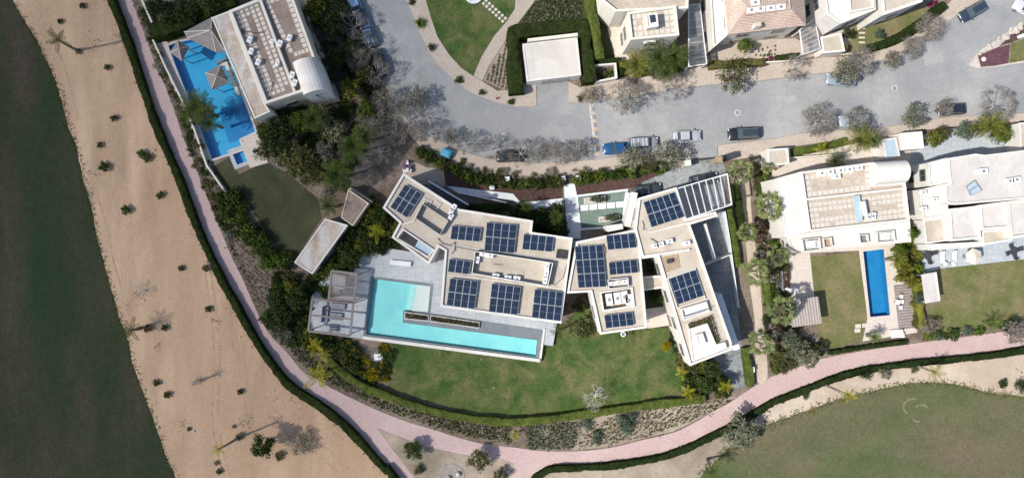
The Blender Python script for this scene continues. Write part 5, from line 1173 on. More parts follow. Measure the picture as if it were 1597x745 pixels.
# street trees, mostly bare
SG = 'bare street trees along the road'
for x, y, r, h, lv, lab in [
    (548, 38, 27, 5.5, 'leaf_grey', 'bare grey brown tree over the parked cars at the top of the west bend'),
    (572, 70, 24, 5, 'leaf_grey', 'bare pale twigged tree above the third parked car of the west bend'),
    (588, 112, 27, 5.5, 'leaf_grey', 'bare tree over the dark parked car halfway down the west bend'),
    (606, 160, 32, 6, 'leaf_grey', 'bare wide tree at the inner corner of the west bend'),
    (640, 178, 34, 6, 'leaf_grey', 'bare spreading tree overhanging the road in the west bend'),
    (618, 208, 26, 5.5, 'leaf_grey', 'bare tree beside the dark side yard below the west bend'),
    (672, 205, 22, 4.5, 'leaf_grey', 'bare pale tree left of the blue box on the pavement'),
    (728, 222, 24, 4.5, 'leaf_greygreen', 'thin grey green tree right of the blue box on the pavement'),
    (768, 228, 25, 5, 'leaf_greygreen', 'grey green half bare tree at the left of the hidden dark car'),
    (812, 238, 26, 5, 'leaf_grey', 'pale bare tree over the hidden dark car'),
    (842, 236, 22, 4.5, 'leaf_grey', 'pale grey bare tree right of the hidden dark car'),
    (875, 240, 24, 4.5, 'leaf_grey', 'faint bare tree on the pavement above the entrance walk'),
    (905, 232, 20, 4.5, 'leaf_grey', 'faint bare tree left of the speed bump end'),
    (975, 150, 34, 6, 'leaf_grey', 'bare dark centred tree on the north pavement right of the white court'),
    (1048, 134, 28, 5.5, 'leaf_grey', 'bare grey tree below the mesh pergola of the cream north villa'),
    (1240, 105, 25, 5, 'leaf_grey', 'bare grey tree below the hedge of the pink tiled villa'),
    (578, 192, 28, 5.5, 'leaf_grey', 'bare grey tree at the upper edge of the dark side yard'),
    (592, 236, 24, 5, 'leaf_grey', 'bare grey tree standing in the dark side yard below the bend'),
    (1345, 95, 28, 5.5, 'leaf_grey', 'bare pinkish tree above the silver car'),
    (1453, 42, 27, 5.5, 'leaf_grey', 'bare grey tree by the curved hedge near the top right car'),
    (558, 92, 24, 5, 'leaf_grey', 'bare grey tree behind the black car of the west bend'),
    (1425, 74, 22, 4.5, 'leaf_grey', 'low bare tree on the bend of the north pavement'),
    (1278, 188, 34, 5.5, 'leaf_grey', 'bare white twigged tree in front of the east villa hedge'),
    (1338, 188, 26, 5, 'leaf_grey', 'bare tree over the pale parked car on the south kerb'),
    (1475, 168, 18, 4.5, 'leaf_grey', 'small bare tree over the rear of the dark car on the south kerb'),
    (1560, 163, 35, 6, 'leaf_grey', 'large pale bare tree on the south kerb near the right edge')]:
    T(lab, x, y, r * 1.03, h, 'bare', 'both' if int(x) % 4 else 'x', group=SG, leaves=lv)
for x, y, r, h, m, lab in [
    (985, 246, 32, 5, 'leaf_greygreen', 'grey green tree over the blue car right of the speed bump'),
    (1044, 240, 38, 6, 'leaf_greygreen', 'large olive green tree beside the white and silver parked cars'),
    (1012, 256, 22, 4, 'leaf_olive', 'olive tree between the grey roof racked car and the mulch bed'),
    (1145, 117, 42, 6, 'leaf_olive', 'big brownish olive tree below the pink tiled villa'),
    (1322, 110, 34, 5.5, 'leaf_greygreen', 'grey green tree right over the silver car on the north kerb'),
    (1430, 180, 32, 5, 'leaf_greygreen', 'sparse olive green tree on the south kerb left of the dark car'),
    (920, 148, 22, 4, 'leaf_grey', 'low twiggy tree under the white planting court'),
    (1395, 92, 22, 4, 'leaf_grey', 'thin twiggy shrub tree on the pavement left of the bend'),
    (702, 212, 20, 4, 'leaf_grey', 'thin twiggy tree at the road edge above the blue box'),
    (650, 150, 28, 5, 'leaf_grey', 'hazy twig tree leaning over the road in the west bend')]:
    T(lab, x, y, r * .88, h, 'loose', m, group='half leafed street trees')
# trees of the northwest garden
for x, y, r, h, m, k, lab in [
    (430, 212, 36, 7, 'leaf_dark', 'crown', 'large dark green tree south of the northwest villa'),
    (462, 245, 34, 6, 'leaf_olive', 'crown', 'broad olive brown tree at the top of the dark lawn'),
    (487, 268, 30, 5.5, 'leaf_olive', 'loose', 'airy olive tree beside the big palm above the dark lawn'),
    (470, 190, 26, 6, 'leaf_mid', 'crown', 'dark tree under the south facade of the northwest villa'),
    (498, 178, 26, 6, 'leaf_greygreen', 'loose', 'grey green airy tree southeast of the barrel vault'),
    (522, 205, 22, 5, 'leaf_greygreen', 'crown', 'dull grey green tree between the two palms of the northwest garden'),
    (503, 235, 22, 5, 'leaf_grey', 'loose', 'grey leafless looking tree in the middle of the northwest garden'),
    (443, 178, 20, 5, 'leaf_dark', 'crown', 'dark tree beside the white slab roof end'),
    (408, 235, 18, 4, 'leaf_olive', 'crown', 'olive tree on the small terrace beside the spa'),
    (546, 138, 22, 6, 'leaf_lime', 'crown', 'olive green leafy tree right of the barrel vault'),
    (569, 170, 19, 5.5, 'leaf_light', 'crown', 'bright green leafy tree at the edge of the bare street trees'),
    (565, 118, 16, 5, 'leaf_olive', 'crown', 'small olive tree above the leafy pair right of the barrel vault'),
    (490, 14, 24, 6.5, 'leaf_lime', 'crown', 'bright topped tree at the top edge east of the northwest villa'),
    (512, 38, 24, 6.5, 'leaf_dark', 'crown', 'dark tree between the northwest villa and the first street cars'),
    (525, 10, 24, 6, 'leaf_dark', 'loose', 'dark airy tree at the top edge left of the street'),
    (520, 92, 22, 5.5, 'leaf_dark', 'crown', 'dark tree beside the east wall of the northwest villa'),
    (515, 120, 16, 4.5, 'leaf_dark', 'crown', 'small dark tree right of the vaulted room'),
    (540, 75, 22, 5.5, 'leaf_dark', 'loose', 'shaded airy tree behind the street trees in the northwest'),
    (240, 12, 18, 4.5, 'leaf_dark', 'crown', 'dark bush like tree at the top left by the white pillar wall'),
    (290, 18, 26, 5, 'leaf_dark', 'crown', 'dark tree mass above the lagoon pool hedge'),
    (325, 3, 22, 5, 'leaf_dark', 'crown', 'dark tree at the top edge above the lagoon pool'),
    (262, 30, 18, 4.5, 'leaf_dark', 'crown', 'dark tree between the pillar wall and the lagoon hedge')]:
    T(lab, x, y, r, h, k, m)
# trees elsewhere
for x, y, r, h, m, k, lab in [
    (408, 696, 23, 5.5, 'leaf_mid', 'crown', 'dense dark green round tree standing alone on the sand'),
    (470, 692, 27, 2.0, 'leaf_grey', 'loose', 'wide grey flat bush right of the lone dark tree on the sand'),
    (1157, 674, 34, 5, 'leaf_greygreen', 'crown', 'large grey green feathery tree over the hedge at the lower right path'),
    (643, 703, 20, 3.0, 'leaf_mid', 'crown', 'dark green feathery bush on the left of the sand island'),
    (746, 718, 21, 3.2, 'leaf_olive', 'crown', 'round olive green bush on the right of the sand island'),
    (780, 742, 14, 2.2, 'leaf_olive', 'crown', 'small dark bush at the bottom edge of the sand island'),
    (912, 512, 23, 5, 'leaf_olive', 'crown', 'brownish olive tree between the two villa blocks above the lawn'),
    (1245, 545, 26, 5, 'leaf_greygreen', 'loose', 'silver grey tree left of the pink path under the dry lawn'),
    (1232, 528, 18, 4, 'leaf_greygreen', 'crown', 'grey green bush tree below the ribbed pavilion'),
    (1590, 520, 26, 5, 'leaf_grey', 'loose', 'grey brown tree at the right edge by the pink path'),
    (1455, 508, 18, 3.2, 'leaf_grey', 'loose', 'thin brown bush in the corner of the rightmost lawn'),
    (1437, 465, 12, 3, 'leaf_blue', 'crown', 'blue green round tree beside the grey panelled lean to'),
    (1412, 413, 15, 4, 'leaf_lime', 'crown', 'yellow green tree at the top of the planting between the right villas'),
    (1423, 438, 15, 4, 'leaf_lime', 'crown', 'yellow green tree in the planting above the lean to'),
    (1405, 390, 14, 4, 'leaf_light', 'crown', 'green tree beside the head of the long narrow pool'),
    (1421, 364, 15, 5, 'leaf_light', 'crown', 'green treetop in the gap between the two right villas'),
    (1460, 216, 17, 4.5, 'leaf_lime', 'crown', 'olive yellow tree beside the white gatehouse roof'),
    (1472, 207, 14, 4, 'leaf_olive', 'crown', 'small olive tree right of the yellow olive one'),
    (1507, 205, 18, 4, 'leaf_blue', 'crown', 'blue green tree in the middle of the right villa forecourt'),
    (1565, 208, 20, 4.5, 'leaf_light', 'crown', 'bright green tree at the right end of the right villa forecourt'),
    (1373, 53, 10, 2.2, 'leaf_blue', 'crown', 'round dark blue green clipped tree on the third north lawn'),
    (1323, 52, 12, 3, 'leaf_dark', 'crown', 'dark small tree right of the beige gatehouse'),
    (1314, 75, 10, 3, 'leaf_lime', 'crown', 'yellow green small tree below the dark one at the beige gatehouse'),
    (1163, 71, 15, 3.5, 'leaf_light', 'crown', 'round bright green tree in the gravel court of the pink tiled villa'),
    (1072, 560, 20, 4, 'leaf_olive', 'crown', 'brown olive tree at the left foot of the white south block'),
    (1040, 540, 10, 3, 'leaf_yellow', 'crown', 'yellow green tree beside the long east wing and lawn'),
    (1112, 575, 20, 4, 'leaf_dark', 'crown', 'dark green tree right under the white south block'),
    (1100, 600, 18, 3.5, 'leaf_mid', 'crown', 'green tree in the southeast planting corner of the lawn'),
    (1128, 598, 16, 3.5, 'leaf_mid', 'crown', 'green tree nearest the slate drive end'),
    (870, 325, 15, 3.5, 'leaf_dark', 'crown', 'dark tree in the court left of the entrance walk'),
    (848, 338, 18, 3.5, 'leaf_dark', 'crown', 'dark tree beside the east end of the villa roof court'),
    (865, 350, 16, 3.5, 'leaf_dark', 'crown', 'lowest dark tree in the court left of the entrance walk'),
    (1020, 460, 12, 3, 'leaf_dark', 'crown', 'dark tree in the deep court under the link bridge'),
    (1031, 466, 9, 3.2, 'leaf_light', 'crown', 'bright green tree in the deep court under the link bridge'),
    (1016, 415, 13, 3, 'leaf_dark', 'crown', 'dark tree in the deep court above the link bridge'),
    (905, 475, 16, 3, 'leaf_dark', 'crown', 'dark tree in the shaded gap between the villa blocks'),
    (545, 405, 22, 4, 'leaf_dark', 'crown', 'dark leafy tree between the stained roof and the terrace'),
    (575, 385, 20, 4, 'leaf_dark', 'crown', 'dark leafy tree at the top left corner of the pool terrace'),
    (590, 335, 16, 4, 'leaf_mid', 'crown', 'green tree touching the west tip of the villa arm'),
    (430, 495, 30, 5, 'leaf_dark', 'crown', 'large dark tree at the path left of the open pergola'),
    (462, 465, 24, 4.5, 'leaf_dark', 'crown', 'dark tree below the stained roof left of the pergolas'),
    (438, 520, 20, 3.5, 'leaf_grey', 'loose', 'lilac grey bush at the path edge left of the pergola')]:
    T(lab, x, y, r, h, k, m)
T('white bare tree with sharp branches on the hedge of the main lawn', 930, 620, 27, 5, 'bare', leaves=None, bark='bark_white')
T('small white bare tree in the crop bed under the bright hedge', 850, 674, 9, 1.5, 'bare', leaves=None, bark='bark_white')
T('small bare twiggy tree on the sand with a round grey patch', 222, 453, 17, 1.6, 'bare', leaves=None)
# palms
P_ = palm
P_('feathery green palm nearest the top left corner of the sand', 92, 63, 7.0, 17, 'young', 'palm_leaf', (121, 79))
P_('dark green palm at the edge of the dark fairway', 205, 514, 3.2, 17, 'young', 'leaf_mid', (219, 511))
P_('small yellow palm on a long leaning trunk on the sand', 341, 700, 7.5, 10, 'young', 'palm_yellow', (372, 682))
P_('small palm with grey fronds on the middle of the sand', 314, 592, 2.0, 8, 'young', 'leaf_grey', (300, 598))
P_('yellow green palm overhanging the pink path', 498, 586, 5.5, 22, 'young', 'palm_yellow', (507, 575))
P_('tall palm with pale trunk left of the large feathery tree', 1111, 735, 4.5, 14, 'young', 'palm_leaf', (1103, 715))
P_('yellow crowned palm leaning over the golf sand', 1323, 615, 7.5, 11, 'young', 'palm_yellow', (1284, 598))
P_('bright yellow leaning palm by the round bush on the sand strip', 1457, 579, 4.0, 13, 'young', 'palm_yellow', (1426, 568))
P_('large palm over the corner of the lagoon pool', 308, 164, 5.0, 27); P_('third palm, yellow green, at the left of the lagoon palm clump', 296, 176, 4.2, 19, mat='palm_leaf'); P_('fourth palm, behind, at the top right of the lagoon palm clump', 318, 172, 4.6, 20, mat='leaf_olive'); P_('second palm standing in the deck of the lagoon pool', 328, 192, 4.2, 18, mat='leaf_mid')
P_('big feathery palm above the dark lawn', 526, 270, 6, 28); P_('bright tufted palm at the top of the stained roof', 513, 320, 4.2, 18, mat='palm_leaf')
P_('tall palm beside the tiled walk of the northwest garden', 553, 228, 6.5, 26); P_('palm right of the tiled walk below the bare trees', 568, 212, 5.5, 20)
P_('dark palm under the south wall of the northwest villa', 490, 185, 5, 22, mat='leaf_mid')
P_('orange fringed palm left in front of the cream north villa', 993, 100, 5, 24, mat='leaf_lime'); P_('tall green palm in front of the cream north villa', 1028, 90, 6.5, 27); P_('second green palm close to the mesh pergola', 1052, 88, 6, 24); P_('low green palm between the palms and the white court', 1038, 112, 4.5, 18)
P_('young yellow palm in the dense bed above the pool terrace', 588, 362, 3, 14, 'young'); P_('young yellow palm in the bed below the open pergola', 492, 540, 3, 14, 'young'); P_('yellow young palm at the lower edge of the bed near the path', 505, 555, 3, 11, 'young')
P_('small palm at the southeast corner of the pool villa', 872, 517, 2.4, 13, 'young', 'palm_leaf'); P_('small palm beside the white disc under the middle block', 988, 518, 2.2, 11, 'young', 'palm_leaf')
P_('small dark palm in the court left of the entrance walk', 868, 337, 3.5, 12, mat='leaf_mid'); P_('dark palm beside the front walk left of the court', 822, 322, 3, 12, mat='leaf_mid')
P_('yellow green palm in front of the glass roofed entry', 1343, 218, 4.5, 24, mat='leaf_lime'); P_('green palm right of the yellow one at the glass roofed entry', 1362, 220, 4, 14, mat='palm_leaf')
P_('tall palm with broad yellow fronds in the right villa forecourt', 1545, 196, 5, 24, mat='leaf_lime'); P_('olive palm left of the broad yellow one in the forecourt', 1526, 200, 4, 15, mat='leaf_olive')
P_('yellow palm low in the east villa hedge', 1282, 232, 3, 12, 'young'); P_('green palm on the wall behind the east villa hedge', 1303, 250, 3, 15, mat='leaf_dark')
P_('yellow young palm at the foot of the south block by the lawn', 1063, 580, 3, 10, 'young'); P_('yellow young palm on the end of the bright hedge', 1073, 610, 3, 11, 'young'); P_('yellow young palm near the slate drive end', 1133, 602, 3, 11, 'young')
P_('silver palm leaning over the pink path', 1262, 560, 4.5, 16, 'fan', 'leaf_greygreen'); P_('palm at the bottom of the long pool terrace', 1364, 525, 2.6, 11, 'palm', 'leaf_light')
P_('yellow striped palm in the crop bed on the curved path', 803, 678, 1.6, 9, 'young', 'palm_yellow')
P_('yellow green palm in the planting between the two right villas', 1400, 405, 3.5, 14, mat='leaf_lime'); P_('spiky palm at the lower edge of the rightmost lawn', 1545, 505, 2, 14, 'young', 'leaf_light')
for x, y, r, h, l in [(1156, 267, 21, 5, 'topmost fan palm of the service path row, by the drive gate'), (1200, 322, 25, 6, 'fan palm beside the blank west wing of the east villa'), (1165, 362, 17, 4.5, 'smaller fan palm just right of the dark carport hedge'), (1179, 423, 24, 6, 'pale fan palm in the middle of the service path'), (1219, 484, 25, 6, 'pale fan palm overlapping the ribbed pavilion'), (1186, 535, 22, 5.5, 'lowest fan palm of the service path row, near the pink path'), (1214, 400, 18, 5, 'greener fan palm at the south corner of the blank wing'), (1196, 262, 10, 3.5, 'small fan palm above the blank wing by the little white roof')]:
    P_(l, x, y, h, r, 'fan', group='fan palms along the service path')
# lone shrubs on the sand
for x, y, r, m, l in [(128, 9, 6, 'leaf_dark', 'small dark bush at the top edge of the west sand'), (93, 33, 6, 'leaf_dark', 'small dark bush above the top left palm'), (121, 80, 6, 'leaf_grey', 'grey bush round the foot of the top left palm'), (166, 105, 6.5, 'leaf_dark', 'squarish dark bush right of the top left palm'), (177, 184, 7, 'leaf_dark', 'dark bush in the middle of the upper sand'), (155, 226, 6, 'leaf_dark', 'small dark bush above the round green bush'), (161, 260, 10, 'leaf_mid', 'round green bush near the fairway edge of the upper sand'), (220, 239, 9, 'leaf_mid', 'left half of the double green bush near the hedge'), (229, 246, 9, 'leaf_mid', 'right half of the double green bush near the hedge'), (249, 304, 8, 'leaf_mid', 'green bush near the hedge halfway down the sand'), (195, 327, 10, 'leaf_mid', 'dense green bush left of the one near the hedge'), (210, 113, 4, 'leaf_dark', 'tiny dark bush against the long hedge'), (282, 418, 6, 'leaf_dark', 'small round dark bush, left one of a pair'), (320, 418, 8, 'leaf_olive', 'brown green bush touching the hedge, right one of a pair'), (324, 482, 7, 'leaf_dark', 'dark squarish bush above the scattered twigs'), (256, 511, 7, 'leaf_dark', 'dark purple bush right of the dark green palm'), (230, 512, 9, 'leaf_red', 'reddish bush at the foot of the dark green palm'), (243, 597, 7, 'leaf_dark', 'upper dark round bush by the lower fairway edge'), (260, 616, 7, 'leaf_dark', 'lower dark round bush by the lower fairway edge'), (374, 611, 6, 'leaf_dark', 'lone dark round bush on the lower sand'), (294, 669, 4, 'leaf_dark', 'tiny dark bush beside a white sand spot'), (341, 735, 6, 'leaf_dark', 'small dark bush at the bottom edge of the sand'), (373, 681, 8, 'leaf_grey', 'grey bush round the foot of the leaning yellow palm'), (337, 722, 5, 'leaf_grey', 'grey low bush above the bottom edge bush'), (435, 711, 9, 'leaf_olive', 'low bush under the right side of the lone dark tree'), (364, 665, 4, 'leaf_grey', 'tiny grey bush above the palm foot'),
    (1262, 606, 8, 'leaf_dark', 'upper half of the elongated green bush below the path hedge'), (1256, 616, 8, 'leaf_mid', 'lower half of the elongated green bush below the path hedge'), (1352, 583, 11, 'leaf_dark', 'dark green round bush against the path hedge'), (1380, 581, 12, 'leaf_grey', 'grey round bush against the path hedge'), (1428, 575, 8, 'leaf_olive', 'round olive bush at the yellow palm foot'), (1566, 599, 9.5, 'leaf_dark', 'left dark green round bush at the right end of the sand strip'), (1592, 603, 11, 'leaf_dark', 'right dark green round bush at the right photo edge'), (652, 732, 9, 'leaf_olive', 'small brown bush below the feathery bush of the island'),
    (655, 35, 12, 'leaf_light', 'spiky bright green bush on the pavement of the round lawn'), (673, 73, 7, 'leaf_dark', 'dark square bush on the pavement of the round lawn'), (715, 124, 7, 'leaf_mid', 'green bush on the curved pavement by the garden path'), (751, 145, 5.5, 'leaf_dark', 'dark round bush on the pavement below the striped crop'), (797, 159, 6, 'leaf_mid', 'green bush on the pavement under the left hedge leg'), (642, 3, 6, 'leaf_dark', 'dark bush at the top of the curved pavement'), (905, 153, 7, 'leaf_dark', 'dark planted square on the pavement right of the garage drive'),
    (970, 657, 12, 'leaf_blue', 'blue green clipped shrub at the top of the crop bed'), (978, 667, 13, 'leaf_blue', 'blue green clipped shrub lower right of the topmost one in the crop bed'), (986, 648, 8, 'leaf_blue', 'blue green small clipped shrub right of the other two'), (912, 662, 11, 'leaf_blue', 'blue green clipped shrub at the end of the grey rows'), (931, 677, 8, 'leaf_blue', 'upper blue green shrub of the small pair in the crop bed'), (930, 687, 8, 'leaf_blue', 'lower blue green shrub of the small pair in the crop bed')]:
    shrub(x, y, r, m, l, None, r * .1 * 1.25, kind=SPIKY if 'spiky' in l else CROWN if ('sand' in l or x < 460) else BALL if ('dark' in l and 'round' in l) or 'clipped' in l else None)
# ---------------------------------------------------------------- planted beds
for line, txt, mm in (([(655, 236), (690, 256), (730, 273), (765, 283), (800, 286), (840, 286), (872, 282)], 'bushy row west of the entrance walk', ['leaf_mid', 'leaf_mid', 'leaf_dark', 'leaf_light', 'leaf_olive']), ([(902, 279), (940, 274), (985, 269), (1035, 260)], 'bushy row east of the entrance walk', ['leaf_light', 'leaf_light', 'leaf_mid', 'leaf_lime'])):
    pts = smoothline(line, 4); items = []; n_ = 0
    for k, (x, y) in enumerate(pts):
        for j in range(3): items.append((x + rng.uniform(-5, 5), y + rng.uniform(-7, 6), rng.uniform(5, 8.5), rng.uniform(1.0, 1.9), rng.choice(mm), 0))
        if k % 2 == 0: shrub(x, y, rng.uniform(9, 11), mm[k % len(mm)], '%s tall green shrub from the left in the %s' % (ORD[n_], txt), 'tall shrubs of the ' + txt, 2.1); n_ += 1
    mass('shrub_bed', items, 'lower growth of the ' + txt)
bedA = [(212, 0), (222, 10), (240, 58), (238, 66), (258, 110), (288, 170), (306, 210), (326, 262), (348, 296), (352, 330), (362, 372), (352, 372), (318, 293), (288, 218), (262, 140), (248, 110), (228, 55)]
scatter(bedA, 9.5, (5, 8), ['leaf_grey', 'leaf_olive', 'leaf_dark', 'leaf_dark'], {'leaf_grey': 'grey shrub along the lagoon pool wall', 'leaf_olive': 'olive shrub along the lagoon pool wall', 'leaf_dark': 'dark shrub along the lagoon pool wall'}, 'shrubs beside the lagoon pool wall')
bedB = [(340, 292), (356, 290), (378, 312), (396, 345), (425, 378), (458, 408), (456, 425), (436, 420), (405, 405), (380, 370), (360, 345), (345, 320)]
scatter(bedB, 12, (8, 13), ['leaf_mid', 'leaf_light', 'leaf_dark'], {'leaf_mid': 'green bush west of the dark lawn', 'leaf_light': 'brighter green bush west of the dark lawn', 'leaf_dark': 'dark bush west of the dark lawn'}, 'bushes west of the dark lawn', hr=(1.2, 2.0))
rows_stuff('row_planting', [(352, 345), (380, 380), (405, 412), (430, 430), (420, 455), (412, 480), (402, 480), (378, 430), (358, 385)], R(-40), .55, ['leaf_grey', 'leaf_red', 'leaf_olive'], .13, label='rows of low brown plants between the pink path and the green bushes')
bedC = [(425, 425), (460, 430), (490, 430), (512, 425), (510, 462), (484, 462), (480, 520), (540, 526), (545, 532), (606, 536), (604, 596), (570, 592), (520, 560), (470, 540), (440, 535), (415, 505), (415, 470)]
path_in = [(548, 534), (560, 545), (575, 585), (592, 588), (600, 575), (596, 545), (575, 534)]
scatter(bedC, 10.5, (7, 11), ['leaf_dark', 'leaf_dark', 'leaf_mid', 'leaf_olive', 'leaf_lime'], {'leaf_dark': 'dark shrub in the bed round the pergolas', 'leaf_mid': 'green shrub in the bed round the pergolas', 'leaf_olive': 'olive shrub in the bed round the pergolas', 'leaf_lime': 'yellow green shrub in the bed round the pergolas'}, 'shrubs round the pergolas', hr=(.9, 1.8), avoid=(path_in,))
bedD = [(545, 340), (580, 300), (598, 320), (622, 348), (610, 372), (632, 385), (600, 386), (555, 396), (550, 424), (512, 420), (490, 430), (540, 365)]
scatter(bedD, 11, (8, 12), ['leaf_dark', 'leaf_mid', 'leaf_lime', 'leaf_dark'], {'leaf_dark': 'dark shrub in the bed west of the villa arm', 'leaf_mid': 'green shrub in the bed west of the villa arm', 'leaf_lime': 'yellow green shrub in the bed west of the villa arm'}, 'shrubs west of the villa arm', hr=(1, 2))
for k_, (x, y) in enumerate([(598, 538), (602, 546), (604, 554), (601, 563), (603, 572), (602, 582), (600, 592), (590, 590), (580, 588), (570, 585), (560, 580), (548, 572), (556, 566), (545, 562)]):
    shrub(x, y, 6.5, 'leaf_yellow', ORD[k_] + ' round yellow shrub, counted from the pool, in the chain left of the lawn', 'yellow shrubs left of the main lawn', .9)
mass('shrub_bed', [(x_, y_, rng.uniform(4.5, 7), rng.uniform(.6, 1.0), rng.choice(['leaf_yellow', 'leaf_yellow', 'leaf_lime', 'leaf_mid']), 0) for x_, y_ in [(rng.uniform(535, 604), rng.uniform(530, 594)) for i in range(170)] if inside((x_, y_), [(534, 530), (551, 532), (556, 550), (570, 560), (596, 567), (604, 594), (585, 592), (556, 580), (530, 560)])], 'yellow flowering ground planting left of the main lawn')
t = MB(); pp = smoothline([(553, 531), (558, 545), (566, 556), (580, 562), (596, 564)], 5)
for a, b in zip(pp[:-1], pp[1:]): t.bar(W(a[0], a[1], .05), W(b[0], b[1], .05), .35, .06)
o = t.build('garden_path', M['kerb']); o['kind'] = 'structure'
t = thing('garden_table', 'small white square table in the garden left of the lawn', 'table', tuple(W(590, 556))); p = W(590, 556, .7); MB().box((p.x, p.y, .72), (1.3, 1.0, .06), .1).build('tabletop', M['white_cool'], t)
for sx_ in (-.5, .5):
    for sy_ in (-.38, .38): MB().box((p.x + sx_, p.y + sy_, .345), (.07, .07, .69)).build('leg', M['metal_white'], t)
bedE = [(745, 318), (790, 320), (812, 326), (878, 324), (885, 372), (832, 362), (832, 342), (790, 336), (735, 326)]
scatter(bedE, 10, (6, 10), ['leaf_dark', 'leaf_mid', 'leaf_dark'], {'leaf_dark': 'dark shrub in the shaded front court of the villa', 'leaf_mid': 'green shrub in the shaded front court of the villa'}, 'shrubs of the front court', hr=(1, 1.6))
bedF = [(1140, 262), (1150, 258), (1152, 285), (1142, 285)]
bedG = [(1188, 262), (1205, 262), (1208, 285), (1228, 372), (1230, 400), (1228, 465), (1236, 512), (1290, 548), (1240, 570), (1206, 583), (1200, 540), (1194, 500), (1190, 450), (1182, 370), (1175, 320), (1172, 262)]
scatter(bedG, 11, (6, 11), ['leaf_mid', 'leaf_light', 'leaf_olive', 'leaf_grey', 'leaf_red'], {'leaf_mid': 'green shrub between service path and east villa', 'leaf_light': 'bright shrub between service path and east villa', 'leaf_olive': 'olive shrub between service path and east villa', 'leaf_grey': 'grey shrub between service path and east villa', 'leaf_red': 'reddish shrub between service path and east villa'}, 'shrubs between the service path and the east villa', hr=(.7, 1.6), prob=.8)
bedH = [(1046, 512), (1062, 512), (1072, 570), (1110, 562), (1120, 565), (1138, 605), (1130, 618), (1075, 622), (1058, 560)]
scatter(bedH, 11, (7, 10), ['leaf_mid', 'leaf_olive', 'leaf_dark', 'leaf_lime'], {'leaf_mid': 'green shrub under the south block', 'leaf_olive': 'olive shrub under the south block', 'leaf_dark': 'dark shrub under the south block', 'leaf_lime': 'yellow green shrub under the south block'}, 'shrubs under the south block', hr=(1, 1.7))
bedI = [(1446, 515), (1475, 516), (1540, 508), (1597, 498), (1597, 506), (1540, 514), (1475, 524), (1450, 527)]
scatter(bedI, 9, (6, 9), ['leaf_light', 'leaf_mid', 'leaf_blue'], {'leaf_light': 'bright shrub below the rightmost lawn', 'leaf_mid': 'green shrub below the rightmost lawn', 'leaf_blue': 'blue green shrub below the rightmost lawn'}, 'shrubs below the rightmost lawn', hr=(.9, 1.5))
bedJ = [(1401, 383), (1426, 345), (1432, 380), (1440, 424), (1436, 440), (1436, 520), (1426, 520), (1424, 440), (1404, 430)]
scatter(bedJ, 10, (6, 9), ['leaf_lime', 'leaf_light', 'leaf_olive'], {'leaf_lime': 'yellow green shrub in the bed between the right villas', 'leaf_light': 'bright green shrub in the bed between the right villas', 'leaf_olive': 'olive shrub in the bed between the right villas'}, 'shrubs between the right villas', hr=(1.1, 1.9))
bedK = [(925, 104), (980, 100), (1065, 90), (1072, 108), (1000, 122), (940, 128)]
scatter(bedK, 11, (5, 8), ['leaf_mid', 'leaf_olive', 'leaf_grey'], {'leaf_mid': 'green shrub before the cream north villa', 'leaf_olive': 'olive shrub before the cream north villa', 'leaf_grey': 'grey shrub before the cream north villa'}, 'shrubs before the cream north villa', hr=(.8, 1.2), prob=.8)
bedL = [(415, 165), (470, 150), (545, 150), (560, 200), (545, 300), (500, 300), (440, 262), (420, 230), (400, 215)]
scatter(bedL, 15, (8, 12), ['leaf_dark', 'leaf_dark', 'leaf_mid', 'leaf_grey'], {'leaf_dark': 'dark undergrowth shrub in the northwest garden', 'leaf_mid': 'green undergrowth shrub in the northwest garden', 'leaf_grey': 'grey undergrowth shrub in the northwest garden'}, 'undergrowth of the northwest garden', hr=(.8, 1.4))
bedM = [(470, 0), (540, 0), (575, 80), (590, 130), (600, 170), (575, 190), (540, 120), (505, 70), (490, 60)]
scatter(bedM, 15, (7, 11), ['leaf_dark', 'leaf_dark', 'leaf_grey'], {'leaf_dark': 'dark shrub behind the parked cars of the west bend', 'leaf_grey': 'grey shrub behind the parked cars of the west bend'}, 'shrubs behind the west bend cars', hr=(.8, 1.3))
bedN = [(224, 0), (340, 0), (300, 30), (250, 48)]
scatter(bedN, 12, (7, 10), ['leaf_dark', 'leaf_greygreen'], {'leaf_dark': 'dark shrub in the top left garden', 'leaf_greygreen': 'grey green shrub in the top left garden'}, 'shrubs of the top left garden', hr=(.8, 1.3))
bedO = [(812, 34), (835, 4), (908, -10), (908, 34), (840, 40)]
rows_stuff('ground_cover', bedO, R(20), .45, ['leaf_mid', 'leaf_grey', 'leaf_dark'], .16, label='rough dark ground cover above the garage hedge', wob=.5)
bedP = [(640, 250), (690, 262), (760, 278), (690, 232), (650, 215)]
scatter([(655, 225), (700, 245), (760, 262), (850, 268), (1000, 258), (1000, 265), (850, 280), (760, 276), (690, 252)], 12, (4, 8), ['leaf_grey', 'leaf_olive', 'leaf_greygreen'], {'leaf_grey': 'low grey shrub under the south street trees', 'leaf_olive': 'low olive shrub under the south street trees', 'leaf_greygreen': 'low grey green shrub under the south street trees'}, 'low shrubs on the south pavement', hr=(.7, 1.1), z0=.12)
for k_, (x, y) in enumerate([(1185, 100), (1196, 97), (1203, 92)]): shrub(x, y, 5, 'leaf_magenta', ['left', 'middle', 'right'][k_] + ' magenta flowering shrub beside the front hedge of the pink tiled villa', 'magenta shrubs by the pink tiled villa')
for k_, (x, y) in enumerate([(1452, 8), (1459, 4)]): shrub(x, y, 5, 'leaf_magenta', ['left', 'right'][k_] + ' purple flowering shrub at the top right end of the curved hedge', 'purple shrubs at the top right hedge end')
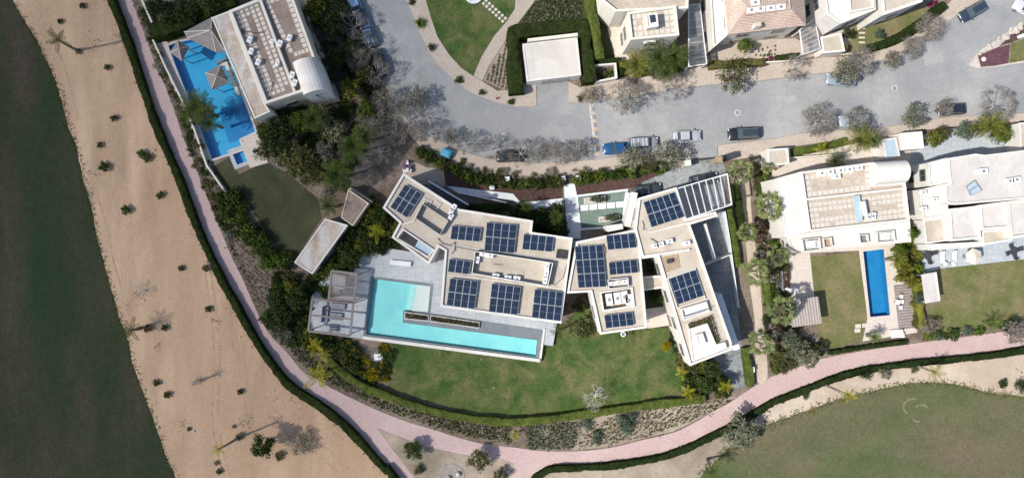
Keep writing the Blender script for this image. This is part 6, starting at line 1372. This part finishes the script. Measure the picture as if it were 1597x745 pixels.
for k_, (x, y) in enumerate([(1177, 258), (1182, 268), (1180, 280), (1183, 345), (1188, 352), (1193, 347), (1200, 352)]): shrub(x, y, 8, 'leaf_red', ORD[k_] + ' reddish brown shrub from the top beside the service path palms', 'reddish shrubs of the service path')
mass('edging_plants', [(1441 + i * 5.4, 530 - i * .7 - (i > 12) * .5, 2.6, .35, 'leaf_red', 0) for i in range(18)], 'tiny reddish plants edging the pink path below the rightmost lawn')
mass('edging_plants', [(1183 + rng.uniform(-5, 28), 75 + rng.uniform(-3, 17), 1.9, .3, 'leaf_dark', 0) for i in range(22)], 'tiny dark plants dotted over the gravel court of the pink tiled villa')
# crop rows along the south path
rows_stuff('row_planting', [(445, 535), (480, 552), (530, 575), (600, 625), (700, 655), (795, 662), (795, 692), (700, 672), (600, 638), (545, 612), (495, 586), (460, 556)], R(-15), .36, ['leaf_olive', 'leaf_mid', 'leaf_mid', 'leaf_grey'], .18, wob=.9, prob=2.2, hgt=.6, label='rows of olive brown plants between the bright hedge and the pink path')
rows_stuff('row_planting', [(820, 660), (905, 657), (905, 676), (892, 700), (822, 699)], R(2), .42, ['leaf_greygreen', 'leaf_blue', 'leaf_mid'], .16, .8, wob=.4, hgt=.5, label='dense grey green planted rows above the path bend', prob=1.4)
rows_stuff('row_planting', [(905, 676), (950, 650), (1000, 640), (1060, 632), (1130, 622), (1145, 622), (1080, 655), (1000, 682), (900, 700)], R(12), .62, ['leaf_light', 'leaf_olive', 'leaf_red', 'leaf_mid'], .15, wob=.5, prob=1.1, hgt=.45, label='sparse green and red planted rows on tan soil near the slate drive end')
sheet('planting_bed', [(892, 702), (905, 652), (1000, 638), (1060, 631), (1130, 620), (1148, 618), (1112, 640), (1082, 657), (1050, 672), (1000, 684), (950, 696), (900, 701)], 'dry', 4)
rows_stuff('row_planting', [(756, 125), (792, 62), (796, 144)], R(80), .62, ['leaf_olive', 'leaf_dark'], .12, .8, label='striped crop rows beside the garage hedge', prob=1.3, wob=.08)
rows_stuff('row_planting', [(812, 34), (830, 20), (850, 42), (806, 48)], R(20), .9, ['leaf_dark', 'leaf_red'], .13, label='dotted dark plants on tan soil at the corner of the garage hedge', wob=.05, prob=.6)
rows_stuff('ground_cover', [(1200, 560), (1240, 552), (1262, 565), (1208, 584)], R(10), .6, ['leaf_olive', 'leaf_grey', 'leaf_light'], .14, label='sparse ground cover in the bed corner below the silver palm')
rows_stuff('ground_cover', [(1400, 210), (1440, 200), (1440, 205), (1402, 214)], 0, .5, ['leaf_olive'], .12, label='low ground cover by the right gatehouse')
rows_stuff('ground_cover', [(205, 0), (226, 55), (262, 140), (290, 215), (318, 290), (350, 370), (378, 428), (384, 420), (356, 366), (324, 286), (296, 212), (268, 136), (232, 50), (214, 0)], R(70), .6, ['leaf_grey', 'leaf_dark'], .13, label='thin twiggy growth along the right edge of the pink path')
def fringe(line, w, step, mats, size, name, label):
    m = MB(); r = random.Random(len(line)); P = [W(x, y) for x, y in line]
    for a, b in zip(P[:-1], P[1:]):
        if max(abs(a.x), abs(b.x)) > 95 or max(abs(a.y), abs(b.y)) > 50: continue
        for k in range(int((b - a).length / step) + 1):
            q = a.lerp(b, r.random()); o = r.gauss(0, w); q = q + Vector((o, r.gauss(0, w * .6), 0))
            for j in range(3): leafquad(m, q + Vector((r.uniform(-.15, .15), r.uniform(-.15, .15), r.uniform(.03, .1))), (Vector((0, 0, 1)) + rvec(r) * .5).normalized(), size * r.uniform(.5, 1.4), r, r.randrange(len(mats)))
    o = m.build(name, [M[k] for k in mats]); o['kind'] = 'stuff'; o['label'] = label
fringe(golf_w_edge, .35, .09, ['leaf_olive', 'leaf_dark'], .08, 'rough_grass', 'ragged dry grass along the edge of the dark fairway')
fringe(golf_e_edge, .6, .06, ['leaf_olive', 'leaf_lime', 'leaf_olive'], .09, 'rough_grass', 'ragged dry grass along the edge of the east fairway')
fringe(hedge_w, .5, .25, ['leaf_olive', 'leaf_grey'], .09, 'rough_grass', 'dry litter along the sand side of the long hedge')
fringe(hedge_e, .5, .3, ['leaf_olive', 'leaf_grey'], .09, 'rough_grass', 'dry litter along the hedge of the east sand')
# scattered dry twigs and tufts on the sand
for i, (x, y, n, s) in enumerate([(385, 660, 30, 14), (335, 500, 20, 9), (465, 620, 60, 30), (285, 660, 26, 14), (360, 535, 10, 9), (150, 70, 26, 20), (215, 460, 60, 16), (540, 670, 40, 22), (150, 268, 24, 14), (247, 540, 24, 12), (700, 735, 20, 20), (1590, 580, 16, 10)]):
    m = MB(); r = random.Random(i)
    for k in range(n): q = W(x + r.gauss(0, s * .5), y + r.gauss(0, s * .4)); leafquad(m, Vector((q.x, q.y, r.uniform(.03, .12))), (Vector((0, 0, 1)) + rvec(r) * .5).normalized(), r.uniform(.04, .16), r)
    o = m.build('dry_tufts', M['leaf_grey']); o['kind'] = 'stuff'; o['label'] = 'dry twigs and tufts strewn over the sand'
# ---------------------------------------------------------------- cars
def car(label, px, py, ang, col, L=4.6, Wd=1.85, kind='saloon', roofcol=None):
    """ang: heading in degrees, 0 = nose to the right of the photo"""
    h = {'saloon': 1.42, 'suv': 1.72, 'estate': 1.55, 'van': 1.8}[kind]; p = W(px, py, h * .7)
    t = thing('parked_car', label, 'car', (0, 0, 0), 'cars parked along the road'); hw = Wd / 2; hl = L / 2
    st = [(-1, .80, .62, .72), (-.97, .9, .42, .84), (-.88, .98, .34, .92), (-.6, 1, .3, .95), (0, 1, .28, .96), (.45, 1, .3, .93), (.72, .98, .32, .86), (.9, .9, .36, .78), (.975, .78, .42, .70), (1, .66, .5, .62)]
    m = MB(); vs = []; sc = 1 if kind != 'suv' else 1.12
    for x, w, zb, zt in st:
        zb, zt = zb * .8, zt * sc
        for yy, zz in ((-.9, zb), (-1, zb + .12), (-1, zt - .22), (-.93, zt - .06), (-.6, zt + .02), (0, zt + .05), (.6, zt + .02), (.93, zt - .06), (1, zt - .22), (1, zb + .12), (.9, zb)): vs.append((x * hl, yy * w * hw, zz))
    k = 11; fs = []
    for i in range(len(st) - 1):
        for j in range(k): fs.append((i * k + j, i * k + (j + 1) % k, (i + 1) * k + (j + 1) % k, (i + 1) * k + j)[::-1])
    fs.append(tuple(range(k))); fs.append(tuple((len(st) - 1) * k + j for j in range(k - 1, -1, -1)))
    m.add(vs, fs); pc = M.setdefault('paint' + str(col), paint('%d' % len(M), col)); body = m.build('body', pc, t, True)
    # greenhouse and roof
    back = {'saloon': (-.72, -.5), 'suv': (-.93, -.84), 'estate': (-.92, -.8), 'van': (-.95, -.9)}[kind]; front = {'saloon': (.38, .1), 'suv': (.42, .16), 'estate': (.42, .16), 'van': (.5, .25)}[kind]
    zb = .93 * sc; b = [(back[0] * hl, .86 * hw), (front[0] * hl, .86 * hw)]; tp = [(back[1] * hl, .70 * hw), (front[1] * hl, .70 * hw)]
    m = MB(); bot = [(b[0][0], -b[0][1], zb), (b[1][0], -b[1][1], zb), (b[1][0], b[1][1], zb), (b[0][0], b[0][1], zb)]; top = [(tp[0][0], -tp[0][1], h), (tp[1][0], -tp[1][1], h), (tp[1][0], tp[1][1], h), (tp[0][0], tp[0][1], h)]
    m.hexa(bot, top); m.build('windows', M['glass'], t)
    m = MB(); Rf = [(tp[0][0] - .02, -tp[0][1], h), (tp[1][0] + .02, -tp[1][1], h), (tp[1][0] + .05, 0, h), (tp[1][0] + .02, tp[1][1], h), (tp[0][0] - .02, tp[0][1], h)]
    m.hexa([(x, y, h + .003) for x, y, z in Rf], [(x * .94, y * .9, h + .045) for x, y, z in Rf])
    for s in (-1, 1):
        for a, c in ((bot[0], top[0]), (bot[1], top[1])): m.bar((a[0], s * abs(a[1]), a[2]), (c[0], s * abs(c[1]), c[2]), .07, .07)
    m.build('roof', pc if roofcol is None else M[roofcol], t)
    if kind in ('suv', 'estate'):
        for s in (-1, 1): MB().bar((tp[0][0] * .9, s * tp[0][1] * .86, h + .07), (tp[1][0] * .9, s * tp[1][1] * .86, h + .07), .04, .04).build('roof_rail', M['metal'], t)
    if kind == 'van':
        for q in (-.7, -.4, -.1, .15): MB().bar((q * hl, -.65 * hw, h + .12), (q * hl, .65 * hw, h + .12), .08, .06).build('roof_bar', M['metal_white'], t)
    for sx_ in (-.62, .62):
        for s in (-1, 1):
            w = MB(); w.tube([(sx_ * hl, s * (hw - .22), .33), (sx_ * hl, s * (hw - .01), .33)], .33, 14); wo = w.build('wheel', M['rubber'], t); w = MB(); w.tube([(sx_ * hl, s * (hw - .02), .33), (sx_ * hl, s * (hw + .005), .33)], .2, 10); w.build('rim', M['rim'], wo)
    for s in (-1, 1):
        MB().box((.94 * hl, s * .62 * hw, .66 * sc), (.2, .34, .13), -s * .35).build('headlight', M['lamp_w'], t); MB().box((-.965 * hl, s * .7 * hw, .74 * sc), (.12, .3, .16), s * .1).build('taillight', M['lamp_r'], t)
        MB().box((front[0] * hl * .9, s * (hw + .07), .98 * sc), (.14, .2, .13)).build('wing_mirror', pc, t)
    t.location = (p.x, p.y, .016); t.rotation_euler = (0, 0, R(ang)); return t
car('long black estate car parked alone on the open road', 1161, 208, 183, (.018, .019, .022), 4.8, 1.95, 'suv', 'glass')
car('silver car half under the large olive tree, dark sunroof', 1072, 212, 3, (.50, .51, .53), 4.3, 1.8, 'saloon')
car('grey van with white roof bars behind the silver car', 1004, 222, 3, (.30, .32, .34), 4.6, 1.85, 'van')
car('bright blue car next to the speed bump', 962, 231, 183, (.012, .08, .21), 4.3, 1.8, 'saloon')
car('dark car hidden under the pale bare trees of the south kerb', 797, 243, 2, (.03, .03, .035), 4.6, 1.85, 'saloon')
car('light blue car at the top edge of the west bend', 551, 1, 112, (.22, .36, .5), 4.4, 1.8, 'saloon')
car('dark blue car second from the top of the west bend', 561, 25, 110, (.03, .05, .12), 4.4, 1.8, 'saloon')
car('grey blue car third from the top of the west bend', 573, 51, 108, (.12, .2, .3), 4.4, 1.8, 'estate')
car('black car under the bare twigs, lowest of the west bend', 590, 97, 105, (.02, .02, .022), 4.5, 1.85, 'suv')
car('silver blue car on the north kerb half under the grey green tree', 1313, 124, 174, (.30, .36, .42), 4.6, 1.85, 'saloon')
car('pale blue grey car under the bare tree on the south kerb', 1334, 187, 184, (.42, .49, .54), 4.7, 1.85, 'estate')
car('dark navy car on the south kerb at the right', 1486, 170, 184, (.02, .028, .045), 4.3, 1.8, 'saloon')
car('dark slate blue car at the top right, tilted upward', 1519, 17, 210, (.035, .055, .085), 4.4, 1.85, 'estate')
car('white car cut by the right photo edge', 1604, 14, 150, (.68, .69, .7), 4.5, 1.85, 'saloon')
car('dark car in the slate drive at the top of the carport pergola', 1098, 280, 10, (.03, .035, .045), 4.4, 1.8, 'saloon')
car('dark grey car in the shade between pond and mulch bed', 1010, 296, 8, (.05, .06, .07), 4.3, 1.8, 'saloon')
# ---------------------------------------------------------------- street and garden objects
def chair(label, px, py, rot, z0=0, mat='fabric_white', group=None):
    p = W(px, py, z0 + .5); t = thing('garden_chair', label, 'chair', (0, 0, 0), group)
    MB().box((0, 0, .42), (.6, .58, .08)).build('seat', M[mat], t); MB().hexa([(-.3, .24, .47), (.3, .24, .47), (.3, .3, .47), (-.3, .3, .47)], [(-.3, .34, .9), (.3, .34, .9), (.3, .4, .9), (-.3, .4, .9)]).build('backrest', M[mat], t)
    for a in (-.26, .26):
        for b in (-.25, .25): MB().box((a, b, .19), (.05, .05, .38)).build('leg', M['metal'], t)
    t.location = (p.x, p.y, z0); t.rotation_euler = (0, 0, R(rot)); return t
def table(label, px, py, r=.6, z0=0, mat='white_cool', group=None):
    p = W(px, py, z0 + .7); t = thing('garden_table', label, 'table', (0, 0, 0), group)
    MB().lathe((0, 0, .7), [(r, 0), (r, .04), (r * .95, .05)], 20).build('tabletop', M[mat], t); MB().lathe((0, 0, .0), [(.25, 0), (.25, .03), (.04, .05), (.04, .69)], 10).build('pedestal', M['metal'], t)
    t.location = (p.x, p.y, z0); return t
def lounger(label, px, py, rot, z0=0, mat='fabric_white', L=1.9):
    p = W(px, py, z0 + .35); t = thing('sun_lounger', label, 'sun lounger', (0, 0, 0), 'white sun loungers on the terraces')
    m = MB(); 
    for s in (-.3, .3): m.bar((-L / 2, s, .25), (L / 2, s, .25), .05, .07)
    m.build('frame', M['metal_white'], t); MB().box((-.25, 0, .34), (L * .7, .62, .09)).build('mattress', M[mat], t)
    MB().hexa([(L * .22, -.31, .3), (L * .5, -.31, .62), (L * .5, .31, .62), (L * .22, .31, .3)], [(L * .22, -.31, .39), (L * .5, -.31, .71), (L * .5, .31, .71), (L * .22, .31, .39)]).build('backrest', M[mat], t)
    for a in (-.8, .8):
        for b in (-.28, .28): MB().box((a * L / 2, b, .11), (.05, .05, .22)).build('leg', M['metal_white'], t)
    t.location = (p.x, p.y, z0 + .01); t.rotation_euler = (0, 0, R(rot)); return t
LZ = .024
lounger('left white sun lounger by the lawn of the far right villa', 1470, 401, 95, LZ); lounger('right white sun lounger by the lawn of the far right villa', 1489, 400, 95, LZ)
lounger('upper white lounger on the terrace south of the long pool', 1397, 517, 5, .03); lounger('lower white lounger on the terrace south of the long pool', 1399, 523, 5, .03)
table('small round white table below the left lounger', 1474, 411, .35, LZ); table('small round white table below the right lounger', 1487, 411, .35, LZ)
# parasol
t = thing('parasol', 'beige hexagonal parasol at the edge of the rightmost lawn', 'parasol', tuple(W(1521, 401))); c = W(1521, 400, 2.6); m = MB()
rim_ = [Vector((c.x + 1.35 * math.cos(a), c.y + 1.3 * math.sin(a), 2.3)) for a in [R(90 + 60 * i + 8) for i in range(6)]]
m.add([Vector((c.x, c.y, 2.75))] + rim_, [(0, i + 1, (i + 1) % 6 + 1) for i in range(6)]); m.add([p - Vector((0, 0, .12)) for p in rim_] + rim_, [(i, (i + 1) % 6, 6 + (i + 1) % 6, 6 + i) for i in range(6)]); m.build('canopy', M['canvas'], t)
MB().tube([(c.x, c.y, LZ), (c.x, c.y, 2.8)], .035, 8).build('pole', M['metal_white'], t); MB().lathe((c.x, c.y, LZ + .002), [(.35, 0), (.35, .08), (.05, .12)], 12).build('base', M['slate'], t)
table('round dark table with chairs at the left of the blue grey terrace', 1447, 398, .65, LZ, 'dark')
for i, a in enumerate((20, 110, 200, 290)):
    chair(['right', 'top', 'left', 'bottom'][i] + ' dark chair round the table left on the blue grey terrace', 1447 + 10 * math.cos(R(a)), 398 - 10 * math.sin(R(a)), a - 90, LZ, 'dark')
table('round dark table with chairs near the right photo edge', 1581, 392, .6, LZ, 'dark')
for i, a in enumerate((20, 110, 200, 290)):
    chair(['right', 'top', 'left', 'bottom'][i] + ' dark chair round the table near the right photo edge', 1581 + 9 * math.cos(R(a)), 392 - 9 * math.sin(R(a)), a - 90, LZ, 'dark')
for x, y, l in [(1406, 462, 'upper white chair on the terrace right of the long pool'), (1407, 470, 'second white chair on the terrace right of the long pool'), (1405, 479, 'white square seat on the terrace right of the long pool')]: chair(l, x, y, 80, .03)
table('white table between the chairs right of the long pool', 1400, 471, .4, .03)
t = thing('sunken_deck', 'brownish timber deck right of the long pool', 'deck', tuple(W(1405, 480))); m = MB()
for i in range(16):
    a, b = lerp2((1394, 444), (1402, 514), i / 16), lerp2((1422, 441), (1428, 511), i / 16); m.bar(W(a[0], a[1] + 2.2, .045), W(b[0], b[1] + 2.2, .045), .38, .02)
m.build('deck_boards', M['wood_grey'], t)
t = thing('garden_sofa', 'white L shaped garden sofa on the patio left of the dry lawn', 'outdoor sofa', tuple(W(1232, 442))); p = W(1232, 440, .4)
MB().box((p.x - .9, p.y + .3, .27), (.8, 3.0, .42), .06).build('seat', M['fabric_white'], t); MB().box((p.x + .4, p.y - 1.2, .25), (1.8, .8, .4), .06).build('chaise', M['fabric_white'], t); MB().box((p.x - 1.33, p.y + .3, .52), (.16, 3.0, .8), .06).build('backrest', M['slate'], t)
# stepping stones
def stones(label, pts, size, rot=0, mat='tile'):
    t = thing('stepping_stones', label, 'stepping stones', tuple(W(*pts[len(pts) // 2])))
    for x, y in pts: p = W(x, y); MB().box((p.x, p.y, .045), (size[0], size[1], .05), R(rot)).build('stone', M[mat], t)
stones('double row of pale stepping stones crossing the round lawn to the garden path', [(754 + i * 5.0 + j * 4.2, 6 + i * 4.6 - j * 4.6) for i in range(7) for j in (0, 1)], (.42, .42), -42)
stones('ladder of pale stepping stones on the third north lawn', [(1344, 37 + i * 7.4) for i in range(5)], (.95, .28), 0)
t = thing('paved_circle', 'pale ring shaped seat at the top of the round lawn', 'paved circle', tuple(W(739, -6))); p = W(739, -8); MB().lathe((p.x, p.y, .02), [(1.5, 0), (1.5, .3), (1.15, .3), (1.15, .05)], 28).build('rim', M['white_cool'], t)
stones('pair of pale square slabs at the corner of the dry lawn', [(1338, 508), (1349, 507), (1337, 515)], (.9, .6), 5)
t = thing('concrete_pad', 'round grey concrete pad on the sand island', 'concrete pad', tuple(W(705, 742, .06))); p = W(705, 742); MB().lathe((p.x, p.y, .062), [(1.95, 0), (1.95, .05), (.01, .055)], 32).build('disc', M['worn_concrete'], t)
for x, y, l in ((715, 738, 'upper white boulder lamp on the round concrete pad'), (700, 744, 'lower white boulder lamp on the round concrete pad')):
    p = W(x, y); t = thing('boulder', l, 'boulder', (p.x, p.y, .1)); m = MB(); m.lathe((p.x, p.y, .115), [(.3, 0), (.42, .15), (.38, .35), (.2, .48), (.02, .5)], 9); m.build('stone', M['rock'], t, True); MB().lathe((p.x + .32, p.y + .1, .118), [(.1, 0), (.1, .22), (.02, .25)], 8).build('spotlight', M['dark'], t)
# island rocks along the wedge
r_ = random.Random(4)
for i in range(46):
    u = r_.random(); a = lerp2((1526, 84), (1592, 38), u); w = 10 * u + 2; x, y = a[0] + r_.uniform(-1, 1), a[1] + r_.uniform(-1.5, 1) + w * r_.uniform(-.15, .75); p = W(x, y); s = r_.uniform(.18, .42)
    m = MB(); k = 7; m.lathe((0, 0, 0), [(s, 0), (s * 1.05, s * .25), (s * .6, s * .5), (.02, s * .55)], k); v = [(q[0] * (1 + .3 * noise.noise(Vector(q) * 3 + Vector((i, 0, 0)))), q[1] * (1 + .3 * noise.noise(Vector(q) * 3 + Vector((0, i, 0)))), q[2]) for q in m.v]; m.v = v
    o = m.build('rock', M['rock']); o.location = (p.x, p.y, .13); o.rotation_euler = (0, 0, r_.uniform(0, 6)); tag(o, 'pale rough rock in the stone band on the wedge shaped island', 'rock', 'rocks on the wedge shaped island')
t = thing('utility_cover', 'white round cover on the purple mulch of the wedge shaped island', 'cover', tuple(W(1533, 93, .13))); p = W(1533, 93); MB().lathe((p.x, p.y, .132), [(.33, 0), (.33, .12), (.28, .16), (.02, .17)], 18).build('lid', M['metal_white'], t); MB().lathe((p.x, p.y, .131), [(.4, 0), (.4, .04), (.34, .05)], 18).build('rim', M['metal'], t)
t = thing('bench', 'white curved bench at the right edge of the stone band', 'bench', tuple(W(1592, 58, .13))); p = W(1592, 57); MB().box((p.x, p.y, .55), (1.6, .5, .08), .35).build('seat', M['metal_white'], t)
for s in (-.6, .6): MB().box((p.x + s, p.y + s * .36, .32), (.12, .42, .38), .35).build('leg', M['metal_white'], t)
# blue covered box on the pavement
t = thing('covered_crate', 'bright blue tarpaulin covered crate on the south pavement of the west bend', 'crate', tuple(W(696, 238, .12))); p = W(696, 238, 1.3)
m = MB(); m.box((p.x, p.y, .62), (1.35, 1.15, .98), R(-25)); m.build('crate', M['wood_grey'], t); m = MB(); b4 = [Vector((p.x + a * math.cos(R(-25)) - b * math.sin(R(-25)), p.y + a * math.sin(R(-25)) + b * math.cos(R(-25)), 1.16)) for a, b in ((-.76, -.64), (.76, -.64), (.76, .64), (-.76, .64))]
m.hexa([q - Vector((0, 0, .5)) for q in b4], b4); tp_ = [q + (Vector((p.x, p.y, 1.16)) - q) * .5 + Vector((0, 0, .14 + .05 * i)) for i, q in enumerate(b4)]; m.hexa([q + Vector((0, 0, .003)) for q in b4], tp_); m.build('tarpaulin', M['blue_bin'], t)
t = thing('patterned_blankets', 'pile of white and purple patterned blankets at the tip of the villa arm', 'blankets', tuple(W(636, 260))); p = W(635, 260, .8); r_ = random.Random(9); M['purple'] = plain('purple_cloth', (.16, .08, .16), .9)
for i in range(2):
    m = MB()
    for k in range(11): m.box((p.x + r_.uniform(-.6, .6), p.y + r_.uniform(-.75, .75), .35 + .06 * k + r_.random() * .02 + i * .031), (r_.uniform(.3, .7), r_.uniform(.3, .6), .05), r_.uniform(0, 3))
    m.build('blanket', M['fabric_white'] if i == 0 else M['purple'], t)
MB().box((p.x, p.y, .16), (1.3, 1.5, .3), -.4).build('pallet', M['wood'], t)
t = thing('fire_hydrant', 'small red hydrant on the pavement under the striped crop', 'hydrant', tuple(W(775, 154, .12))); p = W(775, 154); MB().lathe((p.x, p.y, .121), [(.18, 0), (.18, .06), (.11, .1), (.11, .5), (.14, .55), (.06, .68), (.02, .7)], 12).build('barrel', M['red'], t, True); MB().tube([(p.x - .22, p.y, .5), (p.x + .22, p.y, .5)], .06, 8).build('nozzle', M['red'], t)
# gate of the drive
t = thing('drive_gate', 'dark sliding gate across the slate driveway between white posts', 'gate', tuple(W(1098, 248))); m = MB(); a, b = W(1078, 251, 1.6), W(1118, 246, 1.6)
for i in range(6): m.bar((a.x, a.y, .25 + i * .26), (b.x, b.y, .25 + i * .26), .06, .12)
m.build('gate_panel', M['dark'], t)
for x, y, mt in ((1073, 254, 'white'), (1122, 249, 'wood'), (1141, 243, 'dark')):
    p = W(x, y, 2.2); MB().box((p.x, p.y, 1.1), (.95, .9, 2.2), .1).build('gate_post', M[mt], t)
for x, y, l in ((1200, 98, None), (878, 278, 'left white square post cap at the head of the entrance walk'), (902, 277, 'right white square post cap at the head of the entrance walk'), (791, 279, 'white square box in the hedge row west of the entrance'), (767, 292, 'white square box in the mulch bed near the stair')):
    if l: p = W(x, y, 1.3); tt = thing('gate_pillar', l, 'pillar', (p.x, p.y, 0)); MB().box((p.x, p.y, .6), (.6, .6, 1.2), .1).build('shaft', M['white'], tt); MB().box((p.x, p.y, 1.26), (.75, .72, .1), .1).build('cap', M['white_cool'], tt)
t = thing('paddling_ring', 'small white ring standing by the south wall of the middle block', 'garden ring', tuple(W(972, 520))); p = W(972, 520.5, .4); m = MB(); m.tube([(p.x + .34 * math.cos(a * math.pi / 8), p.y + .34 * math.sin(a * math.pi / 8), .4) for a in range(17)], .12, 8, cap=False); m.build('ring', M['metal_white'], t, True); MB().lathe((p.x, p.y, .005), [(.3, 0), (.2, .3)], 12).build('stand', M['slate'], t)
t = thing('utility_box', 'white utility box by the bright hedge at the end of the service path', 'utility box', tuple(W(1174, 576))); p = W(1174, 576, 1.0); MB().box((p.x, p.y, .5), (.5, .75, 1.0), .1).build('cabinet', M['metal_white'], t); MB().box((p.x, p.y, 1.02), (.58, .82, .04), .1).build('lid', M['metal_white'], t)
# small light bollards along the pink path
for i, (x, y) in enumerate([(354, 386), (396, 466), (678, 668), (766, 690), (855, 701), (948, 695), (1028, 679), (1106, 647)]):
    p = W(x, y); o = MB(); o.tube([(p.x, p.y, 0), (p.x, p.y, .75)], .05, 8); o.lathe((p.x, p.y, .75), [(.09, 0), (.09, .1), (.02, .13)], 10)
    tag(o.build('path_light', M['dark'], None, False, (p.x, p.y, 0)), ORD[i] + ' small dark bollard light from the upper left along the pink path edge', 'bollard light', 'bollard lights along the pink path')
# lawn dots
for x, y, l in ((751, 560, 'tiny white ball on the lawn below the pool rim'), (770, 604, 'tiny white ball in the middle of the main lawn')):
    p = W(x, y); tag(MB().lathe((p.x, p.y, .016), [(.03, 0), (.09, .06), (.09, .1), (.03, .16)], 10).build('ball', M['metal_white'], None, True, None), l, 'ball')
